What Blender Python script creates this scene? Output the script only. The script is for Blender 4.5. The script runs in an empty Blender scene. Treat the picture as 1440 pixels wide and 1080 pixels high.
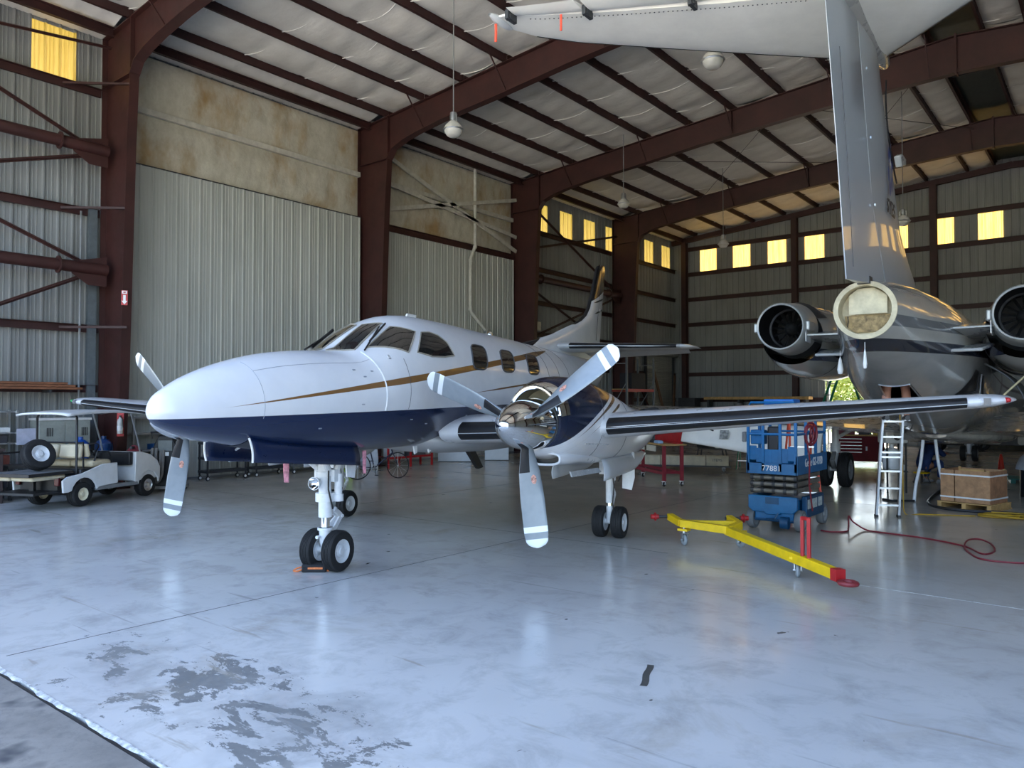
import bpy, bmesh, math, random
import numpy as np
from mathutils import Vector, Matrix, Euler

# ------------------------------------------------------------------ camera, world, sun, exposure
SC = bpy.context.scene
COL = SC.collection
R = math.radians
PI = math.pi
rnd = random.Random(7)

cam_d = bpy.data.cameras.new('camera')
cam = bpy.data.objects.new('camera', cam_d)
COL.objects.link(cam)
cam_d.sensor_width = 36.0
cam_d.lens = 1075.0 / 1440.0 * 36.0
cam_d.clip_start = 0.05
cam_d.clip_end = 2000
cam.location = (0, 0, 1.95)
cam.rotation_euler = (R(90) + math.atan(25 / 1075.0), 0, R(38.6))
SC.camera = cam

wd = bpy.data.worlds.new('world')
SC.world = wd
wd.use_nodes = True
wn = wd.node_tree.nodes
wl = wd.node_tree.links
wn.clear()
wo = wn.new('ShaderNodeOutputWorld')
wb = wn.new('ShaderNodeBackground')
ws = wn.new('ShaderNodeTexSky')
ws.sky_type = 'NISHITA'
ws.sun_disc = False
ws.sun_elevation = R(60)
ws.sun_rotation = R(-28)
ws.air_density = 1.0
ws.dust_density = 2.6
ws.ozone_density = 0.8
wb.inputs['Strength'].default_value = 0.42
wl.new(ws.outputs[0], wb.inputs[0])
wl.new(wb.outputs[0], wo.inputs[0])

sun_d = bpy.data.lights.new('sun', 'SUN')
sun_d.energy = 11.0
sun_d.angle = R(0.6)
sun_d.color = (1.0, 0.93, 0.82)
sun = bpy.data.objects.new('sun', sun_d)
COL.objects.link(sun)
sdir = Vector((-math.sin(R(28)) * math.cos(R(60)), math.cos(R(28)) * math.cos(R(60)), math.sin(R(60))))
sun.rotation_euler = sdir.to_track_quat('Z', 'Y').to_euler()
sun.location = (-30, 60, 60)

# a light portal only guides the sampling of the sky through the open hangar door; it emits nothing itself
por_d = bpy.data.lights.new('door_portal', 'AREA')
por_d.shape = 'RECTANGLE'
por_d.size = 29.0
por_d.size_y = 9.2
por_d.cycles.is_portal = True
por = bpy.data.objects.new('door_portal', por_d)
COL.objects.link(por)
por.location = (-3.35, 1.2, 4.6)
por.rotation_euler = (R(90), 0, 0)

SC.view_settings.view_transform = 'Standard'
SC.view_settings.look = 'None'
SC.view_settings.gamma = 1.0
SC.view_settings.use_curve_mapping = False
SC.view_settings.exposure = 1.5
try:
    SC.cycles.use_denoising = True
    SC.cycles.max_bounces = 10
    SC.cycles.diffuse_bounces = 6
    SC.cycles.glossy_bounces = 4
    SC.cycles.transmission_bounces = 6
    SC.cycles.sample_clamp_indirect = 8.0
    SC.cycles.caustics_reflective = False
    SC.cycles.caustics_refractive = False
except Exception:
    pass

# ------------------------------------------------------------------ helpers
def srgb(r, g, b):
    f = lambda c: (c / 255 / 12.92) if c / 255 <= 0.04045 else ((c / 255 + 0.055) / 1.055) ** 2.4
    return (f(r), f(g), f(b), 1.0)

MATS = {}

class NT:
    """small node helper"""
    def __init__(s, name):
        s.m = bpy.data.materials.new(name)
        s.m.use_nodes = True
        s.n = s.m.node_tree.nodes
        s.l = s.m.node_tree.links
        s.b = s.n['Principled BSDF']
        s.out = s.n['Material Output']
        tc = s.n.new('ShaderNodeTexCoord')
        s.obj = tc.outputs['Object']
        s.gen = tc.outputs['Generated']
        s.geo = None
    def set(s, k, v):
        if isinstance(v, bpy.types.NodeSocket):
            s.l.new(v, s.b.inputs[k])
        else:
            s.b.inputs[k].default_value = v
    def noise(s, scale, detail=4, rough=.6, vec=None, dist=0.0, out=0):
        n = s.n.new('ShaderNodeTexNoise')
        n.inputs['Scale'].default_value = scale
        n.inputs['Detail'].default_value = detail
        n.inputs['Roughness'].default_value = rough
        n.inputs['Distortion'].default_value = dist
        s.l.new(vec if vec else s.obj, n.inputs['Vector'])
        return n.outputs[out]
    def mapping(s, scale=(1, 1, 1), loc=(0, 0, 0), rot=(0, 0, 0), vec=None):
        n = s.n.new('ShaderNodeMapping')
        n.inputs['Scale'].default_value = scale
        n.inputs['Location'].default_value = loc
        n.inputs['Rotation'].default_value = rot
        s.l.new(vec if vec else s.obj, n.inputs['Vector'])
        return n.outputs[0]
    def world(s):
        g = s.n.new('ShaderNodeNewGeometry')
        return g.outputs['Position']
    def ramp(s, fac, stops, interp='LINEAR'):
        n = s.n.new('ShaderNodeValToRGB')
        n.color_ramp.interpolation = interp
        e = n.color_ramp.elements
        while len(e) < len(stops):
            e.new(0.5)
        for k, (p, c) in enumerate(stops):
            e[k].position = p
            e[k].color = c if len(c) == 4 else (*c, 1)
        s.l.new(fac, n.inputs[0])
        return n.outputs[0]
    def math(s, op, a, b=0.0, clamp=False):
        n = s.n.new('ShaderNodeMath')
        n.operation = op
        n.use_clamp = clamp
        for k, v in enumerate((a, b)):
            if isinstance(v, bpy.types.NodeSocket):
                s.l.new(v, n.inputs[k])
            else:
                n.inputs[k].default_value = v
        return n.outputs[0]
    def sep(s, vec=None):
        n = s.n.new('ShaderNodeSeparateXYZ')
        s.l.new(vec if vec else s.obj, n.inputs[0])
        return n.outputs
    def mix(s, fac, a, b, mode='MIX'):
        n = s.n.new('ShaderNodeMix')
        n.data_type = 'RGBA'
        n.blend_type = mode
        for k, v in ((0, fac), (6, a), (7, b)):
            if isinstance(v, bpy.types.NodeSocket):
                s.l.new(v, n.inputs[k])
            else:
                n.inputs[k].default_value = v if k == 0 else (v if len(v) == 4 else (*v, 1))
        return n.outputs[2]
    def bump(s, h, strength=.3, dist=.02):
        n = s.n.new('ShaderNodeBump')
        n.inputs['Strength'].default_value = strength
        n.inputs['Distance'].default_value = dist
        s.l.new(h, n.inputs['Height'])
        s.l.new(n.outputs[0], s.b.inputs['Normal'])
    def clampstep(s, v, lo, hi):
        n = s.n.new('ShaderNodeMapRange')
        n.inputs[1].default_value = lo
        n.inputs[2].default_value = hi
        s.l.new(v, n.inputs[0])
        return n.outputs[0]

def pm(name, col, rough=.5, metal=0.0, var=.12, scale=6.0, coat=0.0, bump=0.0, spec=None, rvar=.16):
    """plain painted / metal / rubber material with a little procedural wear"""
    if name in MATS:
        return MATS[name]
    t = NT(name)
    c = col if len(col) == 4 else (*col, 1)
    n = t.noise(scale, 5, .65)
    dk = tuple(max(0, x * (1 - var * 1.6)) for x in c[:3]) + (1,)
    lt = tuple(min(1, x * (1 + var)) for x in c[:3]) + (1,)
    t.set('Base Color', t.ramp(n, [(.3, dk), (.7, lt)]))
    n2 = t.noise(scale * 3, 3)
    t.set('Roughness', t.math('MULTIPLY_ADD' if False else 'ADD', t.math('MULTIPLY', n2, rvar), rough - rvar / 2))
    t.set('Metallic', metal)
    if coat:
        t.set('Coat Weight', coat)
        t.set('Coat Roughness', .04)
    if spec is not None:
        t.set('Specular IOR Level', spec)
    if bump:
        t.bump(t.noise(scale * 6, 4), bump, .01)
    MATS[name] = t.m
    return t.m

class MB:
    """collects geometry of ONE mesh"""
    def __init__(s):
        s.v = []
        s.f = []
        s.mi = []
        s.cm = 0
    def _add(s, vs, fs):
        o = len(s.v)
        s.v += [tuple(p) for p in vs]
        for f in fs:
            s.f.append(tuple(i + o for i in f))
            s.mi.append(s.cm)
        return s
    def box(s, c, d, rot=None):
        x, y, z = d[0] / 2, d[1] / 2, d[2] / 2
        P = [Vector((sx * x, sy * y, sz * z)) for sz in (-1, 1) for sy in (-1, 1) for sx in (-1, 1)]
        if rot is not None:
            m = rot if isinstance(rot, Matrix) else Euler(rot).to_matrix()
            P = [m @ p for p in P]
        c = Vector(c)
        return s._add([p + c for p in P], [(0, 2, 3, 1), (4, 5, 7, 6), (0, 1, 5, 4), (2, 6, 7, 3), (0, 4, 6, 2), (1, 3, 7, 5)])
    def bx(s, x0, x1, y0, y1, z0, z1):
        return s.box(((x0 + x1) / 2, (y0 + y1) / 2, (z0 + z1) / 2), (abs(x1 - x0), abs(y1 - y0), abs(z1 - z0)))
    def beam(s, p0, p1, w, h, up=(0, 0, 1)):
        """box beam from p0 to p1, w across, h along up"""
        a, b = Vector(p0), Vector(p1)
        d = (b - a)
        L = d.length
        d.normalize()
        u = Vector(up)
        sd = d.cross(u)
        if sd.length < 1e-4:
            sd = d.cross(Vector((1, 0, 0)))
        sd.normalize()
        u = sd.cross(d)
        m = Matrix((sd, d, u)).transposed()
        return s.box((a + b) / 2, (w, L, h), m)
    def ring(s, c, d, r, n, u=None, sq=1.0):
        d = Vector(d).normalized()
        u = Vector(u) if u else (Vector((0, 0, 1)) if abs(d.z) < .9 else Vector((1, 0, 0)))
        a = d.cross(u).normalized()
        b = a.cross(d)
        return [Vector(c) + a * (r * math.cos(2 * PI * k / n)) + b * (r * sq * math.sin(2 * PI * k / n)) for k in range(n)]
    def loft(s, rings, cap=True, closed=True):
        n = len(rings[0])
        vs = [p for r in rings for p in r]
        fs = []
        for i in range(len(rings) - 1):
            for j in range(n if closed else n - 1):
                k = (j + 1) % n
                fs.append((i * n + j, i * n + k, (i + 1) * n + k, (i + 1) * n + j))
        if cap and closed:
            fs.append(tuple(range(n))[::-1])
            fs.append(tuple(range((len(rings) - 1) * n, len(rings) * n)))
        return s._add(vs, fs)
    def tube(s, pts, r, n=8, cap=True):
        pts = [Vector(p) for p in pts]
        rs = r if isinstance(r, (list, tuple)) else [r] * len(pts)
        rings = []
        u = None
        for i, p in enumerate(pts):
            d = (pts[min(i + 1, len(pts) - 1)] - pts[max(i - 1, 0)])
            if d.length < 1e-6:
                d = Vector((0, 0, 1))
            d.normalize()
            if u is None or abs(d.dot(u)) > .98:
                u = Vector((0, 0, 1)) if abs(d.z) < .9 else Vector((1, 0, 0))
            a = d.cross(u).normalized()
            b = a.cross(d).normalized()
            u = b
            rings.append([p + a * (rs[i] * math.cos(2 * PI * k / n)) + b * (rs[i] * math.sin(2 * PI * k / n)) for k in range(n)])
        return s.loft(rings, cap)
    def cyl(s, p0, p1, r, n=16, r1=None):
        return s.tube([p0, p1], [r, r if r1 is None else r1], n)
    def lathe(s, prof, org=(0, 0, 0), axis=(0, 0, 1), n=24, cap=False):
        """prof: (radius, height along axis)"""
        d = Vector(axis).normalized()
        o = Vector(org)
        rings = [s.ring(o + d * h, d, max(r, 1e-4), n) for r, h in prof]
        return s.loft(rings, cap)
    def prism(s, pts, vec):
        """closed polygon extruded by vec"""
        n = len(pts)
        v = Vector(vec)
        P = [Vector(p) for p in pts]
        return s._add(P + [p + v for p in P], [tuple(range(n))[::-1], tuple(range(n, 2 * n))] + [(i, (i + 1) % n, n + (i + 1) % n, n + i) for i in range(n)])
    def grid(s, nu, nv, fn):
        vs = [fn(i / nu, j / nv) for i in range(nu + 1) for j in range(nv + 1)]
        fs = [(i * (nv + 1) + j, (i + 1) * (nv + 1) + j, (i + 1) * (nv + 1) + j + 1, i * (nv + 1) + j + 1) for i in range(nu) for j in range(nv)]
        return s._add(vs, fs)
    def torus(s, c, axis, r, t, n=28, m=8, sq=1.0):
        d = Vector(axis).normalized()
        c = Vector(c)
        base = s.ring((0, 0, 0), d, 1.0, n)
        rings = []
        for b in base:
            bb = b.normalized()
            rings.append([c + bb * (r + t * math.cos(2 * PI * k / m)) + d * (t * sq * math.sin(2 * PI * k / m)) for k in range(m)])
        rings.append(rings[0])
        return s.loft(rings, False)
    def mirror_y(s):
        s.v = [(x, -y, z) for x, y, z in s.v]
        s.f = [f[::-1] for f in s.f]
        return s
    def shift(s, dx=0, dy=0, dz=0):
        s.v = [(x + dx, y + dy, z + dz) for x, y, z in s.v]
        return s
    def mesh(s, name, smooth=35):
        me = bpy.data.meshes.new(name)
        me.from_pydata(s.v, [], s.f)
        me.polygons.foreach_set('material_index', s.mi)
        bm = bmesh.new()
        bm.from_mesh(me)
        bmesh.ops.recalc_face_normals(bm, faces=bm.faces)
        bm.to_mesh(me)
        bm.free()
        if smooth:
            me.shade_smooth()
            try:
                me.set_sharp_from_angle(angle=R(smooth))
            except Exception:
                pass
        me.update()
        return me

def obj(name, me, mat=None, parent=None, label=None, bev=0, smooth=35):
    if isinstance(me, MB):
        me = me.mesh(name, smooth)
    if mat is not None and len(me.materials) == 0:
        for m in (mat if isinstance(mat, (list, tuple)) else [mat]):
            me.materials.append(m)
    o = bpy.data.objects.new(name, me)
    COL.objects.link(o)
    if parent is not None:
        o.parent = parent
    if label:
        o['label'] = label
    if bev:
        b = o.modifiers.new('bevel', 'BEVEL')
        b.width = bev
        b.segments = 2
        b.limit_method = 'ANGLE'
        b.angle_limit = R(40)
    return o

def tag(o, label, cat, group=None):
    o['label'] = label
    o['category'] = cat
    if group:
        o['group'] = group
    return o

def thing(name, label, cat, loc=(0, 0, 0), rotz=0.0, group=None):
    o = bpy.data.objects.new(name, None)
    o.empty_display_size = .2
    COL.objects.link(o)
    o.location = loc
    o.rotation_euler = (0, 0, rotz)
    return tag(o, label, cat, group)

def struct(name, label=None, me=None, mat=None):
    if me is None:
        o = bpy.data.objects.new(name, None)
        COL.objects.link(o)
    else:
        o = obj(name, me, mat)
    o['kind'] = 'structure'
    if label:
        o['label'] = label
    return o

def dup(root, loc, rotz, label=None, group=None):
    r = root.copy()
    COL.objects.link(r)
    r.location = loc
    r.rotation_euler = (0, 0, rotz)
    if label:
        r['label'] = label
    if group:
        r['group'] = group
    for ch in list(root.children):
        c = ch.copy()
        COL.objects.link(c)
        c.parent = r
        for g in list(ch.children):
            d = g.copy()
            COL.objects.link(d)
            d.parent = c
    return r

def text_mesh(name, s, size, mat, parent=None, loc=(0, 0, 0), rot=(0, 0, 0), depth=.002, shear=0.0, align='CENTER', sx=1.0, label=None):
    cu = bpy.data.curves.new(name, 'FONT')
    cu.body = s
    cu.size = size
    cu.extrude = depth
    cu.shear = shear
    cu.align_x = align
    cu.align_y = 'CENTER'
    to = bpy.data.objects.new(name + '_tmp', cu)
    COL.objects.link(to)
    dg = bpy.context.evaluated_depsgraph_get()
    me = bpy.data.meshes.new_from_object(to.evaluated_get(dg))
    bpy.data.objects.remove(to)
    me.materials.clear()
    o = obj(name, me, mat, parent, label)
    o.location = loc
    o.rotation_euler = rot
    o.scale = (sx, 1, 1)
    return o

def pchip(xs, ys):
    xs = np.array(xs, float)
    ys = np.array(ys, float)
    h = np.diff(xs)
    d = np.diff(ys) / h
    m = np.zeros(len(xs))
    m[0] = d[0]
    m[-1] = d[-1]
    for i in range(1, len(xs) - 1):
        m[i] = 0 if d[i - 1] * d[i] <= 0 else (h[i - 1] + h[i]) * 3 / ((2 * h[i] + h[i - 1]) / d[i - 1] + (h[i] + 2 * h[i - 1]) / d[i])
    def f(x):
        x = min(max(x, xs[0]), xs[-1])
        i = max(min(int(np.searchsorted(xs, x, side='right')) - 1, len(xs) - 2), 0)
        t = (x - xs[i]) / h[i]
        a = 2 * t ** 3 - 3 * t * t + 1
        b = t ** 3 - 2 * t * t + t
        return float(a * ys[i] + b * h[i] * m[i] + (1 - a) * ys[i + 1] + (t ** 3 - t * t) * h[i] * m[i + 1])
    return f

class Body:
    """lofted body; stations (x, z centre, half width, z top, z bottom)"""
    def __init__(s, st, e=2.0, y=0.0):
        st = sorted(st)
        c = list(zip(*st))
        s.f = [pchip(c[0], c[k]) for k in range(1, 5)]
        s.x0, s.x1, s.e, s.y = st[0][0], st[-1][0], e, y
        s.xs = c[0]
    def S(s, x, t, off=0.0):
        zc, w, zt, zb = [f(x) for f in s.f]
        c, n = math.cos(t), math.sin(t)
        y = (w + off) * math.copysign(abs(c) ** (2 / s.e), c)
        r = (zt - zc if n > 0 else zc - zb) + off
        return (x, s.y + y, zc + r * math.copysign(abs(n) ** (2 / s.e), n))
    def rings(s, nx=60, nt=48, x0=None, x1=None):
        a = s.x0 if x0 is None else x0
        b = s.x1 if x1 is None else x1
        # denser stations towards the ends
        xs = sorted({round(a + (b - a) * .5 * (1 - math.cos(PI * k / nx)), 4) for k in range(nx + 1)})
        return [[s.S(x, 2 * PI * k / nt) for k in range(nt)] for x in xs]
    def patch(s, top, bot, n=10, m=6, off=.004):
        """quad patch on the skin between two (x, theta) polylines"""
        def pl(pts, u):
            L = [0]
            for a, b in zip(pts, pts[1:]):
                L.append(L[-1] + math.hypot(b[0] - a[0], b[1] - a[1]) + 1e-6)
            d = u * L[-1]
            for k in range(len(pts) - 1):
                if d <= L[k + 1] or k == len(pts) - 2:
                    w = (d - L[k]) / (L[k + 1] - L[k])
                    return (pts[k][0] + (pts[k + 1][0] - pts[k][0]) * w, pts[k][1] + (pts[k + 1][1] - pts[k][1]) * w)
        def fn(u, v):
            a = pl(top, u)
            b = pl(bot, u)
            return s.S(a[0] + (b[0] - a[0]) * v, a[1] + (b[1] - a[1]) * v, off)
        return MB().grid(n, m, fn)

def naca(t, n=14, camber=0.0):
    """closed airfoil outline, chord 0..1 (x), leading edge at 0; returns upper TE->LE->lower TE"""
    def th(x):
        return 5 * t * (.2969 * math.sqrt(x) - .126 * x - .3516 * x * x + .2843 * x ** 3 - .1036 * x ** 4)
    xs = [.5 * (1 - math.cos(PI * k / n)) for k in range(n + 1)]
    cm = lambda x: camber * 4 * x * (1 - x)
    up = [(x, cm(x) + th(x)) for x in xs]
    lo = [(x, cm(x) - th(x)) for x in xs]
    return up[::-1] + lo[1:-1]

def foil(secs, c0=0.0, c1=1.0, n=14, camber=0.0, vertical=False):
    """secs: (span, xLE, z, chord, rel. thickness) ; x decreases aft. vertical: span is z"""
    rings = []
    for sp, xl, z, ch, t in secs:
        pr = []
        for cx, cz in naca(t, n, camber):
            cx2 = c0 + (c1 - c0) * cx if (c0, c1) != (0.0, 1.0) else cx
            if (c0, c1) != (0.0, 1.0):
                # local thickness of the whole profile at that chord position, closed at the cuts
                x = cx2
                h = 5 * t * (.2969 * math.sqrt(max(x, 0)) - .126 * x - .3516 * x * x + .2843 * x ** 3 - .1036 * x ** 4)
                cz = math.copysign(max(h, .0005), cz if abs(cz) > 1e-9 else 1)
            pr.append((cx2, cz))
        if vertical:
            rings.append([(xl - cx * ch, cz * ch + z, sp) for cx, cz in pr])
        else:
            rings.append([(xl - cx * ch, sp, z + cz * ch) for cx, cz in pr])
    return MB().loft(rings, True)

def foil_boot(secs, up=.07, lo=.05, off=.004, camber=0.0, upper0=0.0, n=5, vertical=False):
    """strip of skin wrapped over the leading edge, from -lo (lower side) to up (upper side) of the chord"""
    rings = []
    for sp, xl, z, ch, t in secs:
        row = []
        for k in range(2 * n + 1):
            u = -lo + (up + lo) * k / (2 * n)
            if upper0:
                u = upper0[0] + (upper0[1] - upper0[0]) * k / (2 * n)
            x = u * u / max(up, lo) if not upper0 else abs(u)
            x = abs(u) ** 1.0
            h = 5 * t * (.2969 * math.sqrt(x) - .126 * x - .3516 * x * x + .2843 * x ** 3)
            cz = camber * 4 * x * (1 - x) + math.copysign(h, u)
            nx = off * max(0, 1 - x / .03)
            if vertical:
                row.append((xl - x * ch + nx, z + cz * ch + math.copysign(off, u), sp))
            else:
                row.append((xl - x * ch + nx, sp, z + cz * ch + math.copysign(off, u)))
        rings.append(row)
    return MB().loft(rings, False, closed=False)

def wheel(parent, c, r, w, axis=(0, 1, 0), rim=None, tyre=None, rr=.55, name='wheel', treads=3, bolts=6):
    """tyre (part) with rim and hub (sub-parts); c is the wheel centre"""
    d = Vector(axis).normalized()
    m = MB()
    prof = [(r * rr, -w * .40), (r * rr * 1.05, -w * .46), (r * .80, -w * .5), (r * .93, -w * .45), (r * .985, -w * .33)]
    g = w * .03
    tp = []
    for k in range(treads):
        x = -w * .24 + w * .48 * k / max(1, treads - 1) if treads > 1 else 0
        tp += [(r, x - g), (r * .97, x - g * .6), (r * .97, x + g * .6), (r, x + g)]
    prof += tp + [(a, -b) for a, b in reversed(prof[:5])]
    m.lathe(prof, c, d, 28)
    t = obj(name, m, tyre or M_TYRE, parent)
    h = MB()
    h.lathe([(r * rr * 1.06, -w * .44), (r * rr * 1.0, -w * .46), (r * rr * .88, -w * .36), (r * rr * .55, -w * .28), (r * rr * .34, -w * .36), (r * rr * .30, -w * .44), (r * rr * .001, -w * .45)], c, d, 24)
    h.lathe([(r * rr * 1.06, w * .44), (r * rr * 1.0, w * .46), (r * rr * .88, w * .36), (r * rr * .55, w * .28), (r * rr * .34, w * .36), (r * rr * .30, w * .44), (r * rr * .001, w * .45)], c, d, 24)
    for k in range(bolts):
        for sg in (-1, 1):
            p = h.ring(Vector(c) + d * (w * .31 * sg), d, r * rr * .66, bolts)[k]
            h.cyl(p, p + d * (w * .04 * sg), r * rr * .06, 6)
    obj('rim', h, rim or M_WHEELWHITE, t)
    return t

M_TYRE = pm('tyre_rubber', (.012, .012, .013), .75, var=.25, scale=14, bump=.15)
M_WHEELWHITE = pm('wheel_white_paint', (.62, .64, .66), .35, var=.06)
M_STEEL = pm('maroon_primer_steel', srgb(60, 30, 27), .55, var=.22, scale=1.6)
M_BLACK = pm('black_plastic', (.014, .014, .016), .45, var=.2)
M_DARK = pm('dark_grey_metal', (.05, .052, .056), .5, .3)
M_CHROME = pm('polished_chrome', (.86, .85, .83), .05, 1.0, var=.02)
M_CHROME.node_tree.nodes['Principled BSDF'].inputs['Roughness'].default_value = .06
M_ALU = pm('bare_aluminium', (.66, .68, .70), .32, 1.0, var=.08, scale=9)
M_WHITE = pm('white_paint', (.72, .73, .73), .35, var=.05)
M_GEARWHITE = pm('gear_white_gloss', (.74, .76, .78), .3, var=.06, scale=12)
M_RED = pm('red_paint', srgb(178, 32, 36), .4, var=.12)
M_GREY = pm('grey_paint', (.22, .23, .24), .45)
# ------------------------------------------------------------------ THE HANGAR
XW, XR, YB, RX = -18.7, 12.0, 37.25, -3.35          # left wall, right wall, back wall, ridge
def roof_z(x):                                        # top of the rafters = underside of the purlins
    return 11.75 - .085 * abs(x - RX)
FRAMES = [1.45, 8.0, 15.65, 23.3, 30.9]

# --- floor materials
t = NT('painted_hangar_floor')
pw = t.world()
s3 = t.sep(pw)
big = t.noise(.22, 4, .6, pw)
fine = t.noise(2.4, 8, .7, pw, .4)
streak = t.noise(1.0, 5, .6, t.mapping((.55, 2.6, 1), vec=pw, rot=(0, 0, R(20))))
base = t.ramp(big, [(.3, srgb(182, 183, 183)), (.7, srgb(210, 210, 207))])
base = t.mix(t.ramp(fine, [(.48, (0, 0, 0)), (.74, (.55, .55, .55))]), base, srgb(138, 138, 136))
base = t.mix(t.ramp(streak, [(.60, (0, 0, 0)), (.85, (.35, .35, .35))]), base, srgb(120, 116, 108))
# peeled paint by the door: bare concrete islands with sharp edges, only inside the strip that is worn
isl = t.noise(2.3, 12, .74, t.mapping((.8, 1.5, 1), vec=pw, rot=(0, 0, R(14))), .35)
ux = t.math('POWER', t.math('DIVIDE', t.math('ADD', s3[0], 4.75), 2.0), 2.0)
uy = t.math('POWER', t.math('DIVIDE', t.math('SUBTRACT', s3[1], 2.80), .66), 2.0)
msk = t.math('MAXIMUM', t.math('SUBTRACT', 1.0, t.math('ADD', ux, uy)), -1.3)
worn = t.math('ADD', isl, t.math('MULTIPLY', msk, .115))
peel = t.clampstep(worn, .597, .607)
scuff = t.math('MULTIPLY', t.clampstep(t.math('ADD', t.noise(1.1, 4, .6, pw), t.math('MULTIPLY', msk, .12)), .52, .74), .55)
base = t.mix(scuff, base, srgb(150, 150, 146))
base = t.mix(peel, base, t.ramp(fine, [(.3, srgb(104, 106, 106)), (.7, srgb(136, 137, 134))]))
# thin scratches and tyre scuffs in two directions, brown drips
for sc_, rot_, col_ in (((.35, 9, 1), 24, (140, 142, 142)), ((.3, 7, 1), -38, (132, 132, 130)), ((.5, 5, 1), 70, (150, 140, 122))):
    ln = t.noise(.9, 5, .6, t.mapping(sc_, vec=pw, rot=(0, 0, R(rot_))), .3)
    base = t.mix(t.math('MULTIPLY', t.clampstep(ln, .66, .70), .45), base, srgb(*col_))
base = t.mix(t.math('MULTIPLY', t.clampstep(t.noise(.8, 6, .7, pw, .6), .56, .74), .45), base, srgb(150, 138, 116))
# small chips everywhere
chip = t.clampstep(t.noise(5.5, 3, .5, t.mapping((1, .55, 1), vec=pw)), .735, .75)
base = t.mix(chip, base, srgb(92, 92, 90))
# base tint shifts towards a warm grey deeper in the hangar
deep = t.clampstep(s3[1], 5.5, 13.0)
base = t.mix(t.math('MULTIPLY', deep, .75), base, t.ramp(fine, [(.3, srgb(160, 147, 126)), (.7, srgb(184, 171, 150))]))
t.set('Base Color', base)
rg = t.ramp(t.noise(.9, 5, .6, pw), [(.3, (.13, .13, .13)), (.75, (.27, .27, .27))])
t.set('Roughness', t.mix(peel, rg, (.7, .7, .7)))
t.set('Specular IOR Level', .55)
t.bump(t.noise(.7, 3, .5, pw), .05, .05)
M_FLOOR = t.m

t = NT('apron_concrete')
pw = t.world()
n = t.noise(1.1, 8, .7, pw)
n2 = t.noise(9, 6, .7, pw)
b = t.ramp(n, [(.3, srgb(164, 161, 154)), (.7, srgb(190, 186, 178))])  # out-of-view concrete set paler to bounce sun up to the ceiling
# the old ramp along the door sill is darker, oil-stained concrete
old = t.clampstep(t.math('ADD', t.sep(pw)[1], t.math('MULTIPLY', n, 1.2)), -1.6, -1.2)
b = t.mix(old, b, t.ramp(n, [(.3, srgb(112, 109, 104)), (.7, srgb(150, 146, 139))]))
b = t.mix(t.math('MULTIPLY', old, t.clampstep(n2, .5, .9)), b, srgb(92, 91, 90))
b = t.mix(t.math('MULTIPLY', old, t.clampstep(t.noise(2.2, 3, .5, pw), .62, .72)), b, srgb(74, 74, 76))
t.set('Base Color', b)
t.set('Roughness', .85)
t.bump(n2, .3, .01)
M_APRON = t.m

t = NT('grass_field')
t.set('Base Color', t.ramp(t.noise(.6, 8, .7, t.world()), [(.3, srgb(70, 92, 40)), (.7, srgb(132, 140, 74))]))
t.set('Roughness', .9)
M_GRASS = t.m

floor = struct('floor', 'glossy pale painted concrete hangar floor with worn patches')
obj('slab', MB().bx(XW - .2, XR + .2, 2.07, YB + .3, -.12, 0.0), M_FLOOR, floor)
m = MB()
ex = [XW - .2 + k * .11 for k in range(int((XR - XW + .4) / .11))]
lip = pm('chipped_white_edge', srgb(190, 192, 192), .6, var=.45, scale=14)
def edge(u, v):
    x = XW - .2 + (XR - XW + .4) * u
    j = .012 * math.sin(x * 31) + .018 * math.sin(x * 7.3 + 1) + .012 * math.sin(x * 71)
    return (x, 2.055 + .028 * v + (j * .6 if v < .5 else 0), .003 - (.012 if v < .01 else 0))
m.grid(280, 2, edge)
obj('threshold_edge', m, lip, floor)
obj('door_track_gap', MB().bx(XW, XR, 2.03, 2.055, -.03, -.010), M_BLACK, floor)
jm = pm('joint_filler', (.045, .045, .048), .8)
for (x0, y0, x1, y1, mt_) in [(-6.72, 2.2, -6.60, YB, jm), (-11.4, 9.0, -11.4, YB, jm), (XW, 9.05, -4.6, 8.98, jm), (-2.3, 8.70, XR, 8.2, lip), (XW, 15.6, XR, 15.6, jm), (XW, 23.3, XR, 23.3, jm)]:
    obj('control_joint', MB().beam((x0, y0, .0006), (x1, y1, .0006), .007, .002), mt_, floor)
apron = struct('floor_apron', 'grey concrete apron outside the hangar door', MB().bx(-70, 60, -60, 2.03, -.3, -.012), M_APRON)
ground = struct('floor_ground', 'grassy ground around the hangar', MB().bx(-260, 260, -200, 260, -.6, -.31), M_GRASS)
struct('floor_back_yard', 'pale concrete yard behind the hangar', MB().bx(-26, 20, YB + .32, YB + 14, -.3, -.02), M_APRON)

# --- ribbed sheet metal: one profile, shared meshes
def ribbed(w, h0, h1, pitch=.307, rib=.036, flat=.6):
    """sheet in the local x-z plane, ribs towards +y; width w, from h0 to h1"""
    prof = []
    n = max(1, round(w / pitch))
    p = w / n
    for k in range(n):
        x = k * p
        prof += [(x, 0), (x + p * .06, rib), (x + p * .17, rib), (x + p * .23, 0), (x + p * .48, 0), (x + p * .5, rib * .25), (x + p * .56, rib * .25), (x + p * .58, 0), (x + p * .74, 0), (x + p * .76, rib * .25), (x + p * .82, rib * .25), (x + p * .84, 0)]
    prof.append((w, 0))
    m = MB()
    m._add([(x, y, h0) for x, y in prof] + [(x, y, h1) for x, y in prof], [(i, i + 1, len(prof) + i + 1, len(prof) + i) for i in range(len(prof) - 1)])
    return m

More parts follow.
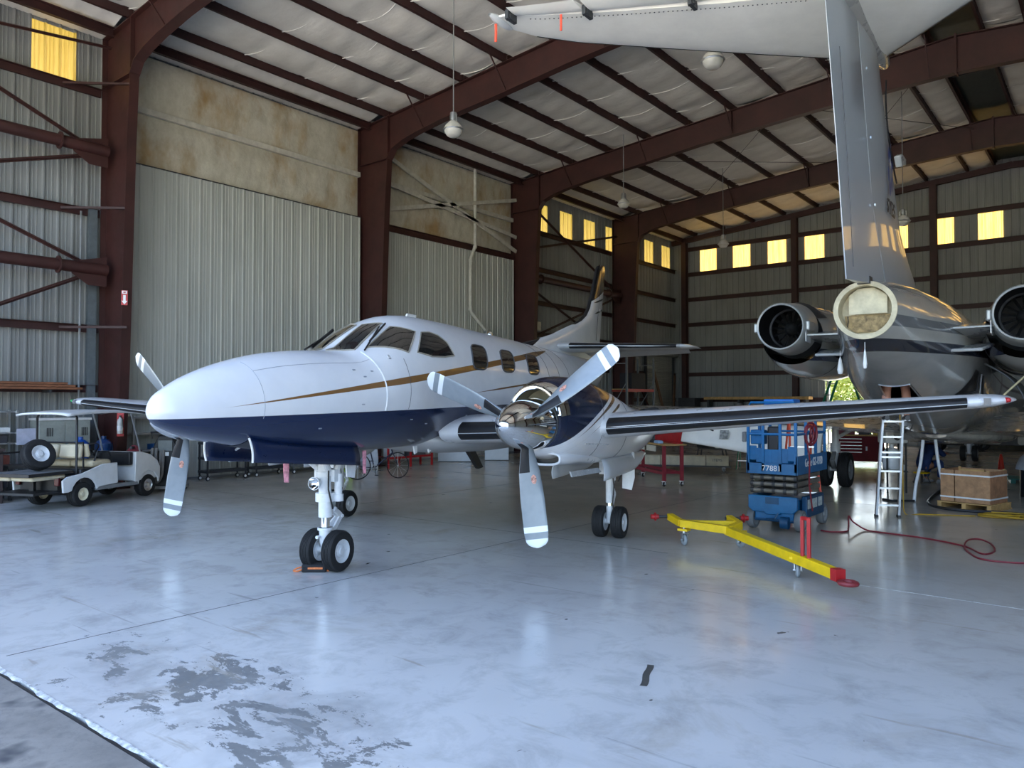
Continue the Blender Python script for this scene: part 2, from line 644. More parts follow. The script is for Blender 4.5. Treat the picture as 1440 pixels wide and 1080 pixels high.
def sheet_mat(name, c1, c2, dirt):
    t = NT(name)
    pw = t.world()
    n = t.noise(1.2, 3, .5, t.mapping((1.4, 1.4, .3), vec=pw))
    n2 = t.noise(.35, 3, .6, pw)
    b = t.ramp(n, [(.3, c1), (.7, c2)])
    b = t.mix(t.ramp(n2, [(.45, (0, 0, 0)), (.8, (.4, .4, .4))]), b, dirt)
    t.set('Base Color', b)
    t.set('Roughness', .55)
    t.set('Metallic', .0)
    return t.m
M_SHEET = sheet_mat('galvanised_wall_sheet', srgb(126, 128, 128), srgb(142, 144, 143), srgb(108, 102, 92))
M_LINER = sheet_mat('pale_liner_sheet', srgb(170, 172, 166), srgb(182, 184, 178), srgb(164, 164, 156))

t = NT('yellow_fibreglass')
t.n.remove(t.b)
tr = t.n.new('ShaderNodeBsdfTranslucent')
df = t.n.new('ShaderNodeBsdfDiffuse')
mx = t.n.new('ShaderNodeMixShader')
pw = t.world()
st = t.noise(2.2, 6, .7, t.mapping((6, 6, .4), vec=pw))
c = t.ramp(st, [(.25, (.36, .20, .035)), (.75, (.56, .345, .105))])
t.l.new(c, tr.inputs[0])
df.inputs[0].default_value = (.5, .38, .12, 1)
mx.inputs[0].default_value = .2
t.l.new(tr.outputs[0], mx.inputs[1])
t.l.new(df.outputs[0], mx.inputs[2])
t.l.new(mx.outputs[0], t.out.inputs[0])
M_YELLOW = t.m

wall_left = struct('wall_left', 'left hangar wall of ribbed sheet on dark red steel')
wall_back = struct('wall_back', 'back hangar wall of ribbed sheet with girts')
wall_right = struct('wall_right', 'right hangar wall of ribbed sheet')
wall_front = struct('wall_front', 'gable over the open hangar door')
ceiling = struct('ceiling', 'pitched hangar roof lined with white insulation between dark red purlins')

ROTL = (0, 0, R(-90))                                  # profile x -> -Y, ribs (+y) -> +X
PW = .921
y0 = 24.85 - 26 * PW
NL = int((YB - y0) / PW) + 1
WIN_L = {6, 26, 28, 30, 32, 34, 36, 38}
me_full = ribbed(PW, 0, 10.6).mesh('sheet_full')
me_low = ribbed(PW, 0, 8.95).mesh('sheet_low')
me_top = ribbed(PW, 10.12, 10.6).mesh('sheet_top')
me_win = ribbed(PW, 8.95, 10.12).mesh('sheet_window')
me_nlow, me_nwin, me_ntop = ribbed(PW, 0, 9.24).mesh('sheet_near_low'), ribbed(PW, 9.24, 10.42).mesh('sheet_near_window'), ribbed(PW, 10.42, 10.6).mesh('sheet_near_top')
wins = []
for k in range(NL):
    ya = y0 + k * PW
    if k in WIN_L and ya + PW < YB:
        for mm in ((me_low, me_top) if k > 10 else (me_nlow, me_ntop)):
            o = obj('wall_sheet', mm, M_SHEET, wall_left)
            o.location = (XW, ya + PW, 0)
            o.rotation_euler = ROTL
        wins.append((me_win if k > 10 else me_nwin, (XW, ya + PW, 0), ROTL, 'left'))
    else:
        o = obj('wall_sheet', me_full, M_SHEET, wall_left)
        o.location = (XW, ya + PW, 0)
        o.rotation_euler = ROTL
PB = .8935
b0 = -17.145 - 2 * PB
NB = int((XR - b0) / PB) + 1
me_bwin = ribbed(PB, 8.66, 10.05).mesh('sheet_back_window')
me_blow = ribbed(PB, 0, 8.66).mesh('sheet_back_low')
me_blow_d = ribbed(PB, 3.84, 8.66).mesh('sheet_over_door')
for k in range(NB):
    xa = b0 + k * PB
    zt = roof_z(xa + PB / 2) + .35
    door = -10.72 < xa + PB / 2 < -8.2
    win = k >= 2 and k % 2 == 0
    if win:
        parts = [me_blow_d if door else me_blow, ribbed(PB, 10.05, zt).mesh('sheet_gable')]
        wins.append((me_bwin, (xa, YB, 0), (0, 0, 0), 'back'))
    else:
        parts = [ribbed(PB, 3.84 if door else 0, zt).mesh('sheet_gable')]
    for mm in parts:
        o = obj('wall_sheet', mm, M_SHEET, wall_back)
        o.location = (xa + PB, YB, 0)
        o.rotation_euler = (0, 0, PI)
for i, (mm, loc, rot, side) in enumerate(wins):
    o = obj('window_%d' % (i + 1), mm, M_YELLOW)
    o.location = loc if side == 'left' else (loc[0] + PB, loc[1], 0)
    o.rotation_euler = rot if side == 'left' else (0, 0, PI)
    o['kind'] = 'structure'
    o['label'] = 'glowing yellow fibreglass light panel high in the %s wall' % side
me_r = ribbed(1.842, 0, 10.65, .307).mesh('sheet_right')
for k in range(20):
    o = obj('wall_sheet', me_r, M_SHEET, wall_right)
    o.location = (XR, .4 + k * 1.842, 0)
    o.rotation_euler = (0, 0, R(90))
# front gable and the jambs of the opening
m = MB().prism([(XW, 1.6, 9.3), (XR, 1.6, 9.3), (XR, 1.6, roof_z(XR) + .3), (RX, 1.6, roof_z(RX) + .3), (XW, 1.6, roof_z(XW) + .3)], (0, -.12, 0))
obj('gable_panel', m, M_SHEET, wall_front)
obj('jamb', MB().bx(XW, XW + .9, 1.3, 1.6, 0, 9.3), M_STEEL, wall_front)
obj('jamb', MB().bx(XR - .9, XR, 1.3, 1.6, 0, 9.3), M_STEEL, wall_front)

# --- steel frames: tapered columns and haunched rafters
def isect_poly(poly, y, web=.014):
    return MB().prism([(x, y - web / 2, z) for x, z in poly], (0, web, 0))
def strip(m, pts, y, w, t):
    for (xa, za), (xb, zb) in zip(pts, pts[1:]):
        d = Vector((xb - xa, 0, zb - za))
        n = Vector((-d.z, 0, d.x)).normalized()
        m.beam((xa, y, za), (xb, y, zb), w, t, n)
inner = [(-17.70, 0), (-17.54, 2.6), (-17.34, 7.8), (-17.24, 9.3)]
haunch = [(-17.24, 9.3), (-17.04, 9.56), (-16.6, 9.72), (-16.0, 9.84), (-15.0, 9.97), (-13.0, 10.13), (-10.7, 10.36), (-7, 10.62), (RX, 10.76)]
for y in FRAMES:
    for sgn in (1, -1):
        mx_ = (lambda x: x) if sgn == 1 else (lambda x: 2 * RX - x)
        par = wall_left if sgn == 1 else wall_right
        ci = [(mx_(x), z) for x, z in inner]
        m = isect_poly([(mx_(-18.56), 0)] + ci + [(mx_(-18.56), 9.3)], y)
        strip(m, ci, y, .21, .022)
        strip(m, [(mx_(-18.56), 0), (mx_(-18.56), roof_z(-18.56))], y, .26, .022)
        m.box((mx_(-18.1), y, .015), (1.1, .32, .03))
        for zz in (9.3,):
            m.box((mx_(-17.9), y, zz), (1.3, .24, .02))
        obj('column', m, M_STEEL, par)
        hb = [(mx_(x), z) for x, z in haunch]
        tp = [(mx_(-18.56), roof_z(-18.56)), (RX, roof_z(RX))]
        m = isect_poly([(mx_(-18.56), 9.3)] + hb + [(RX, roof_z(RX)), (mx_(-18.56), roof_z(-18.56))], y)
        strip(m, hb, y, .24, .022)
        strip(m, tp, y, .24, .022)
        for xs in (-17.22, -9.6):
            zb = 9.3 if xs < -17 else 10.46
            m.box((mx_(xs), y, (zb + roof_z(xs)) / 2), (.02, .22, roof_z(xs) - zb))
        if sgn == 1:
            m.box((RX, y, 11.25), (.05, .26, 1.1))
        obj('rafter', m, M_STEEL, ceiling)

# --- purlins, eave struts, sagging insulation blankets
def zsec(m, x, y0, y1, z, h=.2, w=.065):
    m.bx(x - .006, x + .006, y0, y1, z, z + h)
    m.bx(x - w, x, y0, y1, z, z + .007)
    m.bx(x, x + w, y0, y1, z + h - .007, z + h)
    return m
pur = [-17.3 + 1.545 * k for k in range(9)] + [-3.98]
pur_all = sorted(pur + [2 * RX - p for p in pur])
bays = [(1.45, 8.0), (8.0, 15.65), (15.65, 23.3), (23.3, 30.9), (30.9, YB)]
t = NT('white_vinyl_insulation')
pw = t.world()
n = t.noise(1.1, 6, .7, pw)
b = t.ramp(n, [(.3, srgb(208, 204, 196)), (.7, srgb(226, 223, 216))])
b = t.mix(t.ramp(t.noise(.5, 4, .6, pw), [(.6, (0, 0, 0)), (.85, (.5, .5, .5))]), b, srgb(170, 156, 128))
t.set('Base Color', b)
t.set('Roughness', .55)
t.bump(t.noise(1.2, 4, .6, t.mapping((1.2, 2.6, 1), vec=pw)), .25, .06)
M_INSUL = t.m
t = NT('stained_wall_insulation')
pw = t.world()
n = t.noise(3.0, 7, .75, t.mapping((1, 1.2, .8), vec=pw))
b = t.ramp(n, [(.3, srgb(176, 170, 152)), (.7, srgb(206, 201, 186))])
b = t.mix(t.ramp(t.noise(.55, 5, .65, t.mapping((1, 1.0, .55), vec=pw, loc=(3.1, 1.7, 0))), [(.50, (0, 0, 0)), (.66, (.85, .85, .85))]), b, srgb(158, 126, 76))
t.set('Base Color', b)
t.set('Roughness', .8)
t.bump(t.noise(5, 7, .7, pw), .6, .03)
M_WINSUL = t.m
seam_m = pm('insulation_seam', srgb(226, 224, 218), .5, var=.05)
dkp = pm('maroon_purlin', srgb(54, 26, 24), .6, var=.25, scale=1.5)
for p in pur_all:
    ridge = abs(p - RX) < 1
    for (ya, yb) in bays:
        obj('purlin', zsec(MB(), p, ya + .01, yb - .01, roof_z(p) + .012), dkp, ceiling)
blank = {}
for i, (pa, pb) in enumerate(zip(pur_all, pur_all[1:])):
    if pa < RX < pb:
        continue
    for j, (ya, yb) in enumerate(bays):
        rr = random.Random(i * 13 + j)
        ph = rr.uniform(0, 1.5)
        sg = rr.uniform(.07, .13)
        ps = rr.uniform(0, 6)
        def fn(u, v, pa=pa, pb=pb, ya=ya, yb=yb, sg=sg, ph=ph, ps=ps):
            x = pa + (pb - pa) * v
            y = ya + (yb - ya) * u
            seam = ((y + ph) % 1.83) / 1.83
            bulge = math.sin(PI * v) ** .7
            k = sg * bulge * (.45 + .55 * math.sin(PI * seam) ** .6)
            k += .016 * bulge * math.sin(9 * y + ps + 5 * v) + .012 * bulge * math.sin(3.1 * y + ps)
            return (x, y, roof_z(x) + .21 - k)
        o = obj('insulation_blanket', MB().grid(44, 9, fn), M_INSUL, ceiling, smooth=80)
        # folded seams of the blanket
        yy = ya + (1.83 - (ya + ph) % 1.83)
        while yy < yb - .1:
            pts = []
            for q in range(9):
                v = q / 8
                x, y_, z = fn((yy - ya) / (yb - ya), v)
                pts.append((x, yy + .16 * math.sin(PI * v) * (1 if x < RX else -1), z - .012))
            obj('seam', MB().tube(pts, .013, 5), seam_m, o)
            yy += 1.83
M_ROOFTOP = pm('roof_sheet', (.35, .36, .37), .5)
for sg in (1, -1):
    xe = RX - sg * 16.2
    m = MB().prism([(xe, 1.2, roof_z(xe) + .34), (RX, 1.2, roof_z(RX) + .34), (RX, 1.2, roof_z(RX) + .42), (xe, 1.2, roof_z(xe) + .42)], (0, YB + .4 - 1.2, 0))
    obj('roof_sheet', m, M_ROOFTOP, ceiling)
# ridge ventilator: dark recessed strip between the two ridge purlins
rv = pm('ridge_vent_dark', srgb(52, 60, 56), .5, .2, scale=3)
obj('ridge_vent', MB().bx(RX - .63, RX + .63, 1.5, YB, 11.99, 12.03), rv, ceiling)
for yy in (11, 19, 26.5, 33):
    m = MB().bx(RX - .62, RX + .62, yy - .03, yy + .03, 11.86, 11.98)
    obj('vent_louvre', m, M_DARK, ceiling)
for (xe, sg) in ((-18.0, 1), (2 * RX + 18.0, -1)):
    for (ya, yb) in bays:
        m = MB().bx(xe - .01, xe + .01, ya + .14, yb - .14, 10.30, 10.52)
        m.bx(xe, xe + .09 * sg, ya + .14, yb - .14, 10.30, 10.32)
        m.bx(xe, xe + .09 * sg, ya + .14, yb - .14, 10.50, 10.52)
        obj('eave_strut', m, dkp, ceiling)
# rumpled insulation tucked above the eave strut (left side)
for j, (ya, yb) in enumerate(bays):
    def fn(u, v, ya=ya, yb=yb, j=j):
        y = ya + .14 + (yb - ya - .28) * u
        x = -18.6 + 1.3 * v
        z = roof_z(x) + .02 + .18 * v - .03 * math.sin(PI * v) * (1 + .5 * math.sin(13 * y) + .4 * math.sin(29 * y + j))
        return (x, y, z)
    obj('eave_insulation', MB().grid(60, 5, fn), M_INSUL, ceiling, smooth=80)
    m = MB().bx(XW - .05, XW + .3, ya, yb, 10.5, 10.85)
    obj('eave_closure', m, M_INSUL, ceiling)
# flange braces from purlin down to the rafter
for y in FRAMES[1:]:
    for p in pur_all[1::2]:
        if abs(p - RX) < 13:
            z = roof_z(p)
            zb = np.interp(min(p, 2 * RX - p), [a for a, b in haunch], [b for a, b in haunch])
            obj('flange_brace', MB().beam((p, y - .75, z + .05), (p, y - .05, float(zb) + .05), .03, .03), dkp, ceiling)
cab = pm('brace_cable', (.04, .035, .03), .5)
for (xa, ya, xb, yb) in ((-14.2, 23.5, -8.1, 30.7), (-8.1, 23.5, -14.2, 30.7), (-8.1, 23.5, -3.9, 30.7), (-3.9, 23.5, -8.1, 30.7), (2 * RX + 14.2, 23.5, 2 * RX + 8.1, 30.7)):
    obj('roof_brace_rod', MB().cyl((xa, ya, roof_z(xa) - .25), (xb, yb, roof_z(xb) - .25), .009, 6), cab, ceiling)

# --- girts and braces of the left wall
def girt_y(par, x, ya, yb, z, h=.2, w=.09, sg=1):
    m = MB().bx(x - .006, x + .006, ya, yb, z - h / 2, z + h / 2)
    m.bx(x, x + w * sg, ya, yb, z + h / 2 - .01, z + h / 2)
    m.bx(x - w * .6 * sg, x, ya, yb, z - h / 2, z - h / 2 + .01)
    return obj('girt', m, dkp, par)
for z in (9.15, 6.32, 3.63, 2.25):
    girt_y(wall_left, -18.58, 1.6, 7.86, z, .17)
for (ya, yb) in ((23.45, 30.75), (31.05, YB)):
    for z in (8.86, 7.35, 5.98, 4.7, 3.37, 2.05):
        girt_y(wall_left, -18.58, ya, yb, z, .17)
# heavy portal struts with gussets in the near bay and in the third bay
def strut(ya, yb, z, both=True):
    obj('portal_strut', MB().cyl((-18.1, ya, z), (-18.1, yb, z), .13, 14), M_STEEL, wall_left)
    for yy, d in ((ya, 1), (yb, -1)):
        obj('gusset', MB().prism([(-18.1, yy, z - .38), (-18.1, yy, z + .3), (-18.1, yy + d * .62, z + .15), (-18.1, yy + d * .75, z - .15), (-18.1, yy + d * .4, z - .38)], (.016, 0, 0)), M_STEEL, wall_left)
        obj('strut_flange', MB().cyl((-18.1, yy + d * 1.0, z), (-18.1, yy + d * 1.03, z), .19, 14), M_STEEL, wall_left)
def diag(ya, za, yb, zb, x=-18.2, w=.09):
    m = MB().beam((x, ya, za), (x, yb, zb), w, .012, (1, 0, 0))
    m.beam((x + .04, ya, za), (x + .04, yb, zb), .012, w, (1, 0, 0))
    obj('diagonal_brace', m, M_STEEL, wall_left)
for z in (7.68, 4.95):
    strut(1.7, 7.82, z)
for (a, b) in ((7.68, 4.95), (4.95, 2.25)):
    pass
diag(1.7, 10.2, 7.3, 7.80)
diag(1.7, 5.7, 7.3, 7.48)
diag(1.7, 7.35, 7.3, 5.10)
diag(1.7, 2.0, 7.3, 4.75)
diag(5.0, 9.7, 7.82, 10.05, -18.0, .07)
for z in (6.85, 4.05):
    strut(23.5, 30.7, z)
diag(23.5, 9.95, 30.4, 7.0)
diag(23.5, 7.9, 30.6, 9.6)
diag(23.5, 6.6, 30.4, 4.2)
diag(23.5, 4.3, 30.4, 6.7)
diag(23.5, 3.9, 30.4, 1.2)
diag(31.2, 4.0, 33.5, 1.3, -18.0, .07)

# conduit, corner channel and flange stays beside the near column
obj('conduit', MB().cyl((-18.5, 7.42, .3), (-18.5, 7.42, 6.3), .025, 8), M_GREY, wall_left)
obj('corner_channel', MB().bx(-18.62, -18.5, 7.60, 7.78, 0, 6.4), pm('galvanised_channel', srgb(104, 112, 116), .5, .3), wall_left)
for z in (9.12, 6.30, 3.62):
    obj('flange_stay', MB().beam((-18.5, 7.0, z), (-17.40, 7.98, z), .05, .05), dkp, wall_left)

# --- liner of the second and third bays, insulation above it
XL = -18.42
LP = .942
for (ya, yb, zt) in ((8.14, 15.52, 7.66), (15.8, 23.17, 7.46)):
    n = round((yb - ya) / LP)
    w = (yb - ya) / n
    me = ribbed(w, 0.04, zt, .314, .026).mesh('liner')
    for k in range(n):
        o = obj('liner_panel', me, M_LINER, wall_left)
        o.location = (XL + (.004 if k % 2 else 0), ya + (k + 1) * w, 0)
        o.rotation_euler = ROTL
    obj('base_angle', MB().bx(XL, XL + .05, ya, yb, 0, .05), M_GREY, wall_left)
obj('liner_cap', MB().bx(XL - .05, XL + .03, 8.14, 15.52, 7.66, 7.685), M_DARK, wall_left)
m = MB().bx(XL - .1, XL + .06, 15.8, 23.17, 7.44, 7.64)
m.bx(XL + .05, XL + .13, 15.8, 23.17, 7.62, 7.64)
obj('liner_cap', m, M_STEEL, wall_left)
def winsul(ya, yb, za, zb, seed):
    def fn(u, v):
        y = ya + (yb - ya) * u
        z = za + (zb - za) * v
        bl = (math.sin(PI * u) ** .35) * (math.sin(PI * v) ** .5)
        w = .012 * math.sin(7.3 * y + 2.1 * z + seed) + .009 * math.sin(17 * y - 4 * z) + .008 * math.sin(11 * z + seed)
        return (-18.56 + .10 * bl + w * bl, y, z)
    obj('wall_insulation', MB().grid(70, 24, fn), M_WINSUL, wall_left, smooth=80)
winsul(8.14, 15.52, 7.66, 8.98, 1)
winsul(8.14, 15.52, 9.04, 10.4, 2)
winsul(15.8, 23.17, 7.5, 8.95, 3)
winsul(15.8, 23.17, 9.0, 10.4, 4)
pale = pm('painted_over_girt', srgb(196, 192, 180), .7, var=.15, scale=5)
for (ya, yb) in ((8.14, 15.52), (15.8, 23.17)):
    obj('covered_girt', MB().bx(-18.6, -18.42, ya, yb, 8.94, 9.08), pale, wall_left)
for (ya, za, yb, zb) in ((15.85, 10.0, 23.1, 7.75), (15.85, 7.95, 23.1, 9.75), (15.85, 9.0, 23.1, 8.3)):
    obj('covered_brace', MB().beam((-18.24, ya, za), (-18.24, yb, zb), .13, .06, (1, 0, 0)), pale, wall_left)

# --- back wall framing
posts = [-17.9, -12.18, -6.26, -.35, 5.6, 11.4]
for x in posts:
    m = MB().bx(x - .13, x + .13, YB - .42, YB - .40, 0, roof_z(x) - .02)
    m.bx(x - .007, x + .007, YB - .40, YB - .12, 0, roof_z(x) - .02)
    m.bx(x - .13, x + .13, YB - .14, YB - .12, 0, roof_z(x) - .02)
    obj('wind_post', m, dkp, wall_back)
for z in (9.95, 8.62, 7.3, 5.98, 4.7, 3.37, 2.05):
    for xa, xb in zip(posts, posts[1:]):
        if z > 9.5 and False:
            continue
        segs = [(xa + .13, xb - .13)]
        if z < 3.8 and xa < -10 and xb > -8:
            segs = [(xa + .13, -10.75), (-8.2, xb - .13)]
        for a, b in segs:
            m = MB().bx(a, b, YB - .13, YB - .118, z - .1, z + .1)
            m.bx(a, b, YB - .2, YB - .13, z + .09, z + .1)
            m.bx(a, b, YB - .12, YB - .04, z - .1, z - .09)
            obj('girt', m, dkp, wall_back)
m = MB()
for xa, xb in ((XW + .1, RX), (RX, XR - .1)):
    m.beam((xa, YB - .28, roof_z(xa) - .12), (xb, YB - .28, roof_z(xb) - .12), .2, .24)
obj('end_rafter', m, dkp, wall_back)
# jambs of the open door in the back wall, rolled curtain above
jw = pm('pale_door_jamb', srgb(206, 208, 200), .5)
for x in (-10.74, -8.17):
    obj('door_jamb', MB().bx(x - .05, x + .05, YB - .16, YB + .05, 0, 3.86), jw, wall_back)
obj('door_head', MB().bx(-10.8, -8.1, YB - .16, YB + .05, 3.82, 3.94), jw, wall_back)

# --- far roll-up door in the left wall near the corner (closed)
d = struct('door_1', 'closed ribbed roll-up door near the far corner')
gm = pm('roll_door_grey', srgb(150, 152, 146), .5, var=.1)
slm = MB().prism([(-.012, 0, 0), (.012, 0, .02), (.012, 0, .075), (-.012, 0, .095)], (0, 2.8, 0)).mesh('slat')
for k in range(45):
    o = obj('slat', slm, gm, d)
    o.location = (-18.5, 33.85, .02 + k * .095)
hm = MB().bx(-18.62, -18.2, 33.7, 36.8, 4.28, 4.7)
obj('coil_housing', hm, gm, d, bev=.05)
for yy in (33.8, 36.7):
    obj('guide_rail', MB().bx(-18.55, -18.42, yy - .05, yy + .05, 0, 4.3), M_DARK, d)
# ------------------------------------------------------------------ THE TWIN TURBOPROP
def livery(name, kind):
    t = NT(name)
    s = t.sep()
    x, z = s[0], s[2]
    n = t.noise(1.4, 5, .6)
    white = t.ramp(n, [(.3, srgb(206, 209, 214)), (.7, srgb(222, 224, 227))])
    blue = (.0035, .0125, .052, 1)
    if kind == 'fuselage':
        zb = t.math('ADD', 1.795, t.math('MULTIPLY', t.math('SUBTRACT', 5.67, x), .0205))
        up = t.clampstep(t.math('SUBTRACT', z, zb), -.002, .002)
        c = t.mix(up, blue, white)
        def stripe(c, x0, z0, sl, wmax, wl, xend, col):
            d = t.math('SUBTRACT', x0, x)
            zc = t.math('ADD', z0, t.math('MULTIPLY', d, sl))
            w = t.math('MINIMUM', t.math('MULTIPLY', d, wl), wmax)
            w2 = t.math('MULTIPLY', t.math('SUBTRACT', x, xend), wl * 2.5)
            w = t.math('MINIMUM', w, w2)
            k = t.clampstep(t.math('SUBTRACT', w, t.math('ABSOLUTE', t.math('SUBTRACT', z, zc))), -.0015, .0015)
            return t.mix(k, c, col)
        gold = srgb(122, 88, 52)
        c = stripe(c, 5.12, 1.90, .1305, .040, .017, -2.3, gold)
        c = stripe(c, 1.15, 2.072, .088, .013, .016, -2.3, srgb(110, 78, 50))
    elif kind == 'nacelle':
        dd = t.math('SUBTRACT', 2.5, x)
        zb = t.math('ADD', 1.44, t.math('SUBTRACT', t.math('MULTIPLY', dd, .55), t.math('MULTIPLY', t.math('MULTIPLY', dd, dd), .10)))
        d = t.math('SUBTRACT', z, zb)
        c = t.mix(t.clampstep(d, -.002, .002), white, (.010, .016, .040, 1))
        for off, w, xa, xb in ((-.065, .022, 2.2, .78), (-.175, .018, 1.9, .74)):
            xr = t.math('MULTIPLY', t.clampstep(x, xa, xa - .9), t.clampstep(x, xb, xb + .12))
            k = t.clampstep(t.math('SUBTRACT', t.math('MULTIPLY', xr, w), t.math('ABSOLUTE', t.math('SUBTRACT', d, off))), -.0015, .0015)
            c = t.mix(k, c, srgb(96, 70, 52))
    elif kind == 'fin':
        zb = t.math('ADD', 4.17, t.math('MULTIPLY', t.math('SUBTRACT', -5.83, x), .36))
        c = t.mix(t.clampstep(t.math('SUBTRACT', z, zb), -.003, .003), white, (.012, .012, .016, 1))
        for z0 in (3.93, 4.18):
            zc = t.math('ADD', z0 - .02, t.math('MULTIPLY', t.math('POWER', t.math('SUBTRACT', -5.9, x), 1.0), .22))
            k = t.clampstep(t.math('SUBTRACT', t.math('MULTIPLY', t.math('MULTIPLY', t.clampstep(x, -6.05, -6.3), t.clampstep(x, -6.95, -6.8)), .02), t.math('ABSOLUTE', t.math('SUBTRACT', z, zc))), -.001, .001)
            c = t.mix(k, c, (.02, .02, .025, 1))
    t.set('Base Color', c)
    t.set('Roughness', .22)
    t.set('Coat Weight', .25)
    t.set('Coat Roughness', .03)
    return t.m
M_FUS = livery('white_blue_livery', 'fuselage')
M_NAC = livery('nacelle_livery', 'nacelle')
M_FINP = livery('fin_livery', 'fin')
M_ACW = pm('aircraft_white', srgb(212, 215, 219), .3, coat=.6, var=.03, scale=2)
M_ACG = pm('aircraft_silver_grey', srgb(182, 186, 190), .32, coat=.4, var=.05, scale=2)
M_NAVY = pm('navy_gloss', (.0035, .0125, .052), .3, coat=.1, var=.05)
M_BOOT = pm('black_rubber_boot', (.010, .010, .012), .50, var=.2, scale=5, spec=.35)
M_GLASS = pm('dark_tinted_pane', (.020, .019, .018), .04, var=.3, scale=3, coat=1.0)
M_TAN = pm('tan_window_seal', srgb(150, 144, 132), .6)
M_SEAM = pm('panel_seam_dark', (.06, .065, .075), .6)
M_SEAML = pm('panel_seam_light', srgb(150, 156, 166), .6)
M_SMOKE = pm('dark_brown_window', (.03, .026, .022), .05, var=.25, coat=1.0)

PA = thing('turboprop_airplane', 'white and navy twin-propeller airplane with gold stripe on polished hangar floor', 'airplane', (-8.0, 8.79, 0), R(-76.4))
MST = [(5.70, 1.86, .004, 1.864, 1.856), (5.67, 1.86, .08, 1.96, 1.79), (5.5, 1.86, .21, 2.09, 1.69), (5.2, 1.88, .34, 2.23, 1.60), (4.8, 1.90, .46, 2.355, 1.52), (4.3, 1.93, .57, 2.46, 1.45), (3.8, 1.96, .67, 2.515, 1.41), (3.35, 2.0, .75, 2.545, 1.38),
       (3.0, 2.04, .795, 2.72, 1.36), (2.7, 2.08, .82, 2.88, 1.36), (2.4, 2.11, .835, 3.005, 1.35), (2.1, 2.15, .84, 3.075, 1.35), (1.7, 2.2, .84, 3.105, 1.35), (1.2, 2.22, .84, 3.10, 1.35), (0, 2.22, .84, 3.065, 1.35), (-1, 2.22, .84, 3.035, 1.36), (-2, 2.23, .83, 3.0, 1.40), (-3, 2.27, .77, 2.97, 1.50), (-4, 2.35, .62, 2.94, 1.68), (-5, 2.45, .44, 2.92, 1.92), (-6, 2.58, .26, 2.88, 2.2), (-6.7, 2.68, .10, 2.8, 2.5)]
FU = Body(MST)
obj('fuselage', MB().loft(FU.rings(110, 72)), M_FUS, PA, smooth=60)

def outline_tube(B, pts, r, off, closed=True):
    P = []
    n = len(pts)
    for k in range(n if closed else n - 1):
        a, b = pts[k], pts[(k + 1) % n]
        for q in range(5):
            u = q / 5
            P.append(B.S(a[0] + (b[0] - a[0]) * u, a[1] + (b[1] - a[1]) * u, off))
    P.append(P[0] if closed else B.S(pts[-1][0], pts[-1][1], off))
    return MB().tube(P, r, 6)
def pane(name, top, bot, mat, frame, side=1):
    f = (lambda p: p) if side == 1 else (lambda p: (p[0], PI - p[1]))
    top = [f(p) for p in top]
    bot = [f(p) for p in bot]
    o = obj(name, FU.patch(top, bot, 12, 8, .007), mat, PA, smooth=60)
    obj('window_frame', outline_tube(FU, top + bot[::-1], .009, .007), frame, o)
    return o
WF = pm('white_window_frame', srgb(200, 202, 204), .4)
for sd in (1, -1):
    pane('windshield', [(2.665, 1.52), (2.53, 1.27)], [(3.40, 1.46), (3.20, 1.13)], M_GLASS, M_TAN, sd)
    pane('cockpit_side_window', [(2.53, 1.12), (2.24, .86)], [(3.08, 1.02), (2.62, .58)], M_GLASS, M_TAN, sd)
    pane('cockpit_quarter_window', [(2.14, .83), (1.95, .82), (1.80, .75), (1.69, .62)], [(2.46, .535), (2.2, .42), (1.9, .385), (1.65, .40)], M_GLASS, M_TAN, sd)
    for cx in (.90, -.02, -.98, -1.9):
        if cx < -1.5 and sd == 1:
            continue
        def fn(u, v, cx=cx, sd=sd):
            a = 2 * PI * v
            c, s = math.cos(a), math.sin(a)
            k = (abs(c) ** 4 + abs(s) ** 4) ** -.25
            th = .43 + .225 * u * k * s
            xx = cx + .225 * u * k * c - .10 * s * u * k * (1 if sd == 1 else 1)
            return FU.S(xx, th if sd == 1 else PI - th, .007)
        m = MB().grid(5, 28, fn)
        o = obj('cabin_window', m, M_SMOKE, PA, smooth=60)
        ring = [fn(1, q / 28) for q in range(29)]
        obj('window_frame', MB().tube(ring, .010, 6), M_SEAM, o)
def seam(x, t0, t1, r, mat, name='panel_seam'):
    P = [FU.S(x, t0 + (t1 - t0) * k / 40, .001) for k in range(41)]
    obj(name, MB().tube(P, r, 5), mat, PA)
seam(3.18, -.26, 1.02, .010, M_WHITE, 'sealant_band')
seam(3.18, PI - 1.02, PI + .26, .010, M_WHITE, 'sealant_band')
for x in (4.78, 2.75, .35, -1.55, -2.05, -2.6):
    a = 1.25 if x > 2 else (1.5 if x > 0 else 1.57)
    if x == .35:
        continue
    seam(x, -.3, min(a, .52 if 2 < x < 3 else a), .0026, M_SEAML if x > 4 else M_SEAM)
for (xa, xb, ta, tb) in ((4.78, 3.2, .86, .80),):
    obj('panel_seam', MB().tube([FU.S(xa + (xb - xa) * k / 12, ta + (tb - ta) * k / 12, .001) for k in range(13)], .0026, 5), M_SEAML, PA)
# baggage door latches, access covers, small vents
for (x, th) in ((2.95, .62), (3.45, .45), (3.3, .55), (4.05, -.55), (2.6, -.5), (2.2, -.62), (1.2, -.55), (3.55, -.1), (3.55, .62)):
    p = FU.S(x, th, .004)
    obj('latch', MB().box(p, (.045, .008, .012), (th, 0, 0)), M_SEAML, PA)
p = FU.S(2.95, .66, 0)
obj('static_vent', MB().lathe([(.03, 0), (.028, .008), (.0, .01)], p, (0, math.cos(.6), math.sin(.6)), 14), M_ACW, PA)
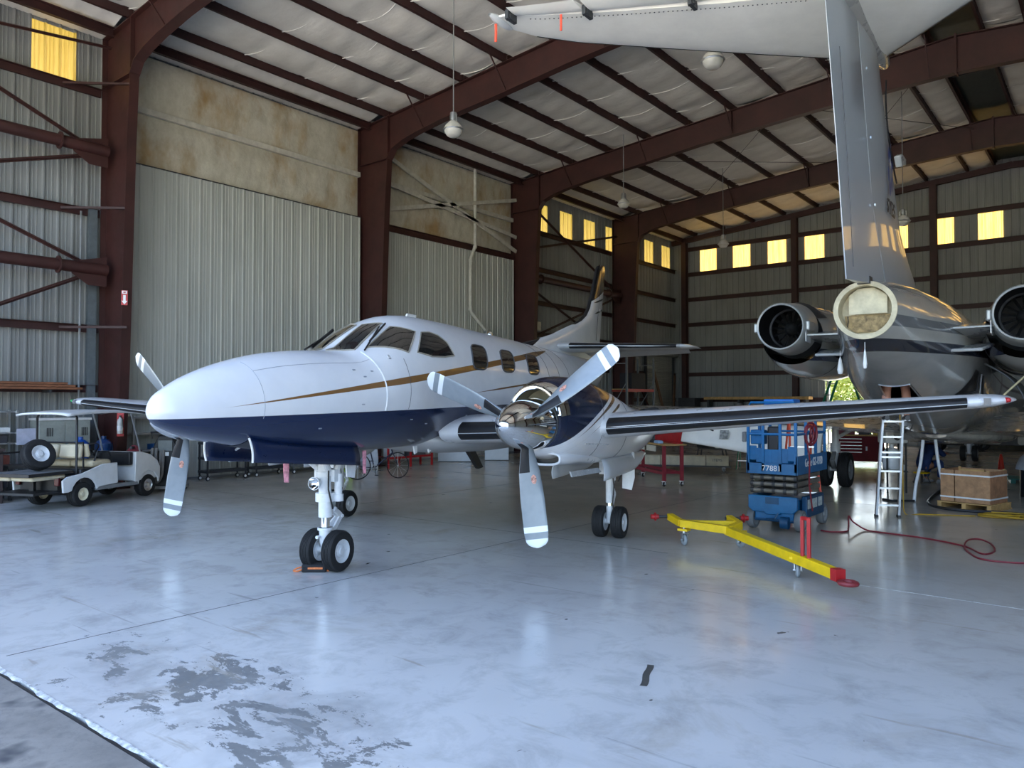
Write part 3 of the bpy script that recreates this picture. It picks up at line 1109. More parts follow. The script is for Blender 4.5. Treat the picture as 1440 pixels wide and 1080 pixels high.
# wipers
a = FU.S(3.47, PI / 2 + .22, .03)
m = MB().tube([a, FU.S(2.90, PI / 2 + .30, .05)], .012, 6)
m.beam(FU.S(3.30, PI / 2 + .26, .05), FU.S(2.82, PI / 2 + .32, .06), .02, .03)
obj('wiper', m, M_BLACK, PA)
a = FU.S(3.15, .99, .02)
b = FU.S(2.68, 1.20, .035)
obj('wiper', MB().tube([a, b], .010, 6).beam(FU.S(2.98, 1.08, .02), FU.S(2.55, 1.2, .03), .014, .02), M_BLACK, PA)
m = MB()
m.prism([(1.62, -.012, 3.09), (1.38, -.012, 3.09), (1.36, -.012, 3.155), (1.58, -.012, 3.155)], (0, .024, 0))
obj('blade_antenna', m, M_WHITE, PA)
obj('beacon', MB().lathe([(.05, 0), (.05, .04), (.03, .08), (.0, .09)], (-.95, 0, 3.03), (0, 0, 1), 14), M_CHROME, PA)
obj('dorsal_rail', MB().tube([FU.S(1.0 - .12 * k, PI / 2, .003) for k in range(28)], .006, 5), pm('rail_gold', srgb(168, 150, 118), .4), PA)
# belly and wing-root fairing
BF = Body([(1.75, 1.42, .06, 1.46, 1.36), (1.45, 1.42, .55, 1.56, 1.27), (.9, 1.44, .84, 1.66, 1.22), (0, 1.46, .98, 1.74, 1.2), (-1.2, 1.48, .92, 1.72, 1.22), (-2.2, 1.5, .5, 1.62, 1.36), (-2.8, 1.52, .1, 1.55, 1.47)], 2.6)
obj('wing_fairing', MB().loft(BF.rings(40, 40)), pm('fairing_navy_grey', srgb(150, 152, 154), .35, coat=.4, var=.06, scale=2), PA, smooth=60)

# wings
WSEC = [(.55, 1.66, 1.545, 2.55, .16), (2.3, 1.66, 1.60, 2.22, .155), (3.0, 1.66, 1.655, 2.08, .15), (5.0, 1.64, 1.81, 1.60, .14), (6.72, 1.62, 1.945, 1.12, .13)]
TIPS = [(6.72, 1.62, 1.945, 1.12, .13), (6.86, 1.60, 1.955, 1.06, .12), (6.98, 1.50, 1.965, .92, .09), (7.06, 1.30, 1.97, .62, .05)]
def side(m, sd):
    return m if sd == 1 else m.mirror_y()
for sd in (1, -1):
    w = obj('wing', side(foil(WSEC, 0, 1.0, 16, .012), sd), M_ACW, PA, smooth=50)
    tp = obj('wing_tip', side(foil(TIPS, 0, 1.0, 16, .012), sd), M_ACW, PA, smooth=50)
    bs = [s for s in WSEC if s[0] >= 3.0]
    bs[0] = (2.86, 1.66, 1.645, 2.12, .15)
    bs[-1] = (6.60, 1.622, 1.935, 1.155, .131)
    bo = obj('deice_boot', side(foil_boot(bs, .056, .046, .006, .012, n=8), sd), M_BOOT, w, smooth=60)
    obj('boot_seam', side(MB().tube([(q[1] + .007 - .0012 * q[3], q[0], q[2] - .008 * q[3]) for q in bs], .0045, 6), sd), M_ACG, bo)
    ib = [(.84, 1.66, 1.555, 2.49, .159), (1.95, 1.66, 1.59, 2.28, .156)]
    bo = obj('deice_boot', side(foil_boot(ib, .050, .040, .006, .012, n=8), sd), M_BOOT, w, smooth=60)
    obj('boot_seam', side(MB().tube([(q[1] + .007 - .0012 * q[3], q[0], q[2] - .008 * q[3]) for q in ib], .0045, 6), sd), M_ACG, bo)
    m = MB().lathe([(.0, .06), (.02, .045), (.028, 0), (.02, -.08), (0, -.1)], (1.50, 6.95, 1.967), (1, .3, 0), 12)
    obj('navigation_light', side(m, sd), M_RED if sd == 1 else pm('green_lens', (.02, .3, .08), .2), tp)
    m = MB().bx(1.58, 1.635, 6.74, 6.80, 1.92, 1.985)
    obj('landing_light_lens', side(m, sd), pm('clear_lens', (.16, .16, .17), .08, var=.1), tp)
    # aileron, flap joints and fuel caps on top
    for (ya, yb, fr) in ((4.3, 6.6, .76), (.9, 4.1, .74)):
        P = []
        for k in range(14):
            y = ya + (yb - ya) * k / 13
            ch = float(np.interp(y, [s[0] for s in WSEC], [s[3] for s in WSEC]))
            zz = float(np.interp(y, [s[0] for s in WSEC], [s[2] for s in WSEC]))
            tt = float(np.interp(y, [s[0] for s in WSEC], [s[4] for s in WSEC]))
            P.append((1.65 - fr * ch, y, zz + ch * (.012 * 4 * fr * (1 - fr) + 5 * tt * (.2969 * math.sqrt(fr) - .126 * fr - .3516 * fr ** 2 + .2843 * fr ** 3 - .1036 * fr ** 4)) + .001))
        obj('hinge_gap', side(MB().tube(P, .006, 5), sd), M_SEAM, w)
    obj('fuel_cap', side(MB().lathe([(.06, 0), (.055, .01), (.0, .012)], (.95, 5.4, 1.955), (0, 0, 1), 16), sd), M_ALU, w)
    m = MB().tube([(.7, 3.9, 1.64), (.66, 3.9, 1.60), (.6, 3.93, 1.585)], .008, 6)
    obj('stall_vane', side(m, sd), M_BLACK, w)

# tail
ZF = [2.86, 3.0, 3.15, 3.3, 3.47, 3.6, 3.72, 3.86, 4.05, 4.35, 4.7, 5.0, 5.12, 5.18]
XLE = [-1.9, -2.1, -2.95, -3.7, -4.34, -4.85, -5.28, -5.60, -5.84, -6.05, -6.25, -6.42, -6.54, -6.72]
XTE = [-6.6, -6.62, -6.65, -6.68, -6.71, -6.74, -6.77, -6.80, -6.84, -6.92, -7.02, -7.08, -7.09, -7.06]
fs = []
for z, a, b in zip(ZF, XLE, XTE):
    ch = a - b
    th = .20 - .05 * (z - 2.86) / 2.3
    fs.append((z, a, 0, ch, min(th / ch, .17)))
fin = obj('fin', foil(fs, 0, .999, 16, vertical=True), M_FINP, PA, smooth=50)
P = []
for k in range(20):
    z = 3.35 + 1.75 * k / 19
    xt = float(np.interp(z, ZF, XTE))
    P.append((xt + .48 - .09 * k / 19, .075 - .02 * k / 19, z))
obj('rudder_gap', MB().tube(P, .006, 5), M_SEAM, fin)
bs = [s for s in fs if 3.6 <= s[0] <= 5.12]
obj('deice_boot', foil_boot([(z, a, 0, c, t) for z, a, _, c, t in bs], .03, .03, .006, vertical=True), M_BOOT, fin, smooth=60)
SS = [(.06, -3.72, 3.07, 2.05, .10), (.6, -3.98, 3.07, 1.80, .10), (1.6, -4.45, 3.07, 1.38, .10), (2.3, -4.80, 3.07, 1.08, .10)]
ST = [(2.3, -4.80, 3.07, 1.08, .10), (2.42, -4.86, 3.07, 1.02, .09), (2.52, -5.1, 3.07, .78, .05)]
for sd in (1, -1):
    s_ = obj('stabilizer', side(foil(SS, 0, .64, 14), sd), M_ACG, PA, smooth=50)
    el = foil([(.20, -3.78, 3.07, 1.99, .10)] + SS[1:], .65, 1.0, 10)
    el.v = [(x, y, z - .24 * max(0, (float(np.interp(y, [q[0] for q in SS], [q[1] - .65 * q[3] for q in SS])) - x))) for x, y, z in el.v]
    obj('elevator', side(el, sd), M_ACG, PA, smooth=50)
    obj('stabilizer_tip', side(foil(ST, 0, 1, 14), sd), M_ACW, PA, smooth=50)
    bs = [(.3, -3.84, 3.07, 1.94, .10), (1.2, -4.265, 3.07, 1.545, .10), (2.24, -4.77, 3.07, 1.105, .10)]
    obj('deice_boot', side(foil_boot(bs, .055, .035, .006), sd), M_BOOT, s_, smooth=60)
    text_mesh('registration', 'N9', .34, M_BLACK, PA, (-4.65, .515, 2.62), (R(97), 0, R(180 + 10)), .004)
text_mesh('tail_number', '775', .075, M_WHITE, fin, (-6.45, .085, 4.06), (R(90), 0, R(180)), .002)

# nacelles, propellers, main gear
prop_t = NT('satin_blade_grey')
s3 = prop_t.sep()
n = prop_t.noise(2.2, 4, .6)
c = prop_t.ramp(n, [(.3, srgb(122, 130, 136)), (.7, srgb(146, 153, 158))])
k1 = prop_t.math('MULTIPLY', prop_t.clampstep(s3[2], 1.104, 1.108), prop_t.clampstep(s3[2], 1.172, 1.168))
k2 = prop_t.clampstep(s3[2], 1.238, 1.242)
c = prop_t.mix(prop_t.math('MAXIMUM', k1, k2), c, srgb(226, 230, 232))
prop_t.set('Base Color', c)
prop_t.set('Roughness', .36)
prop_t.set('Metallic', .25)
M_BLADE = prop_t.m
M_DECAL = NT('blade_decal')
s3 = M_DECAL.sep()
rr_ = M_DECAL.math('MULTIPLY', M_DECAL.math('ADD', s3[2], -.56), 1.0)
M_DECAL.set('Base Color', M_DECAL.ramp(M_DECAL.clampstep(M_DECAL.math('ABSOLUTE', rr_), .0, .05), [(.0, srgb(236, 120, 90)), (.35, srgb(236, 222, 214)), (.6, srgb(214, 60, 52))], 'CONSTANT'))
M_DECAL.set('Roughness', .5)
M_DECAL = M_DECAL.m
def blade_mesh():
    m = MB()
    rings = []
    for r in [.16, .22, .30, .40, .52, .66, .80, .95, 1.10, 1.20, 1.27, 1.305, 1.325, 1.335]:
        ch = float(np.interp(r, [.16, .22, .30, .52, .8, 1.1, 1.22, 1.27, 1.305, 1.325, 1.335], [.12, .125, .16, .235, .262, .262, .258, .235, .18, .10, .03]))
        th = float(np.interp(r, [.16, .22, .30, .52, .8, 1.335], [.12, .12, .085, .05, .03, .012]))
        tw = float(np.interp(r, [.16, .3, .6, 1.335], [R(52), R(48), R(32), R(20)]))
        row = []
        for k in range(20):
            a = 2 * PI * k / 20
            u, v = ch / 2 * math.cos(a), th / 2 * math.sin(a)
            row.append((v * math.cos(tw) + u * math.sin(tw), u * math.cos(tw) - v * math.sin(tw), r))
        rings.append(row)
    return m.loft(rings)
BLADE = blade_mesh().mesh('propeller_blade', 50)
def blade_strip(r0, r1, u0, u1, off):
    def fn(a, b):
        r = r0 + (r1 - r0) * a
        ch = float(np.interp(r, [.16, .22, .30, .52, .8, 1.1], [.12, .125, .16, .235, .262, .262]))
        th = float(np.interp(r, [.16, .22, .30, .52, .8, 1.335], [.12, .12, .085, .05, .03, .012]))
        tw = float(np.interp(r, [.16, .3, .6, 1.335], [R(52), R(48), R(32), R(20)]))
        uu = (u0 + (u1 - u0) * b)
        u = uu * ch / 2
        v = th / 2 * math.sqrt(max(0, 1 - uu * uu)) + off
        return (v * math.cos(tw) + u * math.sin(tw), u * math.cos(tw) - v * math.sin(tw), r)
    return MB().grid(8, 6, fn)
BOOT_A = blade_strip(.26, .52, .02, .985, .003).mesh('blade_boot', 50)
def disc_on_blade():
    def fn(a, b):
        th = 2 * PI * b
        r = .60 + .05 * a * math.sin(th)
        uu = -.28 + .24 * a * math.cos(th)
        ch, t2, tw = .25, .044, R(32)
        u = uu * ch / 2
        v = t2 / 2 * math.sqrt(max(0, 1 - uu * uu)) + .003
        return (v * math.cos(tw) + u * math.sin(tw), u * math.cos(tw) - v * math.sin(tw), r)
    return MB().grid(3, 18, fn)
DECAL = disc_on_blade().mesh('decal', 50)
decal_m = pm('red_white_decal', srgb(224, 150, 132), .5, var=.6, scale=40)

NST = [(2.50, 1.73, .315, 2.125, 1.405), (2.42, 1.74, .36, 2.16, 1.35), (2.25, 1.76, .42, 2.21, 1.28), (1.9, 1.76, .475, 2.255, 1.22), (1.5, 1.75, .50, 2.25, 1.19), (1.0, 1.72, .51, 2.18, 1.15), (.4, 1.68, .50, 2.06, 1.12), (-.2, 1.63, .47, 1.93, 1.11), (-.9, 1.60, .42, 1.84, 1.14), (-1.8, 1.58, .30, 1.74, 1.30), (-2.7, 1.57, .06, 1.60, 1.53)]
for sd, yn, angs in ((1, 2.30, (-83, 37, 157)), (-1, -2.54, (18, 138, 258))):
    NB_ = Body(NST, 2.25, yn)
    m = MB()
    rings = NB_.rings(46, 48)
    m.loft(rings, False)
    # inlet duct: skin turns in at the front and runs back to a bulkhead
    front = rings[-1]
    fc = Vector((2.50, yn, 1.74))
    i1 = [tuple(fc + (Vector(p) - fc) * .93 + Vector((.02, 0, 0))) for p in front]
    m.loft([front, i1], False)
    m._add(rings[0], [tuple(range(48))])
    nac = obj('nacelle', m, M_NAC, PA, smooth=50)
    d = MB()
    i2 = [tuple(fc + (Vector(p) - fc) * .90 + Vector((-.28, 0, 0))) for p in front]
    i3 = [tuple(fc + (Vector(p) - fc) * .30 + Vector((-.34, 0, 0))) for p in front]
    d.loft([i1, i2, i3], False)
    obj('inlet_duct', d, pm('tan_inlet_duct', srgb(150, 146, 124), .5, var=.2), nac)
    # polished inlet lip arching over the spinner
    P = []
    for k in range(29):
        a = R(8) + (PI - R(16)) * k / 28
        P.append((2.525, yn + .312 * math.cos(a), 1.745 + .372 * math.sin(a)))
    obj('inlet_lip', MB().tube(P, .028, 10), M_CHROME, nac)
    def bfn(u, v):
        a = R(6) + (PI - R(12)) * u
        q = NB_.S(2.50 - .12 * v, a, .006)
        return q
    obj('lip_band', MB().grid(28, 4, bfn), M_CHROME, nac, smooth=60)
    # chin scoop of the oil cooler
    CH = Body([(2.40, 1.305, .18, 1.368, 1.238), (2.2, 1.30, .22, 1.38, 1.215), (1.7, 1.29, .235, 1.40, 1.20), (1.1, 1.28, .21, 1.36, 1.15), (.6, 1.25, .12, 1.3, 1.18)], 2.8, yn + .08 * sd)
    cr = CH.rings(16, 32)
    m = MB().loft(cr, False)
    chin = obj('chin_scoop', m, M_ACW, PA, smooth=50)
    lip_ = MB().tube([tuple(p) for p in cr[-1]] + [tuple(cr[-1][0])], .014, 8)
    obj('scoop_lip', lip_, M_ACW, chin)
    cc = Vector((2.40, yn + .08 * sd, 1.305))
    inn = [tuple(cc + (Vector(p) - cc) * .92 + Vector((-.12, 0, 0))) for p in cr[-1]]
    mm = MB().loft([cr[-1], inn], False)
    mm._add(inn, [tuple(range(32))])
    obj('scoop_duct', mm, M_BLACK, chin)
    m = MB().beam((2.08, yn, 1.20), (2.02, yn, 1.10), .34, .012, (1, 0, 0))
    m.prism([(2.10, yn - .16, 1.21), (2.10, yn + .16, 1.21), (2.02, yn + .2, 1.09), (2.02, yn - .2, 1.09)], (-.01, 0, 0))
    obj('cooler_exit_flap', MB().prism([(2.0, yn + .22 * sd, 1.13), (1.0, yn + .22 * sd, 1.10), (.95, yn + .25 * sd, 1.04), (2.02, yn + .25 * sd, 1.07)], (0, .02, 0)), pm('clear_grey_flap', (.42, .44, .45), .25), PA)
    # exhaust stub, rivet rows, cowl latches
    obj('exhaust_stub', MB().lathe([(.13, 0), (.145, .25), (.135, .25), (.12, .02), (.0, .02)], (-.6, yn + .42 * sd, 1.72), (-1, .35 * sd, .05), 18), M_DARK, PA)
    for k in range(9):
        q = NB_.S(1.95 - .09 * k, (-.55 if sd == 1 else PI + .55), .003)
        obj('cowl_latch', MB().box(q, (.05, .012, .012)), M_ALU, nac)
    for xx in (1.55, .55):
        P = [NB_.S(xx, -1.1 + 2.9 * k / 24 if sd == 1 else PI + 1.1 - 2.9 * k / 24, .001) for k in range(25)]
        obj('cowl_seam', MB().tube(P, .003, 5), M_SEAM, nac)
    # propeller
    hub = Vector((2.80, yn, 1.70) if sd == 1 else (2.92, yn - .10, 1.70))
    sp = MB().lathe([(.0001, 3.37 - 2.8), (.035, .56), (.075, .525), (.13, .45), (.18, .36), (.225, .25), (.258, .12), (.276, -.02), (.284, -.16), (.286, -.26), (.27, -.27), (.0, -.27)], hub, (1, 0, 0), 40)
    spin = obj('spinner', sp, M_CHROME, PA, smooth=40)
    obj('spinner_bulkhead', MB().lathe([(.290, -.262), (.290, -.285), (.2, -.285)], hub, (1, 0, 0), 40), M_ALU, spin)
    for a in angs:
        b = obj('propeller_blade', BLADE, M_BLADE, PA)
        b.location = hub
        b.rotation_euler = (R(a - 90), 0, 0)
        obj('blade_boot', BOOT_A, M_BOOT, b)
        obj('decal', DECAL, decal_m, b)
        obj('blade_cuff', MB().lathe([(.085, .205), (.092, .235), (.085, .255)], (0, 0, 0), (0, 0, 1), 18), M_ALU, b)
    # main gear
    gx = -.2
    yg = yn + (.015 if sd == 1 else .06)
    strut = MB().cyl((gx, yg, .50), (gx, yg, 1.25), .062, 16)
    strut.cyl((gx, yg, .82), (gx, yg, .93), .085, 16)
    strut.box((gx + .0, yg, 1.02), (.20, .26, .22))
    strut.tube([(gx + .05, yg, 1.05), (gx + .65, yg, 1.22)], .035, 8)
    strut.tube([(gx, yg - .1, 1.1), (gx - .1, yg - .22, 1.25)], .03, 8)
    obj('gear_strut', strut, M_GEARWHITE, PA, bev=0)
    obj('gear_piston', MB().cyl((gx, yg, .36), (gx, yg, .62), .043, 16), M_CHROME, PA)
    ax = MB().cyl((gx, yg, .22), (gx, yg, .45), .055, 14)
    ax.cyl((gx, yg - .2, .225), (gx, yg + .2, .225), .035, 12)
    obj('gear_axle', ax, M_GEARWHITE, PA)
    tl = MB().beam((gx - .07, yg, .74), (gx - .20, yg, .60), .05, .03)
    tl.beam((gx - .20, yg, .60), (gx - .06, yg, .42), .05, .03)
    obj('torque_link', tl, M_GEARWHITE, PA)
    hs = MB().tube([(gx + .07, yg + .05, 1.0), (gx + .1, yg + .09, .75), (gx + .07, yg + .06, .5), (gx + .04, yg + .08, .26)], .009, 6)
    hs.tube([(gx - .07, yg + .11 * sd, 1.1), (gx - .03, yg + .17 * sd, .92), (gx - .07, yg + .1 * sd, .8)], .008, 6)
    obj('brake_line', hs, M_BLACK, PA)
    for dy in (-.138, .138):
        wheel(PA, (gx, yg + dy, .225), .225, .165, (0, 1, 0), treads=4)
    # gear doors
    for s2 in (-1, 1):
        yd = yn + .30 * s2
        outer = (s2 == sd)
        def dfn(u, v, yd=yd, s2=s2):
            x = 1.02 - 1.9 * u
            zt = 1.21
            zb = .94 + .05 * u + (.17 * max(0, (u - .6) / .4) ** 2)
            return (x - .10 * v * (1 - u) + .16 * math.sin(PI * v * .5) * (1 if u < .02 else 0), yd + s2 * (.05 * v + .03 * math.sin(PI * v)), zt + (zb - zt) * v)
        g = MB().grid(12, 6, dfn)
        o = obj('gear_door', g, M_ACG, PA, smooth=60)
        sl = o.modifiers.new('thickness', 'SOLIDIFY')
        sl.thickness = .014
    pl = MB().prism([(gx - .12, yg + .16 * sd, 1.25), (gx - .12, yg + .33 * sd, 1.22), (gx - .12, yg + .335 * sd, .86), (gx - .12, yg + .29 * sd, .68), (gx - .12, yg + .15 * sd, .70)], (.016, 0, 0))
    pl.box((gx - .1, yg + .14 * sd, 1.0), (.04, .07, .07))
    obj('strut_door', pl, M_GEARWHITE, PA)

# nose gear
nx = 3.29
ny = 0.0
g = MB().cyl((nx, ny, .78), (nx + .05, ny, 1.45), .072, 20)
g.cyl((nx, ny, .80), (nx, ny, .90), .115, 18)
g.cyl((nx, ny, 1.10), (nx + .01, ny, 1.16), .105, 18)
for s2 in (-1, 1):
    g.tube([(nx + .03, ny + .07 * s2, 1.16), (nx + .42, ny + .2 * s2, 1.5)], .034, 8)
    g.tube([(nx - .05, ny + .10 * s2, 1.12), (nx - .12, ny + .16 * s2, 1.42)], .042, 8)
    g.box((nx - .02, ny + .12 * s2, 1.10), (.09, .05, .14))
obj('nose_strut', g, M_GEARWHITE, PA)
g = MB().cyl((nx, ny, .62), (nx, ny, .80), .080, 18)
g.cyl((nx - .08, ny + .12, .84), (nx - .08, ny + .12, 1.12), .045, 12)
g.cyl((nx - .08, ny + .12, .80), (nx - .08, ny + .12, .88), .06, 12)
obj('steering_collar', g, M_GEARWHITE, PA)
obj('nose_piston', MB().cyl((nx, ny, .42), (nx, ny, .66), .052, 16), M_CHROME, PA)
g = MB().cyl((nx, ny, .47), (nx, ny, .50), .09, 16)
g.tube([(nx, ny, .50), (nx, ny, .34), (nx - .03, ny, .24)], [.075, .066, .055], 14)
g.cyl((nx - .03, ny - .22, .237), (nx - .03, ny + .22, .237), .035, 12)
g.cyl((nx + .09, ny - .02, .40), (nx + .13, ny - .02, .40), .02, 8)
obj('nose_fork', g, M_GEARWHITE, PA)
g = MB()
for s2 in (-1, 1):
    g.beam((nx - .10, ny + .05 * s2, .70), (nx - .26, ny + .02 * s2, .60), .025, .06)
    g.beam((nx - .26, ny + .02 * s2, .60), (nx - .08, ny + .05 * s2, .46), .025, .06)
g.cyl((nx - .26, ny - .05, .60), (nx - .26, ny + .05, .60), .02, 8)
obj('torque_link', g, M_GEARWHITE, PA)
l = MB().lathe([(.035, -.09), (.068, -.03), (.076, .02), (.07, .02)], (nx + .17, ny - .02, 1.02), (1, .1, -.05), 20)
lo_ = obj('landing_light', l, M_GEARWHITE, PA)
obj('reflector', MB().lathe([(.07, .015), (.05, -.02), (.02, -.035), (.0, -.035)], (nx + .17, ny - .02, 1.02), (1, .1, -.05), 20), M_CHROME, lo_)
hs = MB().tube([(nx + .06, ny + .09, 1.2), (nx + .1, ny + .12, .95), (nx + .02, ny + .12, .72)], .01, 6)
hs.tube([(nx - .1, ny + .06, 1.0), (nx - .18, ny + .1, .85), (nx - .1, ny + .1, .7)], .009, 6)
obj('hydraulic_line', hs, M_BLACK, PA)
for dy in (-.155, .155):
    wheel(PA, (nx - .03, ny + dy, .237), .237, .15, (0, 1, 0), treads=5)
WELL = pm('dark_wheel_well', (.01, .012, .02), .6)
obj('wheel_well_patch', FU.patch([(4.78, -PI / 2 - .55), (3.0, -PI / 2 - .36)], [(4.78, -PI / 2 + .55), (3.0, -PI / 2 + .36)], 16, 8, .004), WELL, PA)  # dark patch on unbroken skin; the recess shade is put into its colour
for s2 in (-1, 1):
    def dfn(u, v, s2=s2):
        x = 4.80 - 1.68 * u
        y = .285 + .02 * math.sin(PI * v) + .02 * v + .03 * u
        zt = float(np.interp(x, [3.1, 4.0, 4.8], [1.45, 1.50, 1.60]))
        zb = 1.36 - .15 * u
        return (x - .03 * v, s2 * y, zt + (zb - zt) * v)
    o = obj('nose_gear_door', MB().grid(14, 5, dfn), M_NAVY, PA, smooth=60)
    md = o.modifiers.new('thickness', 'SOLIDIFY')
    md.thickness = .012
    obj('door_edge', MB().tube([dfn(0, k / 6) for k in range(7)], .011, 6), M_WHITE, o)
    obj('door_link', MB().tube([(4.5, s2 * .1, 1.5), (4.4, s2 * .28, 1.45)], .012, 6), M_GEARWHITE, o)
# aft nose-gear bay flap (white) behind the strut
obj('aft_gear_door', MB().prism([(3.24, .22, 1.40), (3.20, .22, 1.08), (3.06, .22, 1.06), (3.0, .22, 1.40)], (0, .02, 0)), M_GEARWHITE, PA)
# belly antenna mast and drain masts
obj('belly_antenna', MB().prism([(-.55, -.32, 1.24), (-.80, -.32, 1.24), (-1.2, -.32, .84), (-1.05, -.32, .82)], (0, .07, 0)), M_BLACK, PA)
for (x, y) in ((1.9, .3), (1.55, .3)):
    obj('drain_mast', MB().prism([(x, y, 1.37), (x - .08, y, 1.37), (x - .08, y, 1.28), (x - .03, y, 1.265)], (0, .02, 0)), M_WHITE, PA)
# covers with streamers hanging from the probes: things of their own
def streamer(x, y, z0, z1, w, lab):
    c, s = math.cos(R(-76.4)), math.sin(R(-76.4))
    wx, wy = -8.0 + c * x - s * y, 8.79 + s * x + c * y
    def fn(u, v):
        return (.008 * math.sin(5 * u + v), -w / 2 + w * v * (1 - .25 * u), -u * (z0 - z1))
    o = obj('warning_streamer', MB().grid(10, 4, fn), pm('faded_pink_ribbon', srgb(206, 140, 156), .8, var=.35, scale=14), None, smooth=60)
    o.location = (wx, wy, z0)
    o.rotation_euler = (0, 0, R(38.6 + 90))
    md = o.modifiers.new('thickness', 'SOLIDIFY')
    md.thickness = .006
    tag(o, lab, 'streamer')
streamer(3.96, .0, 1.36, 1.08, .07, 'pink ribbon hanging from the belly ahead of the nose wheels')
streamer(2.92, .27, 1.37, 1.10, .05, 'pink ribbon hanging behind the nose gear strut')
# ------------------------------------------------------------------ THE GREY BUSINESS JET (tail towards the door)
JT = thing('business_jet', 'grey business jet with high T-tail and open tail cone facing the door', 'airplane', (-3.0, 18.7, 0), R(92.3))
t = NT('jet_grey_livery')
s = t.sep()
x, z = s[0], s[2]
n = t.noise(1.2, 5, .6)
lo = t.ramp(n, [(.3, srgb(150, 152, 154)), (.7, srgb(170, 172, 173))])
up = t.ramp(n, [(.3, srgb(160, 160, 156)), (.7, srgb(178, 177, 172))])
zb = t.math('ADD', 2.80, t.math('MULTIPLY', t.math('ADD', x, 7.7), .008))
d = t.math('SUBTRACT', z, zb)
c = t.mix(t.clampstep(d, -.003, .003), lo, up)
c = t.mix(t.math('MULTIPLY', t.clampstep(d, .003, -.003), t.clampstep(d, -.158, -.152)), c, srgb(24, 30, 48))
c = t.mix(t.math('MULTIPLY', t.clampstep(d, .155, .16), t.clampstep(d, .305, .30)), c, srgb(112, 114, 116))
t.set('Base Color', c)
t.set('Roughness', .25)
t.set('Coat Weight', .8)
t.set('Coat Roughness', .05)
M_JET = t.m
M_JGREY = pm('jet_grey_paint', srgb(164, 166, 166), .28, coat=.6, var=.06, scale=1.5)
M_JTAIL = pm('jet_tail_grey', srgb(158, 166, 174), .34, coat=.5, var=.03, scale=1.2, rvar=.02)
M_JWHITE = pm('jet_white_underside', srgb(234, 232, 224), .42, var=.05, scale=2)
M_JLE = pm('jet_dark_leading_edge', srgb(70, 74, 76), .4, .2, var=.1)
M_PRIMER = pm('yellowed_primer', srgb(196, 186, 156), .6, var=.18, scale=5)
M_RUST = pm('stained_bulkhead', srgb(150, 128, 88), .75, var=.45, scale=11)

JST = [(-7.72, 3.19, .40, 3.575, 2.79), (-7.3, 3.13, .48, 3.63, 2.64), (-6.6, 3.03, .61, 3.70, 2.44), (-5.8, 2.93, .78, 3.75, 2.22), (-5, 2.83, .94, 3.76, 2.0), (-4, 2.68, 1.08, 3.73, 1.72), (-3, 2.55, 1.16, 3.68, 1.48), (-2, 2.48, 1.19, 3.64, 1.32), (0, 2.42, 1.2, 3.60, 1.22), (8, 2.42, 1.2, 3.60, 1.2), (10.5, 2.3, 1.0, 3.3, 1.25), (12.5, 2.1, .6, 2.7, 1.45), (13.6, 1.95, .05, 2.0, 1.9)]
JB = Body(JST)
rings = JB.rings(90, 64)
# the service hatch in the belly is a real opening: faces there are left out
m = MB()
nt = 64
HX0, HX1 = -5.72, -4.72
vs = [p for r in rings for p in r]
fs = []
for i in range(len(rings) - 1):
    for j in range(nt):
        k = (j + 1) % nt
        xm = (rings[i][0][0] + rings[i + 1][0][0]) / 2
        th = 2 * PI * (j + .5) / nt
        if HX0 < xm < HX1 and abs(th - 1.5 * PI) < .27:
            continue
        fs.append((i * nt + j, i * nt + k, (i + 1) * nt + k, (i + 1) * nt + j))
fs.append(tuple(range((len(rings) - 1) * nt, len(rings) * nt)))
m._add(vs, fs)
jf = obj('fuselage', m, M_JET, JT, smooth=60)
# open tail cone: pale ring, bulkhead with a rusty shelf
rim = rings[0]
cc = Vector((-7.72, 0, 3.185))
o1 = [tuple(cc + (Vector(p) - cc) * 1.0 + Vector((-.03, 0, 0))) for p in rim]
o2 = [tuple(cc + (Vector(p) - cc) * .84 + Vector((-.035, 0, 0))) for p in rim]
o3 = [tuple(cc + (Vector(p) - cc) * .82 + Vector((.18, 0, 0))) for p in rim]
obj('tail_cone_ring', MB().loft([rim, o1, o2], False), M_PRIMER, JT)
obj('tail_cone_liner', MB().loft([o2, o3], False), M_PRIMER, JT)
obj('tail_bulkhead', MB()._add(o3, [tuple(range(64))]), M_PRIMER, JT)
obj('stained_lower_panel', MB().prism([(-7.56, -.29, 3.13), (-7.56, .29, 3.13), (-7.56, .27, 3.0), (-7.56, .18, 2.9), (-7.56, -.18, 2.9), (-7.56, -.27, 3.0)], (-.02, 0, 0)), M_RUST, JT)
obj('upper_cover', MB().prism([(-7.62, -.26, 3.14), (-7.62, .22, 3.14), (-7.62, .22, 3.40), (-7.62, .1, 3.49), (-7.62, -.1, 3.49), (-7.62, -.26, 3.38)], (-.02, 0, 0)), M_PRIMER, JT)
obj('wire', MB().tube([(-7.62, .24, 3.12), (-7.64, .23, 3.05), (-7.6, .25, 2.98), (-7.6, .24, 2.92)], .006, 6), M_BLACK, JT)
# hatch frame and hanging door
hp = [JB.S(HX0 + .0 + (HX1 - HX0) * k / 8, 1.5 * PI - .27, .004) for k in range(9)] + [JB.S(HX1, 1.5 * PI - .27 + .54 * k / 8, .004) for k in range(9)] + [JB.S(HX1 + (HX0 - HX1) * k / 8, 1.5 * PI + .27, .004) for k in range(9)] + [JB.S(HX0, 1.5 * PI + .27 - .54 * k / 8, .004) for k in range(9)]
obj('hatch_frame', MB().tube(hp, .014, 6), M_ALU, JT)

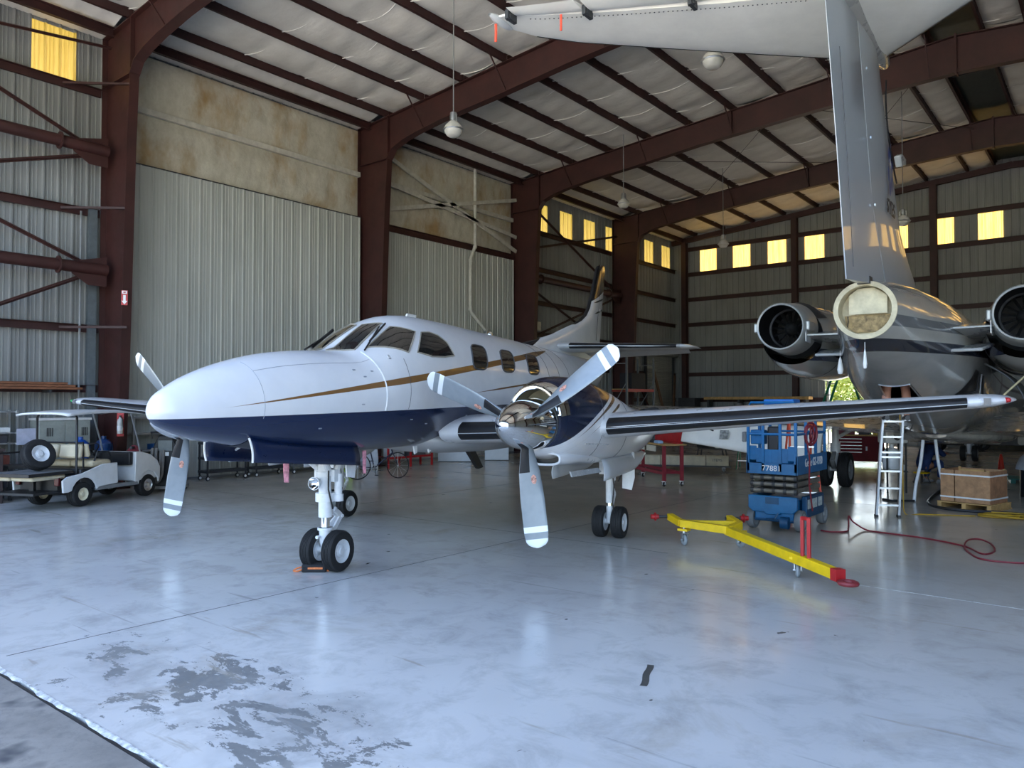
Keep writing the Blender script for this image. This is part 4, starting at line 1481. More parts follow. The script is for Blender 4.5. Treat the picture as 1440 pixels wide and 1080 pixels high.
# fin, rudder, tailplane
FZ = [3.45, 3.75, 4.0, 4.3, 4.64, 5.2, 6.0, 6.91, 7.05]
FL = [-3.0, -3.4, -3.95, -4.7, -5.28, -5.66, -6.2, -6.80, -6.95]
FH = [-6.8, -7.0, -7.2, -7.45, -7.68, -7.82, -8.02, -8.24, -8.30]
FT = [-8.7, -8.84, -8.92, -8.99, -9.07, -9.22, -9.46, -9.74, -9.82]
def fin_secs(zs):
    out = []
    for zz in zs:
        a = float(np.interp(zz, FZ, FL))
        h = float(np.interp(zz, FZ, FH))
        out.append((zz, a, h, .34 - .05 * (zz - 3.4)))
    return out
m = MB()
rg = []
for zz, a, h, th in fin_secs(FZ):
    row = []
    prof = [(0, 0), (.03, .28), (.1, .55), (.25, .85), (.5, 1), (.8, .9), (1, .72)]
    for u, w in prof:
        row.append((a + (h - a) * u, th / 2 * w, zz))
    for u, w in prof[:0:-1]:
        row.append((a + (h - a) * u, -th / 2 * w, zz))
    rg.append(row)
m.loft(rg)
jfin = obj('fin', m, M_JTAIL, JT, smooth=50)
m = MB()
rg = []
for zz in [3.60, 3.9, 4.4, 5, 5.6, 6.2, 6.8, 7.02]:
    h = float(np.interp(zz, FZ, FH)) - .02
    te = float(np.interp(zz, FZ, FT))
    if zz < 3.7:
        h -= .0
    th = (.34 - .05 * (zz - 3.4)) * .72
    zl = lambda u: zz + (-.13 * u if zz < 3.65 else 0)
    prof = [(0, .7), (.02, 1), (.5, .55), (1, .06)]
    row = [(h + (te - h) * u, th / 2 * w, zl(u)) for u, w in prof] + [(h + (te - h) * u, -th / 2 * w, zl(u)) for u, w in prof[::-1]]
    rg.append(row)
m.loft(rg)
rud = obj('rudder', m, M_JTAIL, JT, smooth=40)
obj('rudder_horn', MB().box((-7.55, 0, 3.58), (.5, .16, .1)).cyl((-7.1, 0, 3.55), (-7.1, 0, 3.75), .06, 12), M_DARK, JT)
for zz in (4.6, 5.45, 6.3):
    h = float(np.interp(zz, FZ, FH))
    obj('hinge_fairing', MB().box((h, -.13, zz), (.05, .015, .03)), M_ALU, rud)
# trim tab line on the rudder
obj('seam', MB().tube([(-8.72, -.075, 3.62), (-8.9, -.065, 4.8), (-9.2, -.05, 6.2)], .004, 5), M_SEAM, rud)
# dark sweep line on the fin
P = [(-6.9 - .35 * math.sin(k / 14 * PI / 2) + .95 * (k / 14) ** 2, -.168 + .02 * (1 - k / 14), 6.55 - 1.35 * (k / 14)) for k in range(15)]
obj('paint_line', MB().tube(P, .012, 5), M_BLACK, jfin)
# petal emblem and lettering on the fin
EMB = pm('emblem_blue', srgb(34, 62, 128), .4)
for k in range(6):
    a = 2 * PI * k / 6 + .3
    cx, cz = -6.72 + .13 * math.cos(a), 5.30 + .28 * math.sin(a)
    def fn(u, v, a=a, cx=cx, cz=cz):
        th = 2 * PI * v
        ex, ez = .05 * u * math.cos(th), .115 * u * math.sin(th)
        return (cx + ex, -.158, cz + ez)
    o = obj('emblem_petal', MB().grid(2, 18, fn), EMB, jfin)
text_mesh('lettering', 'SYES', .30, M_BLACK, jfin, (-6.72, -.162, 4.73), (R(90), 0, 0), .003)
obj('strake_light', MB().prism([(-5.35, -.02, 5.76), (-5.0, -.02, 5.86), (-4.98, -.02, 5.98), (-5.30, -.02, 5.98), (-5.5, -.02, 5.90)], (0, -.10, 0)).shift(-.15, 0, -.1), M_JGREY, jfin, bev=.02)
obj('tail_antenna', MB().prism([(-5.2, 0, 3.72), (-5.32, 0, 3.72), (-5.4, 0, 4.02), (-5.36, 0, 4.02)], (0, .02, 0)), M_WHITE, jfin)
SSEC = [(.10, -6.55, 7.06, 3.05, .085), (1.2, -7.55, 7.06, 2.40, .085), (2.4, -8.66, 7.07, 1.72, .085), (3.35, -9.55, 7.08, 1.22, .08), (3.75, -10.05, 7.08, .92, .07), (3.92, -10.42, 7.08, .5, .05)]
for sd in (1, -1):
    sm = lambda mm: side(mm, sd)
    st_ = obj('tailplane', sm(foil(SSEC[:], 0, .80, 14)), M_JWHITE, JT, smooth=50)
    # elevator in two sections, hinged behind the plank, with rivet-sized hinge brackets
    for (ya, yb) in ((.25, 1.55), (1.62, 2.75), (2.82, 3.62)):
        sec = []
        for k in range(5):
            y = ya + (yb - ya) * k / 4
            xl = float(np.interp(y, [q[0] for q in SSEC], [q[1] for q in SSEC]))
            ch = float(np.interp(y, [q[0] for q in SSEC], [q[3] for q in SSEC]))
            sec.append((y, xl - .81 * ch, 7.065, .19 * ch + .05, .16))
        obj('elevator', sm(foil(sec, 0, 1, 10)), M_JWHITE, JT, smooth=50)
    for yb in (.2, 1.585, 2.785, 3.66):
        xl = float(np.interp(yb, [q[0] for q in SSEC], [q[1] for q in SSEC])) - .80 * float(np.interp(yb, [q[0] for q in SSEC], [q[3] for q in SSEC]))
        mm = MB().box((xl - .06, yb, 7.02), (.20, .05, .12))
        mm.cyl((xl - .1, yb - .04, 7.00), (xl - .1, yb + .04, 7.00), .035, 10)
        obj('hinge_bracket', sm(mm), M_DARK, JT)
    le = [(q[0], q[1], q[2], q[3], q[4]) for q in SSEC[:5]]
    obj('leading_edge', sm(foil_boot(le, .030, .036, .008)), M_JLE, st_, smooth=60)
    obj('horn_balance', sm(MB().lathe([(.0, .22), (.045, .12), (.06, 0), (.05, -.2), (.02, -.32)], (-10.62, 3.90, 7.07), (1, 0, 0), 14)), M_WHITE, JT)
    # row of rivets along the hinge line
    rv_ = MB()
    for k in range(60):
        y = .4 + 3.1 * k / 59
        xl = float(np.interp(y, [q[0] for q in SSEC], [q[1] for q in SSEC]))
        ch = float(np.interp(y, [q[0] for q in SSEC], [q[3] for q in SSEC]))
        rv_.box((xl - .745 * ch, y, 7.065 - .026 * ch), (.014, .014, .006))
    ro = obj('rivet_row', sm(rv_), M_DARK, st_)
    ro['kind'] = 'stuff'
obj('tail_bullet', MB().lathe([(.0, 1.6), (.08, 1.4), (.16, .8), (.19, 0), (.17, -1.4), (.10, -2.4), (.0, -2.7)], (-7.6, 0, 7.07), (1, 0, 0), 20), M_JGREY, JT)
def ribbon(loc, L, w, lab):
    o = obj('tail_ribbon', MB().grid(8, 2, lambda u, v: (.01 * math.sin(4 * u), -w / 2 + w * v, -L * u)), pm('orange_red_ribbon', srgb(226, 84, 60), .8, var=.1), None)
    md = o.modifiers.new('thickness', 'SOLIDIFY')
    md.thickness = .004
    o.location = loc
    o.rotation_euler = (0, 0, R(120))
    tag(o, lab, 'streamer')
JW = lambda x, y, z: (-3.0 + math.cos(R(92.3)) * x - math.sin(R(92.3)) * y, 18.7 + math.sin(R(92.3)) * x + math.cos(R(92.3)) * y, z)
ribbon(JW(-10.80, 3.90, 6.995), .25, .035, 'short orange ribbon dangling from the tip of the T-tail')
ribbon(JW(-10.52, 3.05, 6.98), .22, .03, 'short orange ribbon dangling from a T-tail elevator hinge')

# engines on pylons
M_NOZ = pm('nozzle_grey', srgb(176, 178, 176), .34, .35, var=.08, scale=3)
M_SOOT = pm('sooty_exhaust_liner', (.012, .012, .013), .55, .4, var=.3)
M_VANE = pm('turbine_vane_metal', (.10, .10, .10), .38, .8, var=.3)
t = NT('engine_cowl_livery')
z = t.sep()[2]
cc_ = t.mix(t.math('MULTIPLY', t.clampstep(z, 2.66, 2.664), t.clampstep(z, 2.86, 2.856)), srgb(168, 169, 167), srgb(52, 62, 92))
t.set('Base Color', cc_)
t.set('Roughness', .25)
t.set('Coat Weight', .7)
M_COWL = t.m
for sd in (1, -1):
    ey, ez = 1.70 * sd, 3.21
    c0 = (-5.85, ey, ez)
    nz = MB().lathe([(.37, .42), (.36, .2), (.362, .0), (.385, -.012), (.40, .01), (.425, .3), (.455, .62), (.43, .64)], c0, (1, 0, 0), 44)
    noz = obj('exhaust_nozzle', nz, M_NOZ, JT, smooth=50)
    obj('nozzle_liner', MB().lathe([(.358, .0), (.35, .5), (.34, 1.1), (.33, 1.5)], c0, (1, 0, 0), 36), M_SOOT, noz)
    # mixer lobes, vanes and centre plug deep in the pipe
    vn = MB()
    for k in range(14):
        a = 2 * PI * k / 14
        ca, sa = math.cos(a), math.sin(a)
        vn.prism([(-5.25, ey + .12 * ca, ez + .12 * sa), (-5.25, ey + .335 * ca - .02 * sa, ez + .335 * sa + .02 * ca), (-5.18, ey + .335 * math.cos(a + .22), ez + .335 * math.sin(a + .22)), (-5.18, ey + .12 * math.cos(a + .3), ez + .12 * math.sin(a + .3))], (.02, 0, 0))
    vn.lathe([(.345, .0), (.315, .02), (.315, .07)], (-5.32, ey, ez), (1, 0, 0), 36)
    vn.lathe([(.0, -.18), (.06, -.12), (.11, 0), (.13, .15)], (-5.25, ey, ez), (1, 0, 0), 24)
    obj('turbine_vanes', vn, M_VANE, noz)
    obj('back_plate', MB().lathe([(.34, .0), (.0, .0)], (-4.9, ey, ez), (1, 0, 0), 32), M_SOOT, noz)
    for a in (R(180), R(0)):
        px_, pz_ = ey + .43 * math.cos(a), ez + .43 * math.sin(a)
        obj('reverser_pivot', MB().box((-5.62, px_, pz_), (.34, .07, .16)), M_NOZ, noz, bev=.02)
    dk = MB().lathe([(.43, 0), (.46, .12), (.50, .3)], (-5.22, ey, ez), (1, 0, 0), 40)
    obj('reverser_gap', dk, M_DARK, JT)
    # the cowl is cut away on top behind the pylon: two cowl shells of different length
    cw = MB()
    CB = Body([(-5.18, 3.08, .52, 3.58, 2.60), (-4.7, 3.06, .60, 3.66, 2.46), (-4.0, 3.05, .66, 3.71, 2.38), (-3.0, 3.05, .68, 3.73, 2.36), (-2.0, 3.06, .64, 3.69, 2.42), (-1.55, 3.06, .56, 3.62, 2.5)], 2.1, ey)
    cw.loft(CB.rings(26, 44), False)
    cowl = obj('engine_cowl', cw, M_COWL, JT, smooth=50)
    obj('reverser_bucket', MB().grid(10, 4, lambda u, v: CB.S(-5.22 + .42 * v, R(35) + R(85) * u if sd == -1 else R(60) + R(85) * u, .012)), M_DARK, cowl, smooth=60)
    obj('cowl_seam', MB().tube([CB.S(-4.2, 2 * PI * k / 40, .002) for k in range(41)], .005, 5), M_SEAM, cowl)
    obj('intake_lip', MB().tube([CB.S(-1.55, 2 * PI * k / 40, -.02) for k in range(41)], .05, 8), M_CHROME, cowl)
    obj('intake_fan', MB()._add([CB.S(-1.7, 2 * PI * k / 40, -.06) for k in range(40)], [tuple(range(40))]), M_SOOT, cowl)
    # pylon: thin horizontal strut
    py = MB()
    rg = []
    for y, xf, xa, th in ((.70, -2.2, -5.62, .16), (1.0, -2.2, -5.66, .15), (1.32, -2.2, -5.70, .14)):
        row = []
        for u, w in ((0, .1), (.1, .7), (.4, 1), (.8, .7), (1, .08)):
            row.append((xf + (xa - xf) * u, y * sd, 3.06 + th * w))
        for u, w in ((1, .08), (.8, .7), (.4, 1), (.1, .7), (0, .1)):
            row.append((xf + (xa - xf) * u, y * sd, 3.06 - th * w))
        rg.append(row)
    py.loft(rg)
    obj('pylon', py, M_JGREY, JT, smooth=50)
    obj('pylon_fence', MB().prism([(-5.76, 1.30 * sd, 2.95), (-5.5, 1.30 * sd, 2.93), (-5.5, 1.30 * sd, 3.22), (-5.78, 1.30 * sd, 3.28)], (0, .015, 0)), M_WHITE, JT)
    obj('pylon_fairing', MB().box((-5.25, .98 * sd, 2.78), (.9, .5, .05), (0, R(-8), R(6 * sd))), M_JGREY, JT, bev=.02)
# open lower cowl of the right engine held by a stay rod
CBr = Body([(-4.9, 3.05, .62, 3.66, 2.40), (-2.4, 3.06, .66, 3.69, 2.40)], 2.1, -1.70)
m = MB().grid(10, 10, lambda u, v: (-4.95 + 2.3 * u, -1.15 - .55 * math.sin(PI * v * .55), 2.55 - .95 * v + .12 * math.sin(PI * v)))
o = obj('open_cowl_door', m, M_DARK, JT, smooth=60)
md = o.modifiers.new('thickness', 'SOLIDIFY')
md.thickness = .025
obj('cowl_stay_rod', MB().cyl((-5.0, -1.36, 2.02), (-5.0, -1.78, 2.46), .014, 8), pm('pale_rod', srgb(190, 178, 140), .5), JT)
# wicks and tags hanging below the tail
for (x, y, z, w) in ((-7.75, .0, 2.75, .028), (-6.6, .58, 2.72, .045)):
    mm = MB().tube([(x, y, z), (x, y, z - .09)], .004, 5)
    mm.lathe([(.003, 0), (w * .5, -.05), (w, -.2), (w * .7, -.26), (.0, -.27)], (x, y, z - .09), (0, 0, 1), 12)
    obj('hanging_tag', mm, M_WHITE, JT)
# reflections aside, access panel and open panel on the right side with hoses
obj('open_side_panel', MB().grid(6, 12, lambda u, v: JB.S(-4.45 + .55 * u, PI + .30 + .55 * v, .006)), M_BLACK, JT, smooth=60)
for k in range(3):
    p0 = JB.S(-4.3 + .12 * k, PI + .32, .03)
    p1 = JB.S(-4.25 + .1 * k, PI + .6, .12 + .03 * k)
    p2 = JB.S(-4.4 + .12 * k, PI + .84, .03)
    obj('dangling_hose', MB().tube([p0, p1, p2], .02, 8), M_ALU if k == 1 else M_BLACK, JT)

# wing, flaps, gear
JWS = [(.6, 3.4, 1.38, 5.4, .11), (1.6, 2.9, 1.42, 4.9, .11), (4.0, 1.65, 1.55, 3.6, .10), (7.0, .1, 1.72, 2.5, .10), (9.2, -1.05, 1.84, 1.7, .09), (9.4, -1.3, 1.85, 1.2, .06)]
for sd in (1, -1):
    jw_ = obj('wing', side(foil(JWS, 0, 1, 14, .01), sd), M_JGREY, JT, smooth=50)
    def ffn(u, v):
        y = 2.0 + 3.0 * u
        zt = 1.40 + .052 * y
        zb = .62 + .145 * (y - 2.0)
        xx = float(np.interp(y, [1.6, 4.0, 7.0], [-2.0, -1.95, -2.4]))
        return (xx - .32 * v - .04 * math.sin(PI * v), y, zt - .1 + (zb - zt + .1) * v)
    fm = MB().grid(10, 6, ffn)
    o = obj('flap', side(fm, sd), M_JWHITE, JT, smooth=60)
    md = o.modifiers.new('thickness', 'SOLIDIFY')
    md.thickness = .06
    obj('flap_track', side(MB().box((-2.0, 3.6, 1.18), (.5, .09, .22)), sd), M_GREY, JT, bev=.02)
    obj('flap_placard', side(MB().box((-2.24, 4.05, 1.22), (.01, .20, .20), (0, R(18), 0)), sd), pm('placard_grey', srgb(150, 150, 146), .5, var=.5, scale=20), o)
    # main gear
    gx, gy = -.15, 2.2 * sd
    g = MB().cyl((gx, gy, .45), (gx, gy, 1.45), .075, 16)
    g.cyl((gx, gy, .78), (gx, gy, 1.0), .11, 16)
    g.cyl((gx, gy - .3, .40), (gx, gy + .3, .40), .05, 12)
    g.tube([(gx, gy, 1.1), (gx + .5, gy - .5 * sd, 1.45)], .04, 8)
    obj('gear_strut', g, M_GEARWHITE, JT)
    obj('gear_piston', MB().cyl((gx, gy, .45), (gx, gy, .74), .06, 14), M_CHROME, JT)
    tl = MB().beam((gx - .1, gy, .80), (gx - .3, gy, .62), .09, .04)
    tl.beam((gx - .3, gy, .62), (gx - .08, gy, .42), .09, .04)
    obj('torque_link', tl, M_GREY, JT)
    for dy in (-.22, .22):
        wheel(JT, (gx, gy + dy, .40), .40, .24, (0, 1, 0), rim=M_GREY, treads=4)
    obj('gear_door', side(MB().prism([(.45, 2.62, 1.45), (-.75, 2.62, 1.45), (-.7, 2.66, .95), (.35, 2.66, .95)], (0, .03, 0)), sd), M_JGREY, JT)
# nose gear (seen far back under the belly)
nx_, ny_ = 10.4, .55
g = MB().cyl((nx_, ny_, .26), (nx_, ny_, 1.30), .06, 14)
g.cyl((nx_, ny_ - .2, .26), (nx_, ny_ + .2, .26), .035, 12)
obj('nose_strut', g, M_GEARWHITE, JT)
g = MB().box((nx_ - .12, ny_, .98), (.10, .42, .5))
for dz in (-.15, 0, .15):
    g.box((nx_ - .18, ny_ - .11, .98 + dz), (.04, .12, .08))
    g.box((nx_ - .18, ny_ + .11, .98 + dz), (.04, .12, .08))
obj('nose_gear_actuator', g, M_GEARWHITE, JT, bev=.015)
for dy in (-.17, .17):
    wheel(JT, (nx_, ny_ + dy, .26), .26, .17, (0, 1, 0), rim=M_GREY)
# belly equipment bay hanging open with white boxes, landing-gear well details
obj('belly_fairing', MB().loft(Body([(-1.3, 1.30, .2, 1.4, 1.22), (-.6, 1.25, 1.0, 1.5, 1.1), (1, 1.2, 1.25, 1.5, 1.02), (3.2, 1.25, 1.0, 1.5, 1.02), (4.2, 1.3, .2, 1.4, 1.18)], 2.6).rings(24, 32)), M_JGREY, JT, smooth=60)
# ------------------------------------------------------------------ GROUND EQUIPMENT
M_CREAM = pm('cream_vinyl', srgb(206, 192, 162), .6, var=.08)
M_BLUE = pm('lift_blue', srgb(16, 98, 150), .4, var=.14, scale=5)
M_BLUED = pm('lift_blue_dark', srgb(12, 68, 106), .45, var=.16, scale=5)
M_YEL = pm('tow_bar_yellow', srgb(236, 196, 10), .42, var=.10, scale=7)
M_WOOD = pm('plywood', srgb(168, 128, 92), .75, var=.2, scale=9)
M_WOODD = pm('plywood_side_shade', srgb(160, 116, 84), .75, var=.25, scale=6)  # darker plywood copy: the side face's shade put into the colour
M_PINE = pm('pine_board', srgb(182, 146, 92), .75, var=.2, scale=8)
M_MAROON = pm('tool_chest_maroon', srgb(96, 14, 28), .55, var=.1, spec=.25)
M_TABLE = pm('faded_red_paint', srgb(142, 44, 54), .45, var=.14)
M_GREEN = pm('green_fibreglass', srgb(28, 116, 80), .45, var=.1)
M_ORANGE = pm('orange_fibreglass', srgb(214, 78, 44), .5, var=.1)
M_CASTOR = pm('grey_castor', srgb(140, 146, 150), .5, var=.1)
M_HOSE = pm('dark_red_hose', srgb(122, 34, 46), .5, var=.12)

# --- golf cart (origin at rear axle on the floor)
GC = thing('golf_cart', 'white golf cart with cream seats and flat rear deck parked along the left wall', 'golf cart', (-15.67, 5.97, 0), R(113.4))
def plate_y(poly, y, th):
    return MB().prism([(a, y, b) for a, b in poly], (0, th, 0))
arch = [(.30 * math.cos(R(a)), .24 + .30 * math.sin(R(a))) for a in (10, 30, 50, 70, 90, 110, 130, 150, 165)]
for s2 in (1, -1):
    poly = [(-.48, .30), (-.50, .52), (-.40, .58), (-.05, .62), (.30, .72), (.44, .76), (.80, .76), (.82, .36), (.34, .33)] + arch + [(-.36, .30)]
    obj('rear_fender', plate_y(poly, .56 * s2 - .02, .04), M_WHITE, GC, bev=.012)
    archf = [(1.67 + .29 * math.cos(R(a)), .24 + .29 * math.sin(R(a))) for a in (5, 30, 60, 90, 120, 150, 172)]
    poly = [(1.28, .33), (1.30, .93), (1.46, .93), (1.72, .86), (1.92, .72), (2.0, .58), (2.0, .38)] + archf + [(1.36, .33)]
    obj('front_fender', plate_y(poly, .55 * s2 - .02, .04), M_WHITE, GC, bev=.012)
    obj('rocker', MB().bx(.30, 1.40, .53 * s2 - .03, .53 * s2 + .03, .27, .34), M_GREY, GC)
    obj('tail_lamp', MB().box((-.485, .44 * s2, .50), (.05, .10, .15)), pm('dark_red_lens', (.10, .012, .012), .25), GC, bev=.01)
    obj('front_strut', MB().tube([(1.52, .47 * s2, .92), (1.46, .47 * s2, 1.15), (1.24, .47 * s2, 1.76)], .017, 8), M_ALU, GC)
    obj('armrest', MB().tube([(.30, .50 * s2, .82), (.34, .53 * s2, 1.0), (.62, .53 * s2, .98), (.72, .52 * s2, .78)], .018, 8), M_BLACK, GC)
obj('front_cowl', MB().loft([[(1.30, y, .34), (1.30, y, .93), (1.50, y, .93), (1.74, y, .86), (1.94, y, .72), (2.03, y, .56), (2.03, y, .36)] for y in (-.54, -.3, 0, .3, .54)]), M_WHITE, GC, bev=.02)
obj('dash', MB().box((1.24, 0, .80), (.10, 1.02, .26)), M_BLACK, GC, bev=.02)
obj('floor_pan', MB().bx(.25, 1.32, -.52, .52, .27, .31), M_BLACK, GC)
obj('seat_base', MB().bx(-.05, .74, -.53, .53, .32, .70), M_BLACK, GC, bev=.03)
for y in (-.26, .26):
    obj('seat_cushion', MB().box((.47, y, .77), (.50, .50, .13)), M_CREAM, GC, bev=.045)
    obj('backrest', MB().box((.16, y, 1.03), (.10, .48, .26), (0, R(-12), 0)), M_CREAM, GC, bev=.04)
    obj('rear_backrest', MB().box((.00, y, 1.02), (.10, .48, .26), (0, R(10), 0)), M_CREAM, GC, bev=.04)
obj('backrest_frame', MB().tube([(.08, -.46, .7), (.07, -.46, 1.18), (.07, .46, 1.18), (.08, .46, .7)], .018, 8), M_BLACK, GC)
obj('cargo_deck', MB().bx(-1.12, -.22, -.50, .50, .66, .685), pm('worn_deck', (.16, .165, .17), .6, var=.3), GC)
obj('deck_frame', MB().bx(-1.14, -.20, -.52, -.49, .635, .69).bx(-1.14, -.20, .49, .52, .635, .69).bx(-1.15, -1.12, -.52, .52, .635, .69).bx(-.22, -.19, -.52, .52, .635, .69), M_BLACK, GC)
for y in (-.25, .25):
    obj('deck_cushion', MB().box((-.70, y, .595), (.72, .48, .08)), M_CREAM, GC, bev=.03)
obj('rear_bagwell', MB().bx(-.46, -.05, -.42, .42, .30, .58), M_BLACK, GC)
obj('rear_step', MB().bx(-1.0, -.45, -.46, .46, .30, .34).bx(-.62, -.56, -.05, .05, .30, .58), M_BLACK, GC)
obj('grab_rail', MB().tube([(-1.10, .50, .69), (-1.10, .50, .98), (-1.06, .50, 1.02), (-.25, .50, 1.02), (-.2, .50, .98), (-.2, .50, .7)], .016, 8), M_BLACK, GC)
obj('rear_hoop', MB().tube([(-.08, -.46, .62), (-.08, -.46, 1.66), (-.08, -.40, 1.73), (-.08, .40, 1.73), (-.08, .46, 1.66), (-.08, .46, .62)], .022, 10), M_BLACK, GC)
def roof(u, v):
    x = -.42 + 2.05 * u
    y = -.60 + 1.2 * v
    return (x, y, 1.80 - .05 * (2 * u - 1) ** 2 - .035 * (2 * v - 1) ** 4)
o = obj('roof', MB().grid(16, 12, roof), M_WHITE, GC, smooth=60)
md = o.modifiers.new('thickness', 'SOLIDIFY')
md.thickness = .035
obj('steering_column', MB().tube([(1.25, .25, .70), (.98, .25, .98)], .022, 8).torus((.97, .25, .99), (-.7, 0, .72), .17, .015, 24, 6), M_BLACK, GC)
obj('axle', MB().cyl((0, -.5, .23), (0, .5, .23), .04, 10).cyl((1.67, -.5, .23), (1.67, .5, .23), .035, 10), M_BLACK, GC)
M_CRIM = pm('cream_wheel_rim', srgb(222, 212, 184), .45, var=.08)
for (x, y) in ((0, -.46), (0, .46)):
    wheel(GC, (x, y, .23), .23, .20, (0, 1, 0), rim=M_CRIM, rr=.5)
for (x, y) in ((1.67, -.47), (1.67, .47)):
    wheel(GC, (x, y, .23), .23, .18, (0, 1, 0), rim=M_ALU, rr=.52)
SP = thing('spare_wheel', 'thick black spare wheel with white rim propped on the golf cart deck', 'wheel', (-15.67 + .36 * .918 * 0 + .40 * .50, 5.97 - .918 * .50, .69), R(113.4))
wheel(SP, (0, -.02, .292), .285, .22, (-.28, -.93, .34), rim=M_WHEELWHITE, rr=.52)

# --- scissor lift
SL = thing('scissor_lift', 'blue self-propelled scissor lift with folded stack and guard rails', 'scissor lift', (-4.145, 12.17, 0), R(90))
# local: +x away from the numbered end, y left; numbered end at x = -.92
obj('chassis', MB().bx(-.80, .80, -.30, .30, .16, .46), M_BLUE, SL, bev=.02)
obj('end_fascia', MB().prism([(-.90, -.37, .34), (-.90, -.37, .53), (-.90, .37, .53), (-.90, .37, .34), (-.90, .30, .28), (-.90, .12, .28), (-.90, .10, .25), (-.90, -.10, .25), (-.90, -.12, .28), (-.90, -.30, .28)], (.10, 0, 0)), M_BLUE, SL, bev=.012)
obj('fascia_slot', MB().box((-.905, 0, .46), (.01, .20, .10)), M_BLUED, SL)
for y in (-.38, .38):
    obj('side_box', MB().bx(-.52, .55, y - .04, y + .04, .20, .52), M_BLUED, SL, bev=.012)
    for (x, w) in ((-.36, .22), (-.05, .3), (.3, .24)):
        obj('decal', MB().box((x, y + (.042 if y > 0 else -.042), .40), (w, .004, .14)), pm('pale_decal', srgb(190, 200, 200), .5, var=.25, scale=25), SL)
for (x, y) in ((-.70, -.36), (-.70, .36), (.70, -.36), (.70, .36)):
    wheel(SL, (x, y, .165), .165, .11, (0, 1, 0), rim=M_CASTOR, tyre=pm('grey_solid_tyre', (.16, .17, .18), .6), rr=.66, treads=0)
obj('steer_link', MB().cyl((-.78, -.3, .16), (-.78, .3, .16), .025, 8).tube([(-.88, -.1, .3), (-.93, -.05, .2), (-.86, .1, .18)], .012, 6).cyl((-.86, -.12, .14), (-.86, -.24, .14), .09, 14), M_BLUED, SL)
M_ARM = pm('scissor_arm_grey', srgb(126, 122, 114), .45, .4, var=.2)
for k in range(3):
    zz = .60 + .10 * k
    for y in (-.28, .28, -.12, .12):
        obj('scissor_arm', MB().bx(-.80, .80, y - .025, y + .025, zz - .035, zz + .035), M_ARM, SL, bev=.008)
    obj('pivot_tube', MB().cyl((-.80, -.33, zz), (-.80, .33, zz), .032, 12), M_ARM, SL)
    for y in (-.33, -.17, .0, .17, .33):
        obj('pivot_collar', MB().cyl((-.80, y - .022, zz), (-.80, y + .022, zz), .044, 10), M_DARK, SL)
obj('platform_deck', MB().bx(-.90, .90, -.37, .37, .86, .90), M_BLUED, SL)
obj('toe_board', MB().bx(-.92, -.89, -.375, .375, .86, 1.02), M_BLUE, SL)
obj('toe_board', MB().bx(.89, .92, -.375, .375, .86, 1.02), M_BLUE, SL)
for y in (-.375, .375):
    obj('side_board', MB().bx(-.92, .92, y - .012, y + .012, .86, 1.14), M_BLUE, SL)
posts_ = [(-.90, -.36), (-.90, -.13), (-.90, .13), (-.90, .36), (-.30, -.36), (-.30, .36), (.30, -.36), (.30, .36), (.90, -.36), (.90, .36)]
for (x, y) in posts_:
    obj('rail_post', MB().bx(x - .02, x + .02, y - .02, y + .02, .90, 1.86 if abs(y) > .3 else 1.64), M_BLUE, SL)
for zz in (1.46, 1.86):
    m = MB().tube([(-.90, -.36, zz), (.90, -.36, zz)], .019, 8).tube([(-.90, .36, zz), (.90, .36, zz)], .019, 8).tube([(.90, -.36, zz), (.90, .36, zz)], .019, 8).tube([(-.90, -.36, zz), (-.90, .36, zz)], .019, 8)
    obj('guard_rail', m, M_BLUE, SL)
m = MB()
for k in range(6):
    u = k / 5
    m.box((-.88, -.30 + .60 * u, 1.12 + .05 * (2 * u - 1) ** 2), (.03, .13, .22))
obj('end_guard_panel', m, M_BLUE, SL, bev=.01)
obj('control_box', MB().bx(-.86, -.62, .14, .34, 1.30, 1.52), M_BLUE, SL, bev=.015)
obj('manual_case', MB().box((-.84, -.02, 1.38), (.10, .20, .40)), M_BLACK, SL, bev=.05)
obj('hand_hold', MB().tube([(-.90, -.36, 1.86), (-.96, -.36, 1.94), (-.96, .30, 1.94), (-.90, .36, 1.86)], .018, 8), M_BLUE, SL)
obj('top_bin', MB().bx(-.70, -.30, -.28, .18, 1.88, 1.99), pm('bright_blue_bin', srgb(30, 110, 190), .4), SL, bev=.02)
obj('air_hose', MB().tube([(-.55, -.42, 1.46), (-.5, -.46, 1.1), (-.45, -.44, .7), (-.35, -.46, .3)], .012, 6), M_HOSE, SL)
obj('coiled_hose', MB().torus((-.25, -.40, 1.44), (.2, 1, .1), .14, .018, 20, 6).torus((-.20, -.41, 1.46), (.3, 1, 0), .17, .018, 20, 6).torus((-.05, -.41, 1.47), (.1, 1, .2), .12, .018, 20, 6), M_HOSE, SL)
text_mesh('unit_number', '77881', .115, M_WHITE, SL, (-.922, .0, .945), (R(90), 0, R(-90)), .002)
text_mesh('maker_lettering', 'Genie GS-1930', .19, M_WHITE, SL, (.05, -.389, 1.02), (R(90), 0, 0), .002, sx=.95)
obj('knob', MB().lathe([(.0, -.05), (.04, -.02), (.045, .02), (.0, .05)], (-.90, .38, 1.80), (0, 0, 1), 12), pm('purple_tape', srgb(92, 70, 190), .5), SL)

for ch in list(SL.children):
    for o in [ch] + list(ch.children):
        if ch.name.startswith(('wheel', 'unit_number', 'maker')):
            continue
        for v in o.data.vertices:
            v.co.x *= .78
for ch in SL.children:
    if ch.name.startswith('wheel'):
        for o in [ch] + list(ch.children):
            xm = sum(v.co.x for v in o.data.vertices) / len(o.data.vertices)
            for v in o.data.vertices:
                v.co.x += (.74 - 1) * xm
    elif ch.name.startswith('unit_number'):
        ch.location.x = -.922 * .78
    elif ch.name.startswith('maker'):
        ch.scale = (.72, .95, 1)

